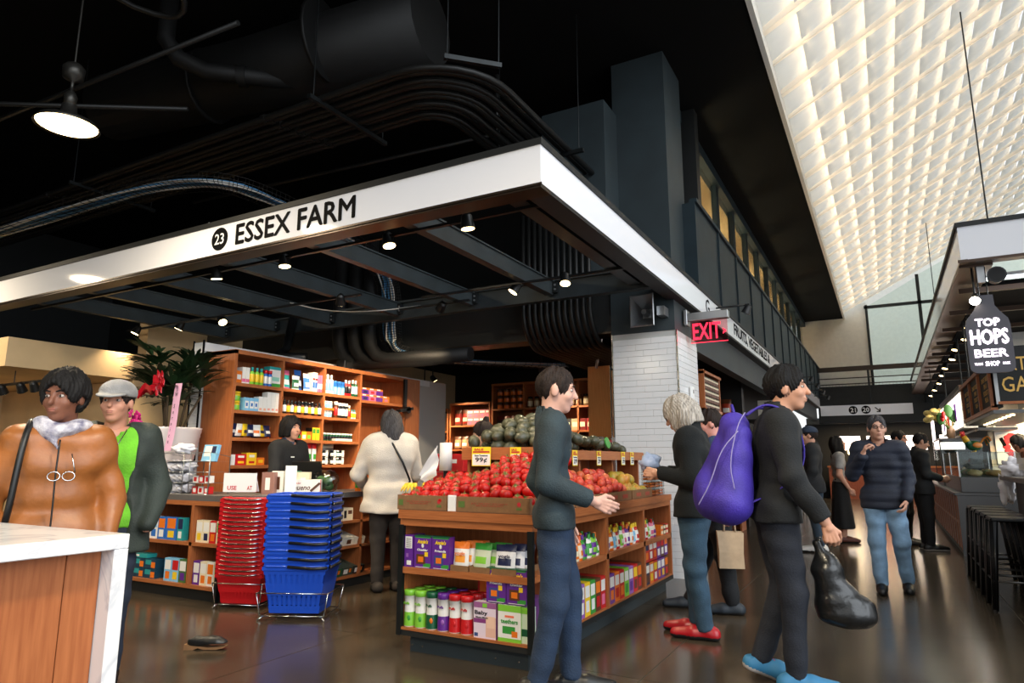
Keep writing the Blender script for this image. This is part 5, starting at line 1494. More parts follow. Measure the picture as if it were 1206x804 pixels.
# red and blue baskets
mat('basket_red', (188, 22, 30), .35, spec=.5)
mat('basket_blue', (26, 74, 186), .35, spec=.5)
def basket(m, w, d, h, tap):
    """one shopping basket: walls with vertical slots, rolled rim; origin at rim height centre"""
    def f():
        g = G()
        def ring(z, k): return [(sx * w / 2 * k, sy * d / 2 * k, z) for sx, sy in ((-1, -1), (1, -1), (1, 1), (-1, 1))]
        W = lambda t: 1 - tap * t
        # walls as bars between bands, so the slots are real openings
        def wall(z0, z1, t0, t1, frac):
            a, b = ring(z0, W(t0)), ring(z1, W(t1))
            for s in range(4):
                p0, p1, q0, q1 = Vector(a[s]), Vector(a[(s + 1) % 4]), Vector(b[s]), Vector(b[(s + 1) % 4])
                if frac >= 1:
                    g.add([p0, p1, q1, q0], [(0, 3, 2, 1)])
                else:
                    n = 11
                    for i in range(n):
                        u0, u1 = (i + (1 - frac) / 2) / n, (i + 1 - (1 - frac) / 2) / n
                        g.add([p0.lerp(p1, u0), p0.lerp(p1, u1), q0.lerp(q1, u1), q0.lerp(q1, u0)], [(0, 3, 2, 1)])
        wall(0, -h * .18, 0, .18, 1)
        wall(-h * .18, -h * .36, .18, .36, .62)
        wall(-h * .36, -h * .62, .36, .62, 1)
        wall(-h * .62, -h * .84, .62, .84, .62)
        wall(-h * .84, -h, .84, 1, 1)
        g.add(ring(-h, W(1)), [(0, 3, 2, 1)])
        r = [Vector(p) for p in ring(0, 1.0)]
        path = []
        for i in range(4):
            p = r[i]; c = Vector((math.copysign(.03, p.x), math.copysign(.03, p.y), 0))
            path += [Vector((p.x - c.x * (1 if i in (1, 3) else 0), p.y - c.y * (1 if i in (0, 2) else 0), 0)), Vector((p.x - c.x * (0 if i in (1, 3) else 1), p.y - c.y * (0 if i in (0, 2) else 1), 0))]
        g.tube(path, .011, 6, closed=True)
        rim_in, rim_out = ring(-.004, .97), ring(-.004, 1.02)
        rim_lo = ring(-.03, 1.02)
        for s in range(4):
            g.add([rim_out[s], rim_out[(s + 1) % 4], rim_lo[(s + 1) % 4], rim_lo[s]], [(0, 3, 2, 1)])
        return g.mesh('basket_body', m)
    return cached(('basket', m, w, d, h), f)
def stack(base, rz, n, m, w, d, h, pitch, label_fn, group, handle, zbase):
    bm = basket(m, w, d, h, .22)
    for k in range(n):
        z = zbase + h + k * pitch
        t = thing('shopping_basket', label_fn(k), 'basket', (base[0], base[1], z), rz, group)
        put('body', bm, t)
        if handle:
            hk = cached(('hnd', w, d), lambda: (G().tube([(w / 2 + .008, -d / 2 + .06, .004), (w / 2 + .02, -d / 2 + .03, -.008), (w / 2 + .012, d / 2 - .05, -.012), (w / 2 + .008, d / 2 - .03, .0)], .011, 6).tube([(-w * .1, -d / 2 - .012, .0), (w * .3, -d / 2 - .02, -.012), (w / 2 + .012, -d / 2 - .012, -.006)], .012, 6)).mesh('handle', 'plastic_black'))
            put('handle', hk, t)
        else:
            hk = cached(('hnr', w, d), lambda: G().tube([(-w * .4, -d / 2 - .01, .0), (-w * .2, -d / 2 - .016, -.01), (w * .2, -d / 2 - .016, -.01), (w * .4, -d / 2 - .01, .0)], .006, 5).mesh('handle', 'chrome'))
            put('handle', hk, t)
stack((-4.86, 4.12), R(20), 18, 'basket_red', .42, .32, .24, .036, lambda k: 'red plastic shopping basket at the bottom of its stack' if k == 0 else ('red plastic shopping basket on top of its stack' if k == 17 else 'red plastic shopping basket inside the nested stack'), 'nested red baskets', False, .035)
stack((-4.17, 4.06), R(26), 10, 'basket_blue', .5, .36, .35, .06, lambda k: 'blue plastic shopping basket at the bottom of its stack' if k == 0 else ('blue plastic shopping basket on top of its stack' if k == 9 else 'blue plastic shopping basket inside the nested stack'), 'nested blue baskets', True, .045)
def wire_stand(loc, rz, w, d, label):
    t = thing('basket_stand', label, 'stand', loc, rz)
    g = G()
    def loop(z, k): return [(-w / 2 * k, -d / 2 * k, z), (w / 2 * k, -d / 2 * k, z), (w / 2 * k, d / 2 * k, z), (-w / 2 * k, d / 2 * k, z)]
    g.tube(loop(.03, 1), .005, 6, closed=True); G_ = g
    g.build('base_ring', 'chrome', t)
    G().tube(loop(.2, 1.12), .005, 6, closed=True).build('top_ring', 'chrome', t)
    for sx, sy in ((-1, -1), (1, -1), (1, 1), (-1, 1)):
        G().tube([(sx * w / 2 * 1.0, sy * d / 2, .03), (sx * w / 2 * 1.12, sy * d / 2 * 1.12, .2)], .005, 6).build('upright', 'chrome', t)
        G().tube([(sx * w / 2 * .9, sy * d / 2, .03), (sx * w / 2 * 1.05, sy * d / 2 * 1.15, .005)], .006, 6).build('foot', 'chrome', t)
wire_stand((-4.17, 4.06, 0), R(26), .5, .36, 'chrome wire stand holding the blue baskets')
wire_stand((-4.86, 4.12, 0), R(20), .4, .31, 'chrome wire stand holding the red baskets')
t = thing('notice_card', 'white notice card standing on the red baskets reading USE and AT', 'card', (-4.88, 3.98, .94), R(22))
G().box(-.15, .15, 0, .004, 0, .16).build('panel', 'paper_white', t); G().obox((0, .04, .075), (.28, .004, .16), (R(25), 0, 0)).build('prop', 'paper_white', t)
text('use', 'ink_red', t, (-.07, -.001, .035), fit=(.085, .035)); text('at', 'ink_red', t, (.09, -.001, .035), fit=(.045, .035))

# wire racks of bags on the counter and the big potted palm
def wrack(loc, label, w=.3, h=.38, d=.22):
    t = thing('wire_rack', label, 'rack', loc)
    g = G()
    for x in (-w / 2, w / 2):
        g2 = G(); g2.tube([(x, 0, 0), (x, 0, h), (x, d, h * .9), (x, d, 0)], .005, 5); g2.build('side_frame', 'alu', t)
    for z in (.0, .1, .2, .3, h): G().tube([(-w / 2, 0, z), (w / 2, 0, z)], .004, 5).build('wire', 'alu', t)
    for z in (.1, .2, .3): G().box(-w / 2, w / 2, 0, d, z - .001, z).build('shelf', 'alu', t)
    return t
wrack((-5.98, 4.1, .9), 'wire rack of white plastic bags beside the flower pot')
wrack((-5.62, 4.12, .9), 'wire rack of small red packs beside the white bags', w=.28)
q = random.Random(6)
mat('bag_film', (232, 230, 236), .35)
for k in range(9):
    g = G()
    s = q.uniform(.8, 1.1); a = q.uniform(0, 6)
    def crump(v): 
        r = 1 + .3 * math.sin(5 * v[0] + 3 * v[2] + a) * math.cos(4 * v[1] + a) + .2 * math.sin(9 * v[2] + 7 * v[0] + a); return (v[0] * r, v[1] * r, v[2] * r)
    g.sph((0, 0, 0), (.07 * s, .09 * s, .055 * s), 18, 12, fn=crump)
    tag(g.build('plastic_bag', 'bag_film', None, (-6.06 + (k % 3) * .085, 4.2, .955 + (k // 3) * .1)), 'crumpled white plastic bag in the wire rack', 'plastic bag', 'white bags in the rack')
tag(G().sph((0, 0, 0), (.11, .08, .05), 18, 12, fn=crump).build('plastic_bag', 'bag_film', None, (-5.98, 4.2, 1.32)), 'white plastic bag tied up on top of the wire rack', 'plastic bag')
for k in range(6): item('candy_pack', carton(.07, .05, .065, (RED, WHT)[k % 2], ((.2, .8, .2, .8, (WHT, RED)[k % 2]),)), (-5.71 + (k % 3) * .085, 4.15, .902 + (k // 3) * .1), 0, ('red', 'white')[k % 2] + ' candy pack in the wire rack by the notice card', 'pack', 'candy packs in the rack')
item('leaflet_stack', carton(.2, .03, .16, SKY, ((.1, .6, .3, .9, WHT), (.6, .9, .5, .9, NAV))), (-5.62, 4.2, 1.2), 0, 'blue and white leaflet block at the top of the wire rack', 'leaflets', None, rx=R(-12))

pp = thing('potted_palm', 'potted lady palm with pink orchids in a ribbed white pot', 'plant', (-6.5, 4.36, .9), 0)
mat('pot_white', (206, 198, 198), .5)
mat('leaf_dark', (26, 48, 26), .45, rgb2=(40, 66, 34), vscale=5)
mat('stem_brown', (78, 62, 40), .7)
mat('orchid_pink', (206, 30, 130), .5)
mat('ribbon_red', (176, 14, 34), .25, spec=.7)
mat('ribbon_pink', (226, 176, 206), .5)
prof = []
for k in range(29):
    z = k / 28 * .62; prof.append((.2 + .12 * (z / .62) + (.004 if k % 2 else 0), z))
prof += [(.325, .64), (.3, .64), (.28, .58), (0, .57)]
G().lathe(prof, 28).build('pot', 'pot_white', pp)
G().sph((0, 0, .57), (.28, .28, .03), 16, 6).build('soil', 'stem_brown', pp)
q = random.Random(21)
tips = []
for k in range(9):
    a = q.uniform(0, 6.28); r0 = q.uniform(.02, .12); top = q.uniform(.95, 1.3)
    lean = q.uniform(.02, .2)
    p0 = Vector((r0 * math.cos(a), r0 * math.sin(a), .55)); p1 = Vector(((r0 + lean) * math.cos(a), (r0 + lean) * math.sin(a), top))
    G().tube([p0, p0.lerp(p1, .5) + Vector((0, 0, .02)), p1], .012, 6).build('stem', 'stem_brown', pp)
    tips.append((p1, a))
    tips.append((p0.lerp(p1, .65), a + 2.2)); tips.append((p0.lerp(p1, .8), a - 2.0)); tips.append((p0.lerp(p1, .9), a + 1.0))
leaves = []
for p, a in tips:
    for f in range(2):
        fa = a + q.uniform(-1.2, 1.2); el = q.uniform(.4, 1.6)
        pet = p + Vector((math.cos(fa) * .13, math.sin(fa) * .13, .1 * el))
        n = 7
        for i in range(n):
            la = fa + (i - (n - 1) / 2) * .36
            L = q.uniform(.2, .34); w = q.uniform(.016, .027)
            d = Vector((math.cos(la), math.sin(la), 0)); sd = Vector((-d.y, d.x, 0))
            pts = []
            for s in range(5):
                u = s / 4
                c = pet + d * (L * u) + Vector((0, 0, (el * .25 + .1) * u * L * 2 - .25 * u * u * L * 1.6))
                ww = w * (.35 + 1.3 * u * (1 - u) * 2.2) * (1 if s < 4 else .15)
                pts.append((c - sd * ww, c + Vector((0, 0, -.004)), c + sd * ww))
            if max(t3[1].y for t3 in pts) < .33: leaves.append(pts)
for pts in leaves[:300]:
    g = G(); vs = [v for t3 in pts for v in t3]
    g.add(vs, [f for s in range(4) for f in ((3 * s, 3 * s + 1, 3 * s + 4, 3 * s + 3), (3 * s + 1, 3 * s + 2, 3 * s + 5, 3 * s + 4))], 0, True)
    g.build('leaf', 'leaf_dark', pp)
if len(leaves) > 300:
    g = G()
    for pts in leaves[300:]:
        vs = [v for t3 in pts for v in t3]
        g.add(vs, [f for s in range(4) for f in ((3 * s, 3 * s + 1, 3 * s + 4, 3 * s + 3), (3 * s + 1, 3 * s + 2, 3 * s + 5, 3 * s + 4))], 0, True)
    g.build('leaf_mass', 'leaf_dark', pp)['kind'] = 'stuff'
orch = G()
for k in range(5):
    a = k * 2 * math.pi / 5; c = Vector((math.cos(a) * .032, 0, math.sin(a) * .032))
    orch.sph(c, (.028, .008, .024), 8, 5)
orch.sph((0, -.012, -.005), (.012, .014, .012), 8, 5)
om = orch.mesh('orchid_flower', 'orchid_pink')
for k, (x, y, z) in enumerate(((-.27, -.2, .72), (-.2, -.26, .67), (-.12, -.28, .71), (-.05, -.3, .66), (-.33, -.16, .68), (.02, -.3, .64), (-.16, -.24, .76), (-.28, -.24, .79))):
    put('orchid_flower', om, pp, (x, y, z), (q.uniform(-.4, .4), q.uniform(-1, 1), q.uniform(-.6, .6)))
G().tube(smooth([(.02, -.28, .62), (.12, -.34, .58), (.22, -.37, .46), (.27, -.38, .36)], 2), .004, 5).build('orchid_stem', 'stem_brown', pp)
for k in range(7): G().sph((.1 + k * .026, -.34 - k * .005, .585 - k * .034), .011, 7, 5).build('orchid_bud', 'orchid_pink', pp)
# bow and banner
g = G()
for k in range(7):
    a = k * .9; b = (k % 3 - 1) * .5
    loopc = [(math.cos(a) * .1 * math.sin(t) * 1.2 + .02 * math.cos(3 * t), -.03 - .05 * abs(math.sin(t)) * (1 + .4 * math.cos(a)), math.sin(a) * .1 * math.sin(t) + .045 * math.cos(t) * math.sin(t)) for t in [i * math.pi / 8 for i in range(9)]]
    pv = []
    for p in loopc: pv += [(p[0], p[1], p[2] - .028), (p[0], p[1], p[2] + .028)]
    g.add(pv, [(2 * i, 2 * i + 2, 2 * i + 3, 2 * i + 1) for i in range(8)], 0, True)
bow = g.build('bow', 'ribbon_red', pp, (.34, -.3, 1.06)); bow['kind'] = 'stuff'
g = G()
for k in range(4):
    pv = []
    for i in range(9):
        u = i / 8; x = .3 - u * .3 - k * .01; z = 1.05 - .08 * u + .03 * math.sin(u * 9 + k); pv += [(x, -.3 - .02 * k, z - .03), (x, -.3 - .02 * k - .01, z + .03)]
    g.add(pv, [(2 * i, 2 * i + 2, 2 * i + 3, 2 * i + 1) for i in range(8)], 0, True)
g.build('red_ribbon', 'ribbon_red', pp)['kind'] = 'stuff'
bn = thing('banner_ribbon', 'pink vertical banner ribbon with dark letters hanging from the palm', 'ribbon', (-6.1, 4.15, 1.3), R(8))
pts = []
g = G()
for i in range(13):
    u = i / 12; xx = -.06 + .09 * u; z = .66 * u; yy = .01 * math.sin(u * 5)
    pts += [(xx - .045, yy, z), (xx + .045, yy, z)]
g.add(pts, [(2 * i, 2 * i + 1, 2 * i + 3, 2 * i + 2) for i in range(12)], 0, True); g.build('ribbon', 'ribbon_pink', bn)
text('juno', 'black_letter', bn, (-.015, -.012, .35), (R(90), R(7), 0), fit=(.034, .56))

# ---------------------------------------------------------------- marble table in the foreground
mt = thing('marble_table', 'white marble waterfall table with wooden infill panels', 'table', (-2.35, 1.47, 0))
G().bbox(-1.6, 0, -1.3, 0, .9, .95, .003).build('top_slab', 'marble', mt)
G().bbox(-1.6, 0, -.05, 0, 0, .9, .003).build('leg_slab', 'marble', mt)
G().bbox(-1.6, 0, -1.3, -1.25, 0, .9, .003).build('leg_slab', 'marble', mt)
for y0, y1 in ((-.165, -.052), (-.62, -.168), (-1.0, -.623), (-1.25, -1.003)): G().bbox(-.1, -.07, y0, y1, 0, .9, .002).build('panel', 'wood_v', mt)
# ---------------------------------------------------------------- beer stall across the aisle
mat('stall_brown', (70, 52, 40), .35, .4)
mat('chalk_black', (34, 35, 35), .8, var=.1, vscale=5)
mat('chalk_gold', (226, 180, 96), .8)
mat('growler_grey', (74, 72, 80), .5)
mat('growler_letter', (255, 246, 255), .4, emit=2.2, ecol=(255, 240, 255))
mat('steel_brushed', (96, 97, 99), .4, .85)
mat('bar_top', (70, 66, 66), .3, .1)
mat('bar_front', (38, 28, 24), .5)
mat('kitchen_tile', (206, 192, 168), .35)
mat('lightbox', (255, 244, 236), .5, emit=3.0, ecol=(255, 240, 230))
mat('print_red', (200, 50, 40), .5, emit=.8, ecol=(210, 50, 40))
mat('print_violet', (120, 60, 150), .5, emit=.6, ecol=(120, 60, 160))
mat('print_orange', (226, 130, 70), .5, emit=.8, ecol=(230, 130, 70))
mat('stool_black', (26, 27, 29), .3, .7)
mat('tube_white', (255, 255, 255), .5, emit=5, ecol=(240, 248, 255))

sf = thing('stall_fascia', 'white sign band in dark frame around the beer stall', 'sign', (.9, 8.55, 3.37))
G().box(0, 4.5, 0, .05, 0, .38).build('front_panel', 'sign_white', sf)
G().box(0, .05, .05, 16.4, 0, .38).build('side_panel', 'sign_white', sf)
G().box(-.02, 4.5, -.02, .07, .38, .43).build('top_trim', 'black_paint', sf)
G().box(-.02, .07, .07, 16.4, .38, .43).build('top_trim', 'black_paint', sf)
G().box(-.01, 4.5, -.01, .14, -.03, 0).build('bottom_trim', 'stall_brown', sf)
G().box(-.01, .3, .14, 16.4, -.05, 0).build('bottom_trim', 'stall_brown', sf)
G().box(-.03, .06, -.03, .0, -.03, .0).build('corner_cap', 'stall_brown', sf)
for y in (0, 8): G().cyl((.3, y + .1, .4), (.3, y + .1, 3.0), .008, n=6).build('hanger_rod', 'dark_steel', sf)
g = G(); g.box(1.2, 3.75, 9.9, 25, 3.3, 3.4); struct(g.build('ceiling_stall', 'ceiling_black'))
for y in (9.6, 11, 12.4, 13.8, 15.2, 16.6, 18.2, 20): tag(G().box(0, 1.5, 0, .06, 0, .06).build('cross_bar', 'stall_brown', None, (.95, y, 3.22)), 'thin brown cross bar under the beer stall roof', 'bar', 'cross bars of the beer stall')
t = thing('tube_light', 'white fluorescent tube light under the beer stall roof', 'light', (1.75, 9.3, 3.28))
G().box(-.6, .6, -.05, .05, .03, .07).build('housing', 'alu', t); G().cyl((-.58, 0, .015), (.58, 0, .015), .018, n=10).build('tube', 'tube_white', t)
area_light('tube_light_lamp', (1.75, 9.3, 3.2), (1.1, .06), 14, (.95, .98, 1))
# growler shaped sign
gs = thing('hanging_sign', 'dark growler-shaped hanging sign with glowing white beer shop lettering', 'sign', (1.09, 8.75, 2.14), R(4))
o = []
for x, z in ((0, 0), (.13, 0), (.17, .01), (.2, .04), (.205, .09), (.205, .52), (.19, .59), (.12, .68), (.085, .74), (.08, .86)): o.append((x, z))
outl = o + [(-x, z) for x, z in o[::-1][:-1]]
gs_ = gs; gs = G().prism(outl, 0, .05, 'xz').build('board', 'growler_grey', gs_)
text('top', 'growler_letter', gs, (.0, -.004, .555), fit=(.22, .085), bold=.003)
text('hops', 'growler_letter', gs, (0, -.004, .395), fit=(.34, .165), bold=.0045)
text('beer', 'growler_letter', gs, (0, -.004, .215), fit=(.3, .085), bold=.0018)
text('shop', 'growler_letter', gs, (0, -.004, .1), fit=(.125, .05), bold=.001)
text('trade', 'growler_letter', gs, (-.125, -.004, .1), fit=(.075, .026)); text('mark', 'growler_letter', gs, (.125, -.004, .1), fit=(.065, .026))
for x in (-.04, .04): G().cyl((x, .02, .86), (x, .02, 1.2), .006, n=6).build('hanger_rod', 'dark_steel', gs_)
# bright projector spot beside the sign
t = spot((1.0, 8.72, 2.94), (.6, 6.4, 1.0), True, 60, 'dazzling bare spotlight beside the growler sign', None, stem=.42, ang=90, col=(1, .85, .6))
mat('glow_hot', (255, 250, 240), .5, emit=60, ecol=(255, 240, 210))
for c in t.children:
    if c.name.startswith('lens'): c.data = c.data.copy(); c.data.materials.clear(); c.data.materials.append(MATS['glow_hot'])
t = thing('projector', 'dark theatre lamp with barn door hanging under the beer stall sign', 'lamp', (1.22, 8.75, 3.2))
G().cyl((0, -.08, 0), (0, .1, 0), .09, .07, n=16).build('can', 'plastic_black', t); G().box(-.17, -.1, -.02, .02, -.06, .16).build('bracket', 'alu', t); G().cyl((0, -.082, 0), (0, -.079, 0), .075, n=18).build('lens', 'rubber', t)
for k, (x, y, z) in enumerate(((1.2, 11.5, 3.1), (1.25, 12.6, 3.1), (1.2, 13.7, 3.1), (1.25, 15.0, 3.1), (1.22, 16.4, 3.1), (1.25, 17.8, 3.1), (1.3, 19.6, 3.1), (1.3, 21.4, 3.1), (1.3, 23.2, 3.1))):
    spot((x, y, z), (.6, y - .4, .6), True, 95, 'lit spotlight in the row under the beer stall roof', 'beer stall spotlights', stem=.17, ang=80)

# chalkboard facing the hall
t = thing('chalkboard', 'black chalkboard with gold chalk letters EAT and GAL', 'chalkboard', (1.17, 9.2, 1.86))
G().box(0, 1.1, 0, .04, 0, .62).build('board', 'chalk_black', t)
G().box(-.02, 1.12, -.015, .055, -.03, 0).build('ledge', 'wood_h', t); G().box(-.035, 0, -.01, .05, -.03, .64).build('edge', 'alu', t)
text('eat', 'chalk_gold', t, (.15, -.004, .42), fit=(.27, .15)); text('gal', 'chalk_gold', t, (.2, -.004, .19), fit=(.33, .17))
# menu board facing the aisle
t = thing('menu_board', 'wood framed chalk menu board hung over the beer counter', 'menu board', (1.1, 9.25, 1.8))
G().box(.02, .1, 0, 3.1, 0, .5).build('board', 'chalk_black', t)
for y in (0, 1.02, 2.05, 3.05): G().box(-.01, .04, y, y + .07, 0, .5).build('upright', 'wood_h', t)
for z in (-.03, .48): G().box(-.015, .05, 0, 3.12, z, z + .05).build('rail', 'wood_h', t)
for k in range(3): text('menu', 'chalk_gold', t, (.017, .55 + k * 1.02, .25), FACE_LEFT, fit=(.6, .3))
G().box(.0, .6, -.02, 3.1, -.07, -.03).build('soffit', 'steel_brushed', t)
for k in range(9): G().cyl((.2, .2 + k * .3, -.07), (.2, .2 + k * .3, -.085), .025, n=10).build('puck_light', 'glow_warm', t)
for x, y in ((.06, .5), (.06, 2.5)): G().cyl((x, y, .5), (x, y, 1.45), .012, n=6).build('hanger_rod', 'dark_steel', t)
t = thing('light_box', 'glowing white light box menu with red and violet pictures', 'menu board', (1.1, 12.75, 1.72))
G().box(.01, .2, 0, 4.4, 0, .58).build('casing', 'paper_white', t)
G().box(.0, .01, .02, 4.38, .03, .55).build('screen', 'lightbox', t)
for k, (y, w, z0, z1, m) in enumerate(((3.5, .35, .08, .5, 'print_violet'), (2.3, .5, .12, .52, 'print_red'), (2.85, .4, .06, .3, 'print_orange'), (1.6, .3, .1, .4, 'print_orange'), (.8, .35, .15, .45, 'print_violet'))):
    G().box(-.003, .0, y, y + w, z0, z1).build('picture', m, t)
G().box(.0, .25, -.05, 4.45, .6, .68).build('hood', 'stall_brown', t); G().box(.2, .7, 0, 4.4, -.04, 0).build('soffit', 'steel_brushed', t)
for y in (.5, 3.8): G().cyl((.1, y, .6), (.1, y, 1.5), .012, n=6).build('hanger_rod', 'dark_steel', t)
area_light('light_box_lamp', (1.05, 14.9, 2.0), (.5, 4.2), 18, (1, .93, .88), (0, R(90), 0))
t = thing('light_box', 'tall narrow violet light panel beyond the menu boards', 'light panel', (1.05, 19.0, 1.2))
G().box(.02, .1, 0, .9, 0, 1.1).build('casing', 'plastic_black', t); G().box(.0, .02, .03, .87, .03, 1.07).build('screen', 'lightbox', t); G().box(-.004, 0, .3, .6, .1, 1.0).build('picture', 'print_violet', t); G().box(.03, .09, .4, .5, -1.2, 0).build('post', 'plastic_black', t); G().box(-.1, .22, .25, .65, -1.2, -1.18).build('foot', 'plastic_black', t)

# kitchen wall with poster
g = G(); g.box(1.5, 3.75, 13.5, 13.65, 0, 3.3); kw = struct(g.build('wall_kitchen', 'grout'))
for r in range(20):
    for k in range(8):
        x0 = 1.5 + k * .3 - (.15 if r % 2 else 0)
        if x0 + .3 > 3.7 or x0 < 1.45: continue
        if r < 4: continue
        tile(kw, .3, .11, (x0, 13.5, .9 + r * .11 - .44), (0, 0, 0), 'kitchen_tile')
t = thing('wall_poster', 'pale poster with grey lettering and a red shellfish picture', 'poster', (1.58, 13.48, 1.15))
G().box(0, .42, -.006, 0, 0, .72).build('sheet', 'paper_white', t)
for k in range(3): G().box(.03, .36 - k * .05, -.008, -.006, .66 - k * .05, .68 - k * .05).build('print_line', 'growler_grey', t)
g = G()
for k in range(9):
    a = .5 + k * .55; g.sph((.22 + .1 * math.cos(a) * (1 - k * .05), -.008, .3 + .17 * math.sin(a) * (1 - k * .03)), (.06, .003, .045), 8, 5)
g.build('picture', 'ink_red', t)['kind'] = 'stuff'
G().obox((.1, -.009, .36), (.05, .003, .14), (0, R(-20), 0)).build('picture_mark', 'black_letter', t)
t = thing('heat_lamp_hood', 'steel hood with warm underside light over the kitchen', 'hood', (1.9, 12.4, 2.0))
G().box(0, 1.6, 0, .8, 0, .35).build('hood', 'steel_brushed', t); G().box(.05, 1.55, .05, .75, -.01, 0).build('warm_panel', 'glow_warm', t)
area_light('hood_lamp', (2.6, 12.8, 1.95), (1.2, .5), 60, (1, .78, .5))

t = thing('ceiling_light', 'square kitchen ceiling light behind the beer counter', 'light', (2.4, 11.4, 3.25))  # made-up panel, built to carry the added kitchen light
G().box(-.3, .3, -.3, .3, 0, .05).build('housing', 'alu', t); G().box(-.28, .28, -.28, .28, -.01, 0).build('diffuser', 'glow_warm', t)
area_light('kitchen_fill', (2.4, 11.4, 3.2), (.5, .5), 80, (1, .84, .62))  # light added to brighten the kitchen wall
# wooden counter with panelled front
bc = thing('beer_counter', 'dark red wood panelled counter of the beer stall', 'counter', (.76, 10.6, 0))
G().box(.03, .8, 0, 6.2, .08, .76).build('body', 'bar_front', bc)
for k in range(16):
    y0 = k * .388
    for z0, z1 in ((.08, .4), (.43, .74)): G().bbox(.0, .03, y0 + .03, y0 + .36, z0, z1, .006).build('panel', 'wood_dark', bc)
    G().box(-.006, .03, y0, y0 + .03, .08, .76).build('stile', 'wood_h', bc)
G().box(-.006, .03, 0, 6.2, .4, .43).build('rail', 'wood_h', bc)
G().box(.02, .8, .02, 6.2, 0, .08).build('plinth', 'black_paint', bc)
G().bbox(-.03, .85, -.02, 6.25, .76, .8, .006).build('worktop', 'steel_brushed', bc)
G().box(.0, .8, -.015, 0, 0, .76).build('end_panel', 'steel_brushed', bc)
dc = thing('display_case', 'glass display case on steel base holding sandwiches', 'display case', (.82, 10.65, .8))
G().bbox(0, .62, 0, 2.6, 0, .2, .006).build('base', 'steel_brushed', dc)
G().box(0, .006, 0, 2.6, .2, .52).build('front_pane', 'case_glass', dc); G().box(0, .62, 0, .006, .2, .52).build('end_pane', 'case_glass', dc); G().box(0, .62, 0, 2.6, .515, .521).build('top_pane', 'case_glass', dc); G().box(.05, .6, .02, 2.58, .36, .364).build('glass_shelf', 'case_glass', dc)
for x, y in ((0, 0), (.61, 0), (0, 2.59), (.61, 2.59), (0, 1.3)): G().box(x - .006, x + .01, y - .006, y + .01, .2, .525).build('post', 'chrome', dc)
q = random.Random(3)
for k in range(10): tag(G().sph((0, 0, 0), (.09, .06, .045), 12, 7, fn=wob).build('sandwich', pm(((206, 170, 110), (190, 140, 80), (120, 140, 60))[k % 3]), None, (1.0 + (k % 2) * .22, 10.8 + (k // 2) * .22, 1.045)), 'filled roll lying in the display case', 'sandwich', 'rolls in the display case')
dc2 = thing('display_case', 'taller glass case of drinks beyond the sandwich case', 'display case', (.8, 13.4, .8))
G().bbox(0, .6, 0, 1.6, 0, .1, .006).build('base', 'steel_brushed', dc2); G().box(0, .006, 0, 1.6, .1, .75).build('front_pane', 'case_glass', dc2); G().box(0, .6, 0, .006, .1, .75).build('end_pane', 'case_glass', dc2); G().box(0, .6, 0, 1.6, .75, .78).build('top_board', 'steel_brushed', dc2)
for x, y in ((0, 0), (.59, 0), (0, 1.59), (.59, 1.59)): G().box(x - .006, x + .012, y - .006, y + .012, .1, .75).build('post', 'plastic_black', dc2)
for k in range(10): item('glass_jar', bottle(.045, .26, ((120, 40, 30), (160, 110, 40), (80, 100, 60))[k % 3], CRM, BLK, neck=.6), (.95 + (k % 2) * .15, 13.55 + (k // 2) * .28, .905), 0, ('dark red', 'amber', 'olive')[k % 3] + ' bottle in the taller glass case', 'bottle', 'bottles in the taller glass case')
# rooster ornament and flowers
ro = thing('rooster_figure', 'painted rooster ornament with green body standing on the glass case', 'ornament', (1.08, 11.3, 1.322), R(200))
ro.scale = (.7, .7, .7)
g = G(); g.sph((0, 0, .13), (.15, .09, .1), 14, 9); g.tube(smooth([(.1, 0, .16), (.16, 0, .24), (.17, 0, .32)], 2), [.07] * 3 + [.06] * 3 + [.045] * 3, 10) if False else g.tube([(.08, 0, .15), (.14, 0, .22), (.17, 0, .31)], [.075, .055, .04], 10); g.build('body', pm((24, 84, 54)), ro)
G().tube([(.13, 0, .21), (.16, 0, .28), (.175, 0, .32)], [.062, .052, .045], 10).build('neck', pm((230, 176, 40)), ro)
G().sph((.19, 0, .345), (.045, .038, .042), 10, 7).build('head', pm(RED), ro)
g = G()
for k in range(4): g.sph((.16 + k * .022, 0, .39 + .008 * math.sin(k * 2)), (.016, .008, .026), 8, 5)
g.sph((.215, 0, .305), (.014, .012, .026), 8, 5); g.build('comb', pm(RED), ro)
G().cyl((.225, 0, .345), (.265, 0, .335), .013, .002, n=8).build('beak', pm(YEL), ro)
for k in range(5): G().tube(smooth([(-.1, 0, .16), (-.19, (k - 2) * .02, .25 + k * .012), (-.25, (k - 2) * .035, .22 + k * .02), (-.27, (k - 2) * .045, .14 + k * .02)], 1), .016, 6).build('tail_feather', pm((24, 84, 54) if k % 2 else (200, 120, 40)), ro)
for s in (-1, 1):
    G().tube([(.0, s * .035, .05), (.0, s * .035, .01), (.05, s * .035, .006)], .01, 6).build('foot', pm(YEL), ro); G().sph((-.02, s * .085, .14), (.09, .018, .055), 10, 6).build('wing', pm((200, 120, 40)), ro)
fv = thing('flower_vase', 'vase of red tropical flowers on the far case', 'flowers', (1.0, 13.7, 1.582))
G().lathe([(.05, 0), (.07, .06), (.06, .16), (.045, .2), (.05, .22)], 14, cap=False).build('vase', pm((150, 120, 90)), fv)
q = random.Random(14)
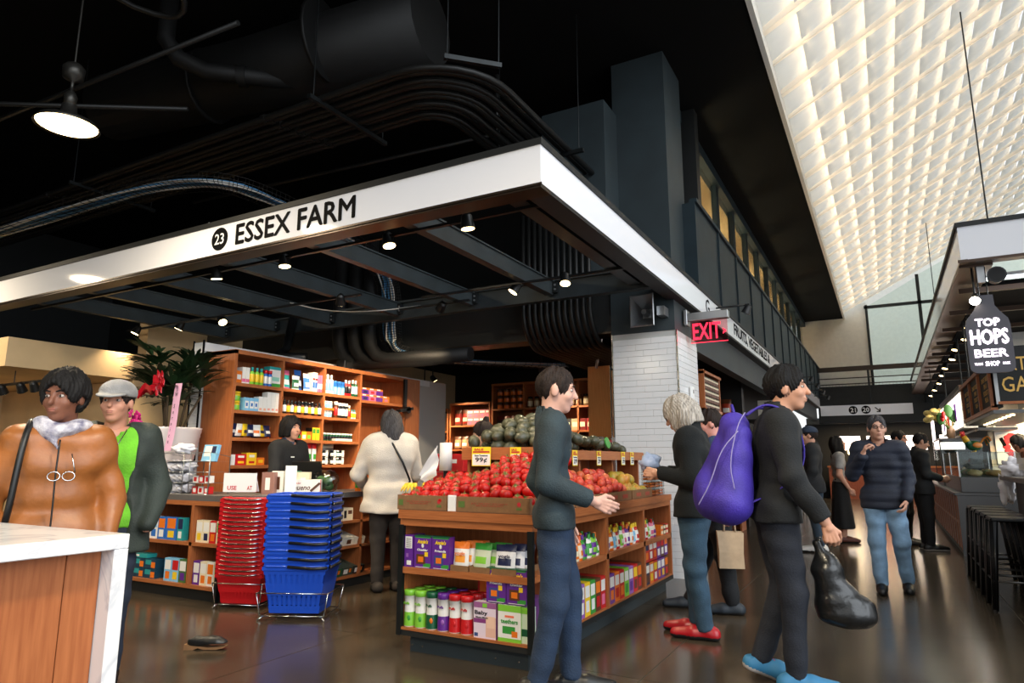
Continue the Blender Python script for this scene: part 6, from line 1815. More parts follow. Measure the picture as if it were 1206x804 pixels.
for k in range(9):
    a = q.uniform(0, 6.28); L = q.uniform(.3, .55); r = q.uniform(.08, .28)
    tipp = (r * math.cos(a), r * math.sin(a), L)
    G().tube([(0, 0, .1), (tipp[0] * .4, tipp[1] * .4, L * .6), tipp], .006, 5).build('stem', 'calyx_green', fv)
    if k % 2: G().sph(tipp, (.03, .03, .06), 8, 6).build('flower', pm(RED), fv)
    else: G().sph(tipp, (.07, .02, .11), 8, 6).build('leaf', pm((60, 110, 50)), fv)
t = thing('hanging_plant', 'pale flower bunch hanging by the beer stall light boxes', 'flowers', (1.05, 18.2, 2.3))
for k in range(12): G().sph((q.uniform(-.15, .15), q.uniform(-.25, .25), q.uniform(-.2, .2)), (.09, .09, .07), 8, 6).build('blossom', pm((226, 206, 130)), t)
G().cyl((0, 0, .1), (0, 0, 1.03), .006, n=5).build('cord', 'dark_steel', t)
# high bar with stools
br2 = thing('bar', 'dark high bar with grey top in front of the beer stall', 'bar', (1.05, 5.4, 0))
G().bbox(0, 1.4, 0, 3.6, 1.0, 1.05, .008).build('top', 'bar_top', br2); G().box(.12, 1.3, .08, 3.5, 0, 1.0).build('body', 'bar_front', br2); G().box(.1, .13, .05, 3.52, 0, .1).build('kick_plate', 'steel_brushed', br2)
def stool(loc, label):
    t = thing('bar_stool', label, 'stool', loc, 0, 'bar stools in a row')
    H_ = .74
    G().bbox(-.155, .155, -.155, .155, H_ - .035, H_, .012).build('seat', 'stool_black', t)
    for sx in (-1, 1):
        for sy in (-1, 1):
            g = G(); a = Vector((sx * .14, sy * .14, H_ - .03)); b = Vector((sx * .2, sy * .19, 0))
            for dx, dy in ((.012, 0), (0, .012)):
                g.tube([a + Vector((dx * -sx, dy * -sy, 0)), b + Vector((dx * -sx, dy * -sy, .01))], [.028, .016], 5)
            g.build('leg', 'stool_black', t)
            G().cyl((b.x, b.y, 0), (b.x, b.y, .02), .018, n=8).build('foot_cap', 'rubber', t)
    for z, k in ((.24, .9), (.42, .8)):
        w = .14 + .06 * (1 - z / H_); 
        for s in (-1, 1):
            G().tube([(s * w, -w, z), (s * w, w, z)], .009, 6).build('stretcher', 'stool_black', t)
            if z < .3: G().tube([(-w, s * w, z), (w, s * w, z)], .009, 6).build('stretcher', 'steel_brushed', t)
for k in range(5): stool((.86, 7.05 + k * .395, 0), ('black metal bar stool at the open end of the row', 'black metal bar stool second in the row', 'black metal bar stool in the middle of the row', 'black metal bar stool fourth in the row', 'black metal bar stool next to the panelled counter')[k])
# takeaway boxes and bags on the bar
for k in range(6):
    item('takeaway_box', carton(.2, .14, .06, WHT, side=(226, 222, 214)), (1.3 + (k % 2) * .24, 8.35 + (k % 3) * .05, 1.05 + (k // 2) * .062), .1 * k, 'white takeaway box stacked on the high bar', 'box', 'takeaway boxes on the bar')
g = G(); g.sph((0, 0, 0), (.13, .1, .1), 20, 14, fn=crump); tag(g.build('plastic_bag', 'bag_film', None, (1.18, 8.75, 1.13)), 'crumpled white bag hanging over the end of the bar', 'bag')
g = G(); g.sph((0, 0, 0), (.07, .07, .17), 20, 14, fn=crump); tag(g.build('plastic_bag', 'bag_film', None, (1.12, 9.08, .93)), 'long crumpled white bag hanging below the bar end', 'bag')

# far stalls under the bridge: lit menu boards and a dark back
g = G(); g.box(-2.4, 4.6, 25.5, 25.6, 0, 2.45); struct(g.build('wall_far_stalls', 'black_paint'))
for k, (x, w) in enumerate(((-1.5, .8), (-.55, .8), (.4, .8), (1.4, .8))):
    t = thing('far_menu', ('white lit menu board under the bridge, nearest the racks', 'white lit menu board with a portrait under the bridge', 'white lit menu board in the middle under the bridge', 'white lit menu board under the bridge, next to the beer stall')[k], 'menu board', (x, 25.4, 1.55))
    G().box(0, w, 0, .06, 0, .5).build('casing', 'plastic_black', t); G().box(.02, w - .02, -.01, 0, .02, .48).build('screen', 'lightbox', t)
    if k == 1: G().box(.25, .55, -.014, -.01, .02, .48).build('picture', 'print_red', t)
fc = thing('far_counter', 'long far wooden counter with warm light under the bridge', 'counter', (-1.7, 24.6, 0))
G().box(0, 3.6, 0, .5, 0, 1.0).build('body', 'wood_dark', fc); G().box(-.03, 3.63, -.03, .53, 1.0, 1.05).build('top', 'wood_h', fc)
for k, x in enumerate((-1.1, -.2, .9)):
    area_light('far_lamp', (x, 24.2, 2.4), (.6, .4), 22, (1, .72, .4))
t = thing('pendant_lamp', 'small warm globe lamp hanging over the far counter', 'lamp', (-1.0, 25.05, 1.5))
G().sph((0, 0, 0), .12, 14, 10).build('globe', 'glow_warm', t); G().cyl((0, 0, .12), (0, 0, .95), .006, n=5).build('cord', 'dark_steel', t)
# ---------------------------------------------------------------- people: implicit bodies meshed with surface nets
def v3(p): return np.array(p, dtype=np.float32)
def caps_d(P, caps, k):
    """smooth union of tapered capsules (a, b, ra, rb[, ysquash])"""
    d = None
    for c in caps:
        a, b, ra, rb = c[:4]
        sq = c[4] if len(c) > 4 else 1.0
        ap = P - v3(a); ba = v3(b) - v3(a)
        if sq != 1.0:
            ap = ap * v3((1, 1 / sq, 1)); ba = ba * v3((1, 1 / sq, 1))
        L = float(ba @ ba)
        t = np.clip(ap @ ba / L, 0, 1) if L > 1e-10 else np.zeros(len(P), np.float32)
        q = ap - t[:, None] * ba
        e = np.sqrt((q * q).sum(1)) - (ra + (rb - ra) * t)
        if sq < 1: e = e * (.5 + .5 * sq)
        if d is None: d = e
        else:
            h = np.clip(.5 + .5 * (d - e) / k, 0, 1)
            d = d * (1 - h) + e * h - k * h * (1 - h)
    return d
def ell_d(P, c, r):
    q = (P - v3(c)) / v3(r)
    l = np.sqrt((q * q).sum(1))
    return (l - 1) * min(r)
def smin(a, b, k):
    h = np.clip(.5 + .5 * (a - b) / k, 0, 1)
    return a * (1 - h) + b * h - k * h * (1 - h)
def smax(a, b, k): return -smin(-a, -b, k)

def snet(fn, lo, hi, h):
    n = [int(math.ceil((hi[i] - lo[i]) / h)) + 1 for i in range(3)]
    ax = [np.arange(n[i], dtype=np.float32) * h + lo[i] for i in range(3)]
    Xg, Yg, Zg = np.meshgrid(*ax, indexing='ij')
    D = fn(np.stack([Xg.ravel(), Yg.ravel(), Zg.ravel()], 1)).reshape(n)
    S = D < 0
    cs = [m - 1 for m in n]
    acc = np.zeros(cs + [3], np.float32); cnt = np.zeros(cs, np.float32)
    offs = [(0, 0, 0), (1, 0, 0), (0, 1, 0), (1, 1, 0), (0, 0, 1), (1, 0, 1), (0, 1, 1), (1, 1, 1)]
    sl = lambda A, o: A[o[0]:o[0] + cs[0], o[1]:o[1] + cs[1], o[2]:o[2] + cs[2]]
    for i, j in ((0, 1), (2, 3), (4, 5), (6, 7), (0, 2), (1, 3), (4, 6), (5, 7), (0, 4), (1, 5), (2, 6), (3, 7)):
        a, b = offs[i], offs[j]
        da, db = sl(D, a), sl(D, b)
        m = (da < 0) != (db < 0)
        t = np.where(m, da / np.where(m, da - db, 1), 0)
        for x in range(3): acc[..., x] += np.where(m, a[x] + (b[x] - a[x]) * t, 0)
        cnt += m
    act = cnt > 0
    idx = -np.ones(cs, np.int64)
    idx[act] = np.arange(act.sum())
    cell = np.argwhere(act)
    V = (cell + acc[act] / cnt[act][:, None]) * h + v3(lo)
    F = []
    for d in range(3):
        u, w = (d + 1) % 3, (d + 2) % 3
        s0 = [slice(1, -1)] * 3; s1 = [slice(1, -1)] * 3
        s0[d] = slice(0, -1); s1[d] = slice(1, None)
        A, B = S[tuple(s0)], S[tuple(s1)]
        for flip, m in ((False, A & ~B), (True, ~A & B)):
            e = np.argwhere(m)
            if not len(e): continue
            e = e + 1; e[:, d] -= 1
            def C(du, dw):
                c = e.copy(); c[:, u] -= du; c[:, w] -= dw
                return idx[c[:, 0], c[:, 1], c[:, 2]]
            q = np.stack([C(1, 1), C(0, 1), C(0, 0), C(1, 0)], 1)
            F.append(q[:, ::-1] if flip else q)
    return V, np.concatenate(F) if F else np.zeros((0, 4), np.int64)

def np_mesh(name, parts, mats):
    """parts: list of (V, F, material index or per-face array)"""
    me = bpy.data.meshes.new(name)
    off = 0; VV = []; FF = []; MM = []
    for V, F, m in parts:
        VV.append(V); FF.append(F + off); off += len(V)
        MM.append(np.full(len(F), m, np.int32) if np.isscalar(m) else m.astype(np.int32))
    V = np.concatenate(VV).astype(np.float32); F = np.concatenate(FF); M = np.concatenate(MM)
    me.vertices.add(len(V)); me.vertices.foreach_set('co', V.ravel())
    me.loops.add(F.size); me.loops.foreach_set('vertex_index', F.ravel().astype(np.int32))
    me.polygons.add(len(F)); me.polygons.foreach_set('loop_start', np.arange(0, F.size, 4, dtype=np.int32))
    me.polygons.foreach_set('loop_total', np.full(len(F), 4, np.int32)) if hasattr(me.polygons[0], 'loop_total') and False else None
    for m in (mats if isinstance(mats, (list, tuple)) else [mats]): me.materials.append(MATS[m])
    me.polygons.foreach_set('material_index', M)
    me.polygons.foreach_set('use_smooth', np.ones(len(F), bool))
    me.update(calc_edges=True)
    me.validate()
    return me

def bounds(caps, pad=.04):
    lo = [1e9] * 3; hi = [-1e9] * 3
    for c in caps:
        for p, r in ((c[0], c[2]), (c[1], c[3])):
            for i in range(3):
                lo[i] = min(lo[i], p[i] - r - pad); hi[i] = max(hi[i], p[i] + r + pad)
    return lo, hi

SKIN = {}
def skin_mat(rgb):
    return mat('skin_%d_%d_%d' % rgb, rgb, .5, var=.05, vscale=14, spec=.4).name
def cloth(name, rgb, rough=.85, **kw):
    kw.setdefault('var', .12); kw.setdefault('vscale', 9); kw.setdefault('bump', .25); kw.setdefault('bscale', 120)
    return mat(name, rgb, rough, **kw).name
def folds(P, amp, f=26.0, seed=0.0):
    x, y, z = P[:, 0], P[:, 1], P[:, 2]
    w = .35 * np.sin(z * 9 + seed) + .3 * np.sin(x * 11 + y * 7 + seed * 2)
    return amp * (np.sin(z * f + x * 10 + w * 6 + seed) * .55 + np.sin(z * f * .5 - x * 18 + y * 14 + w * 5 + seed * 3) * .6 + .25 * np.sin(z * f * 1.9 + y * 22 + seed))

BASE = dict(pelvis=(0, 0, .53), chest=(0, .0, .72), neck=(0, -.012, .835), head=(0, .012, .925),
            shL=(-.108, 0, .802), shR=(.108, 0, .802), elL=(-.135, -.015, .63), elR=(.135, -.015, .63),
            wrL=(-.14, .03, .485), wrR=(.14, .03, .485), hipL=(-.05, 0, .51), hipR=(.05, 0, .51),
            knL=(-.055, .012, .28), knR=(.055, .012, .28), anL=(-.055, -.012, .045), anR=(.055, -.012, .045))

class Person:
    def __init__(s, label, loc, rz, h, pose=None, skin=(200, 150, 120), res=.014, hres=.0075, bulk=1.0):
        s.root = thing('person', label, 'person', loc, rz)
        s.h = h; s.res = res; s.hres = hres; s.bulk = bulk
        J = dict(BASE)
        J.update(pose or {})
        s.J = {k: np.array(v, dtype=np.float64) * h for k, v in J.items()}
        s.skin = skin_mat(skin)
        s.hy = s.hp = s.hr = 0.0
    # ---- capsule sets
    def spine(s, t):
        a, b, c = s.J['pelvis'], s.J['chest'], s.J['neck']
        return a + (b - a) * (t / .6) if t < .6 else b + (c - b) * ((t - .6) / .4)
    def torso(s, inf=0.0, hem=None, flare=0.0, chest=1.0):
        h = s.h; J = s.J; B = s.bulk
        sd = J['shR'] - J['shL']; sd = sd / np.linalg.norm(sd)
        hd = J['hipR'] - J['hipL']; hd = hd / np.linalg.norm(hd)
        mix = lambda t: (hd * (1 - t) + sd * t)
        c = []
        for t, w, r in ((0.0, .045, .064), (.35, .036, .056), (.66, .048, .066), (.85, .05, .05)):
            p = s.spine(t); w *= h * B; r = r * h * B * (chest if .5 < t < .8 else 1) + inf
            c.append((p - mix(t) * w, p + mix(t) * w, r, r, .86))
        c.append((J['shL'] * .93 + J['shR'] * .07, J['shR'] * .93 + J['shL'] * .07, .036 * h + inf, .036 * h + inf))
        if hem is not None:
            p = s.spine(0) * 1.0
            q = np.array([p[0] * .5, p[1] * .6, hem - .05])
            if 'hemc' in s.J: q = s.J['hemc'].copy()
            w = .05 * h * B; r = .068 * h * B + inf + flare
            c.append((p - hd * w, q - hd * w, .064 * h * B + inf, r, .86)); c.append((p + hd * w, q + hd * w, .064 * h * B + inf, r, .86)); c.append((p, q, .064 * h * B + inf, r, .9))
        return c
    def arm(s, sd, inf=0.0, end=1.0):
        J = s.J; h = s.h
        a, b, c = J['sh' + sd], J['el' + sd], J['wr' + sd]
        if end <= .5:
            return [(a, a + (b - a) * (end * 2), .033 * h + inf, .03 * h + inf)]
        f = (end - .5) * 2
        return [(a, b, .033 * h + inf, .026 * h + inf), (b, b + (c - b) * f, .026 * h + inf, (.026 - .009 * f) * h + inf * 1.0)]
    def leg(s, sd, inf=0.0, end=1.0):
        J = s.J; h = s.h
        a, b, c = J['hip' + sd], J['kn' + sd], J['an' + sd]
        if end <= .5: return [(a, a + (b - a) * end * 2, .056 * h + inf, .045 * h + inf)]
        f = (end - .5) * 2
        return [(a, b, .056 * h * s.bulk + inf, .035 * h + inf), (b, b + (c - b) * f, .035 * h + inf, .025 * h + inf)]
    # ---- head frame
    def hm(s):
        return np.array(Euler((s.hp, s.hr, s.hy), 'XYZ').to_matrix(), dtype=np.float64) if True else None
    def toh(s, P):
        return ((P - v3(s.J['head'])) @ s.hm().astype(np.float32)) / (s.h / 1.72)
    def fromh(s, p):
        return s.J['head'] + s.hm() @ (np.array(p) * (s.h / 1.72))
    def head_d(s, P):
        q = s.toh(P); k = s.h / 1.72
        d = ell_d(q, (0, -.012, .025), (.077, .097, .095))
        d = smin(d, ell_d(q, (0, .022, -.045), (.06, .072, .078)), .03)
        d = smin(d, ell_d(q, (0, .06, -.1), (.026, .024, .02)), .02)
        d = smin(d, caps_d(q, [((-.034, .078, .024), (.034, .078, .024), .012, .012)], .01), .015)
        for sx in (-1, 1):
            d = smax(d, -ell_d(q, (sx * .032, .1, .004), (.019, .017, .012)), .012)
            d = smin(d, ell_d(q, (sx * .08, -.008, -.012), (.01, .022, .034)), .008)
            d = smin(d, ell_d(q, (sx * .038, .062, -.03), (.024, .022, .022)), .02)
        d = smin(d, caps_d(q, [((0, .092, .012), (0, .112, -.028), .008, .0135)], .01), .012)
        d = smin(d, ell_d(q, (0, .092, -.058), (.025, .012, .007)), .006)
        d = smin(d, ell_d(q, (0, .09, -.072), (.022, .012, .008)), .006)
        d = d * k
        nb = s.J['neck'] + np.array([0, 0, -.03 * s.h]); nt = s.fromh((0, -.02, -.05))
        return smin(d, caps_d(P, [(nb, nt, .036 * s.h, .031 * s.h)], .02), .02)
    def body(s, arms=True, legs=False, hands=('L', 'R'), curl=(.5, .5), bare=False):
        parts = []
        caps = s.torso()
        for sd in 'LR':
            caps += s.arm(sd)
            caps += s.leg(sd)
        r = s.res if bare else max(.02, s.res)
        lo, hi = bounds(caps)
        parts.append(snet(lambda P: caps_d(P, caps, .03), lo, hi, r) + (0,))
        c = s.J['head']
        lo = [c[0] - .14, c[1] - .15, s.J['neck'][2] - .1]; hi = [c[0] + .14, c[1] + .16, c[2] + .15]
        parts.append(snet(s.head_d, lo, hi, s.hres) + (0,))
        for i, sd in enumerate('LR'):
            if sd in hands: parts.append(s.hand(sd, curl[i]) + (0,))
        o = put('body', np_mesh('body', parts, s.skin), s.root)
        # face details
        k = s.h / 1.72
        Mh = Matrix([list(r_) for r_ in s.hm()])
        def hp(name, g, m):
            ob = g.build(name, m, s.root); ob.matrix_local = Matrix.Translation(Vector(s.J['head'])) @ Mh.to_4x4() @ Matrix.Scale(k, 4); return ob
        mat('eye_white', (190, 180, 172), .3); mat('eye_dark', (40, 28, 22), .15); mat('lip', (156, 92, 80), .5)
        for sx in (-1, 1):
            g = G(); g.sph((sx * .032, .0785, .005), (.0125, .0115, .0085), 10, 8, 0); g.sph((sx * .032, .0865, .005), (.0066, .0044, .0066), 8, 6, 1); hp('eye', g, ['eye_white', 'eye_dark'])
            hp('eyebrow', G().tube([(sx * .014, .0945, .026), (sx * .034, .0945, .032), (sx * .052, .083, .026)], [.003, .0042, .002], 5), s.browm)
        hp('lips', G().sph((0, .099, -.0585), (.02, .0045, .0035), 10, 6).sph((0, .0975, -.067), (.017, .005, .004), 10, 6), 'lip')
        s.hpart = hp
        return o
    def hand(s, sd, curl):
        J = s.J; w = J['wr' + sd]; e = J['el' + sd]
        key = 'hd' + sd
        d = J[key] / np.linalg.norm(J[key]) if key in J else (w - e) / np.linalg.norm(w - e)
        nkey = 'hn' + sd
        n = J[nkey] if nkey in J else np.array([1.0 if sd == 'L' else -1.0, 0, 0])   # palm faces the body
        n = n - d * (n @ d)
        if np.linalg.norm(n) < .1: n = np.array([0, 0, -1.0]) - d * (-d[2])
        n /= np.linalg.norm(n)
        sdv = np.cross(d, n) * (1 if sd == 'L' else -1)
        if 'th' + sd in J:
            if sdv @ J['th' + sd] < 0: sdv = -sdv
        elif sdv[1] < 0 and abs(sdv[1]) > .3: sdv = -sdv
        S = s.h / 1.72
        caps = [(w - d * .03 * S, w + d * .02 * S, .023 * S, .024 * S)]
        for i, (o, L, bl) in enumerate(((.028, .078, .084), (.01, .088, .088), (-.009, .082, .084), (-.027, .064, .076))):
            b0 = w + d * .015 * S + sdv * o * .6 * S; b1 = w + d * bl * S + sdv * o * S
            caps.append((b0, b1, .0155 * S, .0115 * S))
            p = b1; ang = 0
            for f, r0 in ((.45, .0098), (.32, .009), (.23, .0082)):
                ang += curl * (.75 + .1 * i)
                dr = d * math.cos(ang) + n * math.sin(ang)
                p2 = p + dr * (L * f) * S
                caps.append((p, p2, r0 * S, r0 * .92 * S)); p = p2
        b0 = w + d * .025 * S + sdv * .022 * S; t1 = b0 + (d * .65 + sdv * .6 + n * .25) * .042 * S
        t2 = t1 + (d * .85 + sdv * .1 + n * (.2 + .5 * curl)) * .033 * S; t3 = t2 + (d * .9 - sdv * .1 + n * (.15 + .6 * curl)) * .026 * S
        caps += [(b0, t1, .0145 * S, .0115 * S), (t1, t2, .011 * S, .0098 * S), (t2, t3, .0098 * S, .0085 * S)]
        lo, hi = bounds(caps, .012)
        def fn(P):
            return caps_d(P, caps, .004)
        return snet(fn, lo, hi, .0048 if s.hres < .01 else .007)
    # ---- clothing
    def top(s, name, m, inf=.012, hem=.5, sleeve=.97, flare=.0, collar=.0, amp=.004, seed=0., open_neck=.012, arms='LR', k=.035, chest=1.0, vneck=0, res=None):
        h = s.h
        caps = s.torso(inf, hem * h, flare, chest)
        ac = []
        for sd in arms: ac += s.arm(sd, inf * .9, sleeve)
        lo, hi = bounds(caps + ac)
        lo[2] = max(lo[2], hem * h - .04)
        nb = s.J['neck'] + np.array([0, 0, -.05 * h]); nt = s.fromh((0, -.01, .02))
        cuts = []
        for sd in arms:
            a, b = (s.J['el' + sd], s.J['wr' + sd]) if sleeve > .5 else (s.J['sh' + sd], s.J['el' + sd])
            f = (sleeve - .5) * 2 if sleeve > .5 else sleeve * 2
            e = a + (b - a) * f; dd = (b - a) / np.linalg.norm(b - a)
            cuts.append((e, dd))
        def fn(P):
            d = caps_d(P, caps, .05)
            for i, sd in enumerate(arms):
                a2 = caps_d(P, s.arm(sd, inf * .9, sleeve), .02)
                e, dd = cuts[i]
                a2 = np.maximum(a2, (P - v3(e)) @ v3(dd) - .005)
                d = smin(d, a2, k)
            if collar: d = smin(d, caps_d(P, [(nb + np.array([0, 0, .03 * h]), s.J['neck'] + np.array([0, 0, collar * h]), .05 * h, .045 * h)], .02), .03)
            d = d + folds(P, amp, seed=seed)
            d = np.maximum(d, hem * h + .006 * np.sin(P[:, 0] * 14 + seed) - P[:, 2])
            d = np.maximum(d, -caps_d(P, [(nb, nt, .036 * h + open_neck, .036 * h + open_neck)], .01))
            if vneck:
                f = s.J['neck'] + np.array([0, .09 * h, -.02 * h]); 
                d = np.maximum(d, -caps_d(P, [(f, f + np.array([0, .0, -vneck * h]), .035 * h, .012 * h)], .01))
            return d
        V, F = snet(fn, lo, hi, res or s.res)
        return put(name, np_mesh(name, [(V, F, 0)], m), s.root)
    def trousers(s, name, m, inf=.012, hem=.04, amp=.004, seed=0., waist=.58, cut=None):
        h = s.h
        caps = [c for c in s.torso(inf)[:2]]
        lg = [s.leg(sd, inf) for sd in 'LR']
        lo, hi = bounds(caps + lg[0] + lg[1]); lo[2] = max(lo[2], 0)
        def fn(P):
            d = caps_d(P, caps, .04)
            for i, sd in enumerate('LR'):
                e = s.J['an' + sd]; b = s.J['kn' + sd]; dd = (e - b) / np.linalg.norm(e - b)
                l = caps_d(P, lg[i], .03)
                l = np.maximum(l, (P - v3(e)) @ v3(dd) - (.045 - hem) * h * -1 - .0 if False else (P - v3(e)) @ v3(dd) - .01)
                d = smin(d, l, .02)
            d = d + folds(P, amp, 34, seed)
            return np.maximum(d, P[:, 2] - waist * h)
        V, F = snet(fn, lo, hi, s.res)
        return put(name, np_mesh(name, [(V, F, 0)], m), s.root)
    def skirt(s, name, m, hem=.09, flare=.05, waist=.6, amp=.008):
        h = s.h; p = s.spine(.0); b = np.array([p[0], p[1], hem * h]); w = np.array([.04 * h, 0, 0]); t = s.spine(.3)
        caps = [(t - w * .6, t + w * .6, .06 * h, .06 * h, .86), (p - w, b - w, .072 * h, .075 * h + flare, .9), (p + w, b + w, .072 * h, .075 * h + flare, .9)]
        lo, hi = bounds(caps)
        def fn(P):
            a = np.arctan2(P[:, 1] - p[1], P[:, 0] - p[0])
            d = caps_d(P, caps, .04) + amp * np.sin(a * 9) * np.clip((p[2] - P[:, 2]) / .4, 0, 1)
            return np.maximum(np.maximum(d, hem * h - P[:, 2]), P[:, 2] - waist * h)
        V, F = snet(fn, lo, hi, s.res)
        return put(name, np_mesh(name, [(V, F, 0)], m), s.root)
    def shoes(s, m, sole='rubber', dirs=None, L=.155, heel=0.0, tip=None):
        h = s.h
        for i, sd in enumerate('LR'):
            a = s.J['an' + sd]; dr = np.array((dirs or {}).get(sd, (0, 1, 0)), float); dr /= np.linalg.norm(dr)
            z0 = max(0, a[2] - .045 * h)
            hb = a - np.array([0, 0, .022 * h]) - dr * .028 * h
            if dr[2] < -.15: tb = a + dr * L * h * .95
            else: tb = a + dr * L * h * .8 - np.array([0, 0, .028 * h])
            mid = (hb + tb) / 2 + np.array([0, 0, .004])
            caps = [(hb, mid, .028 * h, .029 * h), (mid, tb, .029 * h, .021 * h), (a + np.array([0, 0, .0]), hb, .026 * h, .028 * h)]
            lo, hi = bounds(caps, .015)
            side = np.cross(dr, (0, 0, 1)); up = np.cross(side, dr); up /= np.linalg.norm(up)
            base = hb - up * .021 * h
            def fn(P):
                d = caps_d(P, caps, .02)
                d = np.maximum(d, -((P - v3(base)) @ v3(up)))
                return np.maximum(d, P[:, 2] - a[2] - .012 * h)
            V, F = snet(fn, lo, hi, .007 if s.hres < .01 else .012)
            ctr = V[F].mean(1)
            mi = (((ctr - base) @ up) < .012 * h).astype(np.int32)
            put('shoe', np_mesh('shoe', [(V, F, mi)], [m, sole]), s.root)
    def hair(s, m, style='short', vol=.016, length=-.06, fringe=.0, seed=0., name='hair', back=0.0, res=None):
        k = s.h / 1.72
        def fn(P):
            q = s.toh(P)
            d = ell_d(q, (0, -.014, .028), (.077 + vol, .097 + vol, .095 + vol * 1.1))
            if style in ('bob', 'long'):
                d = smin(d, ell_d(q, (0, -.03, length * .35), (.08 + vol * 1.3, .095 + vol, .1 + abs(length) * .5)), .03)
            if style == 'long':
                d = smin(d, caps_d(q, [((0, -.07, -.02), (0, -.09 - back, length), .085, .06, .7)], .03), .04)
            if style == 'bun': d = smin(d, ell_d(q, (0, -.06, .14), (.035, .035, .035)), .012)
            face = ell_d(q, (0, .11, -.045 + fringe), (.076, .072, .105))
            d = smax(d, -face, .012)
            d = np.maximum(d, (length - .0) - q[:, 2] - .25 * np.minimum(0, q[:, 1]) * 0)
            if style == 'short':
                d = smax(d, -(ell_d(q, (0, .065, -.075), (.1, .075, .07))), .01)
                d = smax(d, -caps_d(q, [((-.1, -.005, -.02), (.1, -.005, -.02), .024, .024)], .01), .008)
            an = np.arctan2(q[:, 0], q[:, 1] + .02)
            d = d + .0035 * np.sin(an * 34 + 5 * np.sin(q[:, 2] * 28 + seed)) + .003 * np.sin(q[:, 2] * 40 + an * 9 + seed) + .004 * np.sin(an * 5 + seed)
            return d * k
        c = s.J['head']
        lo = [c[0] - .18, c[1] - .24, c[2] - .16 + min(0, length) * .9]; hi = [c[0] + .18, c[1] + .2, c[2] + .21]
        V, F = snet(fn, lo, hi, res or s.hres)
        return put(name, np_mesh(name, [(V, F, 0)], m), s.root)
    def custom(s, name, fn, lo, hi, m, res=None):
        V, F = snet(fn, lo, hi, res or s.res)
        return put(name, np_mesh(name, [(V, F, 0)], m), s.root)
    def glasses(s):
        g = G()
        for sx in (-1, 1):
            g.tube([(sx * .032 + .021 * math.cos(t), .104 - abs(math.cos(t)) * .002, .004 + .015 * math.sin(t)) for t in [i * math.pi / 6 for i in range(12)]], .0022, 5, closed=True)
            g.tube([(sx * .053, .1, .008), (sx * .072, .06, .008), (sx * .082, -.01, .004)], .0022, 5)
        g.tube([(-.012, .106, .008), (.012, .106, .008)], .0022, 5)
        s.hpart('glasses', g, 'plastic_black')

for nm, c in (('hair_black', (16, 14, 14)), ('hair_grey', (164, 156, 146)), ('hair_dark_grey', (60, 58, 60)), ('hair_brown', (36, 26, 22))):
    mat(nm, c, .65, var=.25, vscale=30, stretch=(3, 3, .5), bump=.3, bscale=90, spec=.25)

def face_to(dx, dy): return math.atan2(dy, dx) - math.pi / 2
# ---- woman in tan leather jacket behind the marble table
p = Person('woman in tan leather jacket and patterned scarf behind the marble table', (-3.4, 1.74, 0), face_to(3.2, -1.9), 1.62,
           dict(shL=(-.1, 0, .797), shR=(.1, 0, .797), elL=(-.15, -.02, .63), elR=(.15, -.02, .63), wrL=(-.145, .05, .49), wrR=(.145, .05, .49)), (120, 76, 58), .013, .007, 1.02)
p.hy = R(-28); p.hp = R(-4); p.browm = 'hair_black'
p.body(hands=())
cloth('leather_tan', (150, 90, 42), .42, var=.08, bump=.12, bscale=30, spec=.5)
cloth('denim_dark', (38, 46, 62)); cloth('scarf_print', (70, 68, 104), .8, rgb2=(226, 222, 226), vscale=22)
p.top('leather_jacket', 'leather_tan', .013, .5, .95, .01, .02, .007, 1.0, .03)
p.trousers('jeans', 'denim_dark'); p.shoes('plastic_black')
p.hair('hair_black', 'short', .028, -.075, .004)
h = p.h; nk = p.J['neck']
p.custom('scarf', lambda P: caps_d(P, [(nk + np.array([math.cos(a) * .085, math.sin(a) * .075 + .01, -.01 + .012 * math.sin(a * 3)]), nk + np.array([math.cos(a + .5) * .085, math.sin(a + .5) * .075 + .01, -.01 + .012 * math.sin(a * 3 + 1.5)]), .04, .04) for a in [i * .5 for i in range(13)]] + [(nk + np.array([.04, .09, -.03]), nk + np.array([.0, .13, -.09]), .03, .012)], .02) + folds(P, .008, 60), [nk[0] - .17, nk[1] - .16, nk[2] - .2], [nk[0] + .17, nk[1] + .22, nk[2] + .1], 'scarf_print', .009)
st = G(); st.tube(smooth([(.12, -.13, .74 * h), (.115, -.05, .84 * h), (.115, .02, .862 * h), (.125, .1, .81 * h), (.135, .135, .73 * h), (.15, .125, .6 * h), (.19, .03, .48 * h)], 2), .014, 6); st.tube(smooth([(-.01, .15, .8 * h), (-.008, .158, .7 * h), (-.012, .15, .6 * h), (-.01, .155, .5 * h)], 1), .004, 5); st.build('bag_strap', 'plastic_black', p.root)
g = G(); ge = Vector((-.03, .165, .7 * h))
for sx in (-1, 1): g.tube([(ge.x + sx * .028 + .024 * math.cos(t), ge.y, ge.z + .02 * math.sin(t)) for t in [i * math.pi / 6 for i in range(12)]], .003, 5, closed=True)
g.tube([(ge.x - .05, ge.y - .02, ge.z + .015), (ge.x - .03, ge.y - .03, ge.z + .1)], .003, 5); g.build('hanging_sunglasses', 'chrome', p.root)['kind'] = 'stuff'

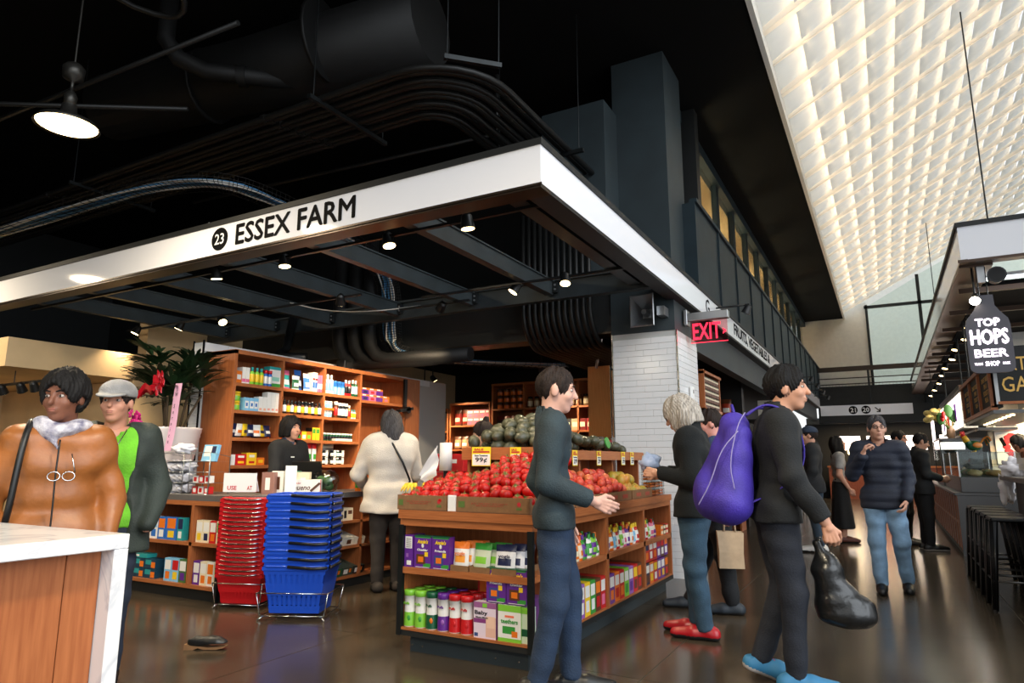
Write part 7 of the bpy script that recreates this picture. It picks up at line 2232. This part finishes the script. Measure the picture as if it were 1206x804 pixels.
# ---- woman in green shirt, dark coat and grey cap
p = Person('woman in grey cap, lime green top and open dark green jacket', (-3.88, 2.27, 0), face_to(3.3, -2.3), 1.66,
           dict(elL=(-.155, -.02, .63), elR=(.155, -.02, .63), wrL=(-.13, .06, .5), wrR=(.14, .05, .49)), (196, 140, 116), .013, .007, .98)
p.hy = R(-14); p.browm = 'hair_brown'
p.body(hands=())
cloth('jersey_green', (110, 190, 40), .8); cloth('coat_dark_green', (44, 52, 46), .7); cloth('cap_grey', (150, 148, 146), .8)
p.top('green_top', 'jersey_green', .014, .5, .12, .0, 0, .004, 2.0, .028, vneck=.05)
def coat_open(P, q=p):
    h = q.h
    caps = q.torso(.026, .42 * h, .02)
    d = caps_d(P, caps, .05)
    for sd in 'LR': d = smin(d, caps_d(P, q.arm(sd, .02, .96), .02), .035)
    d = d + folds(P, .006, seed=4)
    d = np.maximum(d, .42 * h - P[:, 2])
    d = np.maximum(d, -(caps_d(P, [(np.array([-.04, .22, .4 * h]), np.array([-.03, .17, .86 * h]), .14, .135)], .01)))
    return np.maximum(d, -caps_d(P, [(q.J['neck'] + np.array([0, .02, -.05]), q.J['head'], .085, .085)], .01))
lo, hi = bounds(p.torso(.03, .42 * p.h, .02) + p.arm('L', .03) + p.arm('R', .03)); p.custom('open_jacket', coat_open, lo, hi, 'coat_dark_green')
p.trousers('trousers', 'denim_dark'); p.shoes('plastic_black')
p.hair('hair_brown', 'short', .009, -.075)
def capfn(P, q=p):
    u = q.toh(P)
    d = ell_d(u, (0, -.012, .055), (.102, .12, .085))
    d = np.maximum(d, .03 - u[:, 2])
    b = np.maximum(ell_d(u, (0, .1, .038), (.08, .085, .05)), np.abs(u[:, 2] - .038 + (u[:, 1] - .1) * .25) - .007)
    return smin(d, b, .012) * (q.h / 1.72)
c = p.J['head']; p.custom('flat_cap', capfn, [c[0] - .2, c[1] - .22, c[2] - .05], [c[0] + .2, c[1] + .25, c[2] + .2], 'cap_grey', .008)
g = G(); g.tube([(nk_ := (-.07), .08, .83 * p.h), (-.03, .135, .77 * p.h), (0, .15, .74 * p.h), (.03, .135, .77 * p.h), (.07, .08, .83 * p.h)], .003, 5); g.sph((0, .152, .73 * p.h), .012, 8, 6); g.build('necklace', 'chrome', p.root)

# ---- cashier behind the counter
p = Person('cashier in black sweatshirt behind the checkout counter', (-5.4, 4.98, 0), face_to(.85, .1), 1.66,
           dict(elL=(-.15, .03, .64), elR=(.15, .03, .64), wrL=(-.1, .13, .56), wrR=(.1, .13, .56)), (206, 150, 122), .017, .009)
p.hy = R(-10); p.browm = 'hair_black'
p.body(curl=(.4, .4)); cloth('sweat_black', (22, 23, 25)); cloth('collar_blue', (60, 74, 104))
p.top('sweatshirt', 'sweat_black', .02, .5, .95, 0, .012, .005, 3.0, .02); p.trousers('trousers', 'sweat_black'); p.shoes('plastic_black')
p.hair('hair_black', 'bob', .02, -.09, -.012)
n_ = p.J['neck']; p.custom('collar', lambda P: np.maximum(caps_d(P, [(n_ + np.array([0, 0, -.02]), n_ + np.array([0, 0, .03]), .072, .062)], .01), -caps_d(P, [(n_ + np.array([0, 0, -.05]), n_ + np.array([0, .0, .1]), .055, .05)], .01)), [n_[0] - .1, n_[1] - .1, n_[2] - .09], [n_[0] + .1, n_[1] + .1, n_[2] + .09], 'collar_blue', .009)
G().box(.05, .1, .118, .122, .745 * p.h, .752 * p.h).build('chest_print', 'paper_white', p.root)

# ---- shopper in long off-white coat, seen from behind
p = Person('grey-haired shopper in long off-white coat seen from behind at the counter', (-4.24, 5.2, 0), face_to(-.75, .66), 1.7,
           dict(elL=(-.175, .05, .635), elR=(.165, .06, .635), wrL=(-.13, .17, .58), wrR=(.12, .18, .58), head=(0, .03, .915)), (206, 156, 130), .014, .008, 1.06)
p.hp = R(-14); p.hy = R(8); p.browm = 'hair_dark_grey'
p.body(curl=(.6, .6)); cloth('coat_offwhite', (204, 196, 184), .8, var=.03); cloth('trouser_brown', (52, 46, 42))
p.top('long_coat', 'coat_offwhite', .036, .42, .95, .04, .03, .007, 5.0, .02, chest=1.05)
p.trousers('trousers', 'trouser_brown', .014); p.shoes('trouser_brown')
p.hair('hair_dark_grey', 'long', .022, -.19, .0, 2.0)
st = G(); st.tube([(-.1, .09, .82 * p.h), (-.06, -.02, .87 * p.h), (.0, -.13, .8 * p.h), (.09, -.175, .7 * p.h), (.17, -.14, .6 * p.h), (.19, .0, .55 * p.h)], .011, 6); st.build('bag_strap', 'plastic_black', p.root)

# ---- walker passing the island corner
p = Person('passer-by in dark teal jacket and jeans striding past the island corner', (-1.6, 3.36, 0), face_to(.92, .42), 1.72,
           dict(hipL=(-.05, 0, .51), hipR=(.05, 0, .51), knL=(-.05, .04, .285), knR=(.05, .0, .285), anL=(-.05, .045, .045), anR=(.05, -.055, .055),
                elL=(-.13, -.06, .635), wrL=(-.12, .02, .5), elR=(.13, -.02, .635), wrR=(.1, .12, .58)), (206, 160, 142), .013, .007, .88)
p.hp = R(-8); p.browm = 'hair_brown'
p.body(curl=(.5, .5)); cloth('jacket_teal', (38, 52, 58), .8); cloth('jeans_blue', (30, 48, 72))
p.top('jacket', 'jacket_teal', .018, .49, .95, .0, .02, .006, 6.0, .015); p.trousers('jeans', 'jeans_blue'); p.shoes('plastic_black', dirs={'R': (0, 1, -.3)})
p.hair('hair_brown', 'short', .009, -.075)

# ---- grey-haired woman in dark fleece and red shoes
p = Person('woman with grey bob in dark fleece, jeans and red shoes beside the island', (-1.24, 4.95, 0), face_to(-1, -.08), 1.69,
           dict(knL=(-.055, .0, .28), knR=(.055, .025, .285), anL=(-.05, -.03, .045), anR=(.055, .02, .045), head=(0, .045, .91), neck=(0, .005, .83), chest=(0, -.005, .72),
                elL=(-.14, -.02, .64), elR=(.14, -.01, .64), wrL=(-.085, .135, .66), wrR=(.07, .14, .665)), (222, 172, 146), .012, .0065, 1.06)
p.hp = R(-22); p.browm = 'hair_grey'
p.J['hdL'] = np.array([.35, .9, .1]); p.J['hdR'] = np.array([-.35, .9, .1])
p.body(curl=(.55, .55)); cloth('fleece_dark', (15, 19, 21), .95); cloth('jeans_mid', (46, 72, 92)); mat('shoe_red', (170, 24, 34), .25); mat('sock_white', (226, 222, 218), .8)
p.top('fleece_jacket', 'fleece_dark', .026, .485, .95, .015, .03, .006, 7.0, .012); p.trousers('jeans', 'jeans_mid', .014, amp=.005, seed=2.0)
p.shoes('shoe_red'); p.hair('hair_grey', 'bob', .03, -.105, -.012, 1.0)
p.glasses()
for sd in 'LR':
    a = p.J['an' + sd]; G().cyl((a[0], a[1] + .02, a[2] - .0), (a[0], a[1] + .012, a[2] + .04), .036, .04, n=14).build('sock', 'sock_white', p.root)
mat('bag_blue_film', (176, 196, 232), .35)
g = G()
def cr2(v):
    r = 1 + .25 * math.sin(4 * v[0] + 3 * v[2]) * math.cos(4 * v[1] + 1) + .15 * math.sin(9 * v[2] + 5 * v[0]); return (v[0] * r, v[1] * r, v[2] * r)
g.sph((0, 0, 0), (.075, .05, .06), 16, 11, fn=cr2)
tag(g.build('produce_bag', 'bag_blue_film', None, (-1.56, 4.955, 1.195)), 'pale blue plastic produce bag in the hands of the grey-haired woman', 'bag')

# ---- shopper with paper bag behind her
p = Person('shopper in denim jacket and black trousers carrying a paper bag', (-1.28, 5.82, 0), face_to(-.95, -.3), 1.64,
           dict(knL=(-.06, -.02, .28), knR=(.06, .05, .285), anL=(-.06, -.05, .045), anR=(.06, .14, .045), elL=(-.15, -.04, .64), wrL=(-.12, -.05, .485), elR=(.15, .03, .64), wrR=(.12, .12, .56)), (214, 150, 136), .015, .008, 1.05)
p.hp = R(-10); p.browm = 'hair_brown'
p.J['hdL'] = np.array([0, 0, -1.0])
p.body(curl=(1.1, .5)); cloth('denim_jacket', (54, 72, 104)); cloth('trouser_black', (20, 21, 24)); mat('shoe_dark', (34, 42, 50), .6)
p.top('denim_jacket', 'denim_jacket', .022, .48, .93, .01, .015, .006, 8.0, .015); p.trousers('trousers', 'trouser_black', .018, amp=.007); p.shoes('shoe_dark')
p.hair('hair_brown', 'short', .009, -.075)
pb = thing('paper_bag', 'brown kraft paper carrier bag with twisted handles held by the shopper', 'bag', (-1.14, 5.62, .375), R(18))
g = G(); W, D2, H2 = .19, .09, .28
g.add([(-W / 2, -D2 / 2, 0), (W / 2, -D2 / 2, 0), (W / 2, D2 / 2, 0), (-W / 2, D2 / 2, 0), (-W / 2 - .006, -D2 / 2 * .9, H2), (W / 2 + .006, -D2 / 2 * .9, H2 - .008), (W / 2 + .006, D2 / 2 * .9, H2 - .004), (-W / 2 - .006, D2 / 2 * .9, H2), (-W / 2 + .004, -D2 / 2 - .006, H2 * .45), (W / 2 - .004, -D2 / 2 - .004, H2 * .4), (W / 2 - .006, 0, H2 * .5), (-W / 2 + .006, 0, H2 * .5)],
      [(0, 3, 2, 1), (0, 1, 9, 8), (8, 9, 5, 4), (1, 2, 10), (1, 10, 9), (9, 10, 5), (10, 6, 5), (2, 6, 10), (2, 3, 7, 6), (3, 0, 11), (0, 8, 11), (8, 4, 11), (4, 7, 11), (3, 11, 7)])
mat('kraft_bag', (186, 160, 130), .85, var=.04, vscale=20); g.build('bag_body', 'kraft_bag', pb)
for y in (-.035, .035): G().tube([(-.045, y, H2 - .02), (-.04, y * .8, H2 + .05), (0, 0, H2 + .095), (.04, y * .8, H2 + .05), (.045, y, H2 - .02)], .0035, 5).build('handle', 'kraft_bag', pb)

# ---- man with violet backpack
p = Person('man in black jacket with violet backpack striding along the aisle', (-.58, 4.12, 0), face_to(.95, .3), 1.75,
           dict(chest=(0, .02, .72), neck=(0, .03, .835), head=(0, .065, .925), shL=(-.108, .02, .802), shR=(.108, .02, .802), hipL=(-.05, 0, .505), hipR=(.05, 0, .505),
                knL=(-.05, .02, .285), knR=(.055, .03, .285), anL=(-.05, -.065, .06), anR=(.055, .02, .045), elR=(.15, .03, .64), wrR=(.145, .12, .5), elL=(-.14, -.06, .64), wrL=(-.14, -.02, .5)), (206, 152, 124), .012, .0065, 1.0)
p.hp = R(-2); p.hy = R(-16); p.browm = 'hair_black'
p.J['hdR'] = np.array([0, .25, -1.0])
p.body(curl=(.7, 1.15)); cloth('jacket_charcoal', (23, 25, 27), .85); cloth('jeans_black', (28, 32, 42)); mat('sneaker_blue', (50, 120, 164), .6); mat('sneaker_sole', (196, 190, 186), .6); cloth('pack_violet', (66, 48, 158), .6, var=.08)
p.top('jacket', 'jacket_charcoal', .022, .5, .95, .012, .03, .006, 9.0, .012); p.trousers('jeans', 'jeans_black', .01, amp=.004); p.shoes('sneaker_blue', 'sneaker_sole', dirs={'L': (0, 1, -.4)}, L=.14)
p.hair('hair_black', 'short', .015, -.075, .008, 3.0)
for sd in 'LR':
    a = p.J['an' + sd]; G().tube([(a[0] - .02, a[1] + .06, a[2] + .008), (a[0] + .02, a[1] + .07, a[2] + .004), (a[0] - .02, a[1] + .085, a[2] - .004), (a[0] + .02, a[1] + .095, a[2] - .01)], .004, 5).build('lace', pm((214, 60, 120)), p.root)
h = p.h
bk = thing('backpack', 'bulging violet backpack with zips worn by the striding man', 'backpack', p.root.location, p.root.rotation_euler.z)
def packfn(P):
    d = caps_d(P, [((-.1, -.19, .76 * h), (-.12, -.26, .56 * h), .08, .13), ((.1, -.19, .76 * h), (.12, -.26, .56 * h), .08, .13), ((0, -.19, .8 * h), (0, -.29, .57 * h), .085, .15)], .04)
    d = smin(d, ell_d(P, (0, -.37, .585 * h), (.15, .07, .13)), .03)
    return np.maximum(d, -caps_d(P, p_torso, .05)) + folds(P, .005, 22, 1.0)
p_torso = p.torso(.026, .5 * h, .012)
V, F = snet(packfn, [-.3, -.5, .46 * h], [.3, 0, .93 * h], .012); put('pack_body', np_mesh('pack_body', [(V, F, 0)], 'pack_violet'), bk)
for sx in (-1, 1):
    g = G(); pts = smooth([(sx * .09, -.13, .83 * h), (sx * .1, -.04, .868 * h), (sx * .105, .07, .845 * h), (sx * .115, .15, .76 * h), (sx * .13, .135, .66 * h), (sx * .15, .0, .6 * h), (sx * .12, -.14, .56 * h)], 2)
    vs = []
    for i, q_ in enumerate(pts): vs += [q_ + Vector((-.025, 0, 0)), q_ + Vector((.025, 0, 0)), q_ + Vector((.025, 0, .0)) + (q_ - Vector((0, 0, .7 * h))).normalized() * .012, q_ + Vector((-.025, 0, 0)) + (q_ - Vector((0, 0, .7 * h))).normalized() * .012]
    fs = []
    for i in range(len(pts) - 1):
        for j in range(4): fs.append((4 * i + j, 4 * i + (j + 1) % 4, 4 * i + 4 + (j + 1) % 4, 4 * i + 4 + j))
    g.add(vs, fs, 0, True); g.build('shoulder_strap', 'pack_violet', bk)
G().tube(smooth([(.21, -.2, .78 * h), (.225, -.3, .72 * h), (.22, -.36, .62 * h), (.19, -.43, .55 * h)], 2), .0035, 5).build('zip', pm((150, 140, 190)), bk)
G().tube(smooth([(.16, -.15, .84 * h), (.2, -.2, .8 * h), (.24, -.26, .68 * h), (.25, -.24, .6 * h)], 2), .003, 5).build('zip', pm((150, 140, 190)), bk)
G().tube([(-.03, -.19, .835 * h), (0, -.2, .87 * h), (.03, -.19, .835 * h)], .01, 6).build('grab_loop', 'pack_violet', bk)
# black plastic bag in his hand
mat('bin_bag', (22, 23, 24), .28, spec=.6, bump=.4, bscale=14)
cb = thing('carrier_bag', 'bulging black plastic carrier bag swinging from the hand of the man', 'bag', (-.28, 4.1, .34), R(20))
def bagfn(P):
    d = caps_d(P, [((-.09, 0, .42), (-.06, 0, .3), .022, .06), ((-.06, 0, .3), (.0, 0, .1), .07, .11), ((-.02, 0, .12), (.09, 0, .08), .09, .085)], .05)
    return np.maximum(d, -P[:, 2]) + folds(P, .009, 40, 2.0)
V, F = snet(bagfn, [-.25, -.2, -.02], [.25, .2, .48], .009); put('bag_body', np_mesh('bag_body', [(V, F, 0)], 'bin_bag'), cb)
for y in (-.012, .012): G().tube([(-.1, y, .41), (-.095, y * 1.5, .45), (-.075, y * 1.2, .455), (-.075, y, .41)], .006, 5).build('handle', 'bin_bag', cb)

# ---- guard in cap
p = Person('man in dark cap and black jacket standing in the aisle facing the racks', (-.9, 10.15, 0), face_to(-.95, -.1), 1.68,
           dict(elL=(-.15, .0, .64), wrL=(-.11, .09, .5), elR=(.15, .0, .64), wrR=(.11, .09, .5)), (206, 152, 126), .018, .01, 1.1)
p.browm = 'hair_brown'; p.body(curl=(.7, .7)); cloth('jeans_slate', (50, 64, 78)); mat('shoe_white', (214, 212, 208), .5); cloth('cap_navy', (40, 52, 70))
p.top('jacket', 'sweat_black', .026, .47, .96, .015, .02, .006, 1.5, .015); p.trousers('jeans', 'jeans_slate', .016); p.shoes('shoe_white'); p.hair('hair_brown', 'short', .009, -.075)
def capfn2(P, q=p):
    u = q.toh(P)
    d = np.maximum(ell_d(u, (0, -.012, .05), (.1, .115, .085)), .035 - u[:, 2])
    b = np.maximum(ell_d(u, (0, .13, .04), (.07, .08, .05)), np.abs(u[:, 2] - .042 + (u[:, 1] - .1) * .15) - .008)
    return smin(d, b, .01) * (q.h / 1.72)
c = p.J['head']; p.custom('cap', capfn2, [c[0] - .2, c[1] - .2, c[2] - .05], [c[0] + .2, c[1] + .28, c[2] + .2], 'cap_navy', .01)
G().box(-.215, -.205, -.02, .03, .72 * p.h, .76 * p.h).build('sleeve_badge', 'paper_white', p.root)

# ---- woman in grey tee and long black skirt
p = Person('woman in grey tee and long black skirt looking up', (-.66, 11.55, 0), face_to(.9, .2), 1.58, dict(elR=(.14, -.02, .63), wrR=(.12, .06, .5)), (216, 160, 134), .018, .01, .94)
p.hp = R(16); p.browm = 'hair_black'; p.body(curl=(.5, .5), bare=True); cloth('tee_grey', (150, 148, 146)); cloth('skirt_black', (18, 18, 20)); mat('shoe_brown', (96, 46, 32), .5)
p.top('tee_shirt', 'tee_grey', .012, .56, .34, 0, 0, .004, 1.1, .025); p.skirt('skirt', 'skirt_black', .13, .05); p.shoes('shoe_brown'); p.hair('hair_black', 'long', .016, -.17)
G().tube([(-.08, .07, .84 * p.h), (0, -.1, .82 * p.h), (.1, -.06, .7 * p.h), (.15, .0, .56 * p.h)], .008, 5).build('bag_strap', 'plastic_black', p.root)

# ---- man in navy puffer
p = Person('man in glasses, navy quilted jacket and light jeans facing us', (-.06, 7.42, 0), face_to(.02, -1), 1.64,
           dict(shL=(-.108, 0, .802), shR=(.108, 0, .802), elR=(.15, .04, .655), wrR=(.085, .13, .77), elL=(-.135, -.02, .635), wrL=(-.11, .07, .51), knL=(-.07, .02, .28), anL=(-.085, -.08, .045), knR=(.05, .02, .28), anR=(.05, .02, .045)), (206, 156, 132), .014, .007, .9)
p.browm = 'hair_dark_grey'; p.hy = R(10)
p.J['hdR'] = np.array([-.4, -.2, .9])
p.body(curl=(.6, .9)); cloth('puffer_navy', (20, 27, 44), .7); cloth('jeans_light', (122, 154, 184))
def puff(P, q=p):
    h = q.h
    d = caps_d(P, q.torso(.02, .46 * h, .0), .05)
    for sd in 'LR': d = smin(d, caps_d(P, q.arm(sd, .016, .95), .02), .03)
    d = smin(d, caps_d(P, [(q.J['neck'] + np.array([0, 0, -.03]), q.J['neck'] + np.array([0, 0, .03]), .09, .075)], .02), .03)
    d = d - .008 * np.abs(np.sin(P[:, 2] * 42)) + folds(P, .004, seed=2)
    d = np.maximum(d, .46 * h - P[:, 2])
    return np.maximum(d, -caps_d(P, [(q.J['neck'] + np.array([0, .03, -.02]), q.J['head'], .066, .08)], .01))
lo, hi = bounds(p.torso(.05, .46 * p.h) + p.arm('L', .05) + p.arm('R', .05)); p.custom('puffer_jacket', puff, lo, hi, 'puffer_navy')
p.trousers('jeans', 'jeans_light', .016, amp=.006); p.shoes('plastic_black'); p.hair('hair_dark_grey', 'short', .009, -.075, .01); p.glasses()

# ---- man behind him, man in black at the counter, cook, produce clerk
p = Person('man with glasses half hidden behind the navy jacket', (.17, 11.7, 0), face_to(.9, -.3), 1.66, None, (190, 134, 108), .02, .01)
p.browm = 'hair_black'; p.body(curl=(.5, .5)); p.top('shirt', 'jacket_charcoal', .018, .5, .95); p.trousers('trousers', 'trouser_black'); p.shoes('plastic_black'); p.hair('hair_black', 'short', .009, -.075); p.glasses()
p = Person('man in black with glasses reading at the beer stall counter', (.4, 11.1, 0), face_to(.95, .25), 1.6,
           dict(head=(0, .03, .92), elL=(-.14, .0, .64), wrL=(-.07, .13, .6), elR=(.14, .0, .64), wrR=(.08, .135, .6), anL=(-.06, .0, .045), anR=(.06, .0, .045)), (190, 140, 114), .017, .009, 1.05)
p.hp = R(-18); p.browm = 'hair_black'; p.J['hdL'] = np.array([.2, .95, .1]); p.J['hdR'] = np.array([-.2, .95, .1])
p.body(curl=(.5, .5)); p.top('jacket', 'sweat_black', .022, .47, .95, .01, .015, .005, 2.0, .012); p.trousers('trousers', 'trouser_black', .016); p.shoes('plastic_black', 'shoe_white'); p.hair('hair_black', 'short', .009, -.075); p.glasses()
tag(G().obox((.64, 11.17, .985), (.16, .11, .008), (0, R(-12), R(20))).build('leaflet', 'paper_white'), 'white leaflet held by the man in black', 'leaflet')
p = Person('cook in white shirt bending behind the glass case', (1.98, 12.55, 0), face_to(-.9, -.5), 1.66, dict(chest=(0, .06, .71), neck=(0, .11, .81), head=(0, .17, .88), shL=(-.108, .09, .785), shR=(.108, .09, .785), elL=(-.14, .14, .64), wrL=(-.09, .26, .6), elR=(.14, .14, .64), wrR=(.09, .26, .6)), (150, 98, 74), .018, .01)
p.hp = R(-25); p.browm = 'hair_black'; p.body(curl=(.6, .6)); cloth('shirt_white', (226, 222, 214)); p.top('shirt', 'shirt_white', .018, .48, .9, .01, .01, .005, 3.0, .015); p.trousers('trousers', 'trouser_black'); p.shoes('plastic_black'); p.hair('hair_black', 'bob', .016, -.07)
p = Person('produce clerk with hair bun and dark top behind the avocados', (-3.38, 5.55, 0), face_to(-.9, -.5), 1.58, dict(elL=(-.15, .03, .64), wrL=(-.1, .13, .56), elR=(.15, .03, .64), wrR=(.1, .13, .56)), (206, 158, 130), .017, .009)
p.hp = R(-10); p.browm = 'hair_brown'; p.body(curl=(.5, .5)); p.top('sweater', 'sweat_black', .016, .5, .95); p.trousers('trousers', 'trouser_black'); p.shoes('plastic_black'); p.hair('hair_brown', 'bun', .014, -.05)

# clog left on the floor before the checkout
cl = thing('clog', 'black clog with pale wooden heel on the floor before the checkout', 'shoe', (-4.03, 3.04, 0), R(-62))
def clogfn(P):
    d = caps_d(P, [((0, -.02, .05), (0, .13, .04), .04, .04), ((0, .1, .035), (0, .17, .03), .042, .032)], .02)
    d = np.maximum(d, .026 - P[:, 2] + .02 * np.clip((.05 - P[:, 1]) / .1, -.6, 1) * -1)
    return np.maximum(d, -caps_d(P, [((0, -.06, .1), (0, .06, .09), .045, .03)], .01))
V, F = snet(clogfn, [-.08, -.12, 0], [.08, .24, .13], .006); put('upper', np_mesh('upper', [(V, F, 0)], 'plastic_black'), cl)
G().prism([(-.07, 0), (-.01, 0), (.02, .012), (.06, .003), (.14, .003), (.19, .014), (.19, .02), (.08, .016), (-.07, .034)], -.032, .032, 'yz').build('sole', 'kraft', cl)
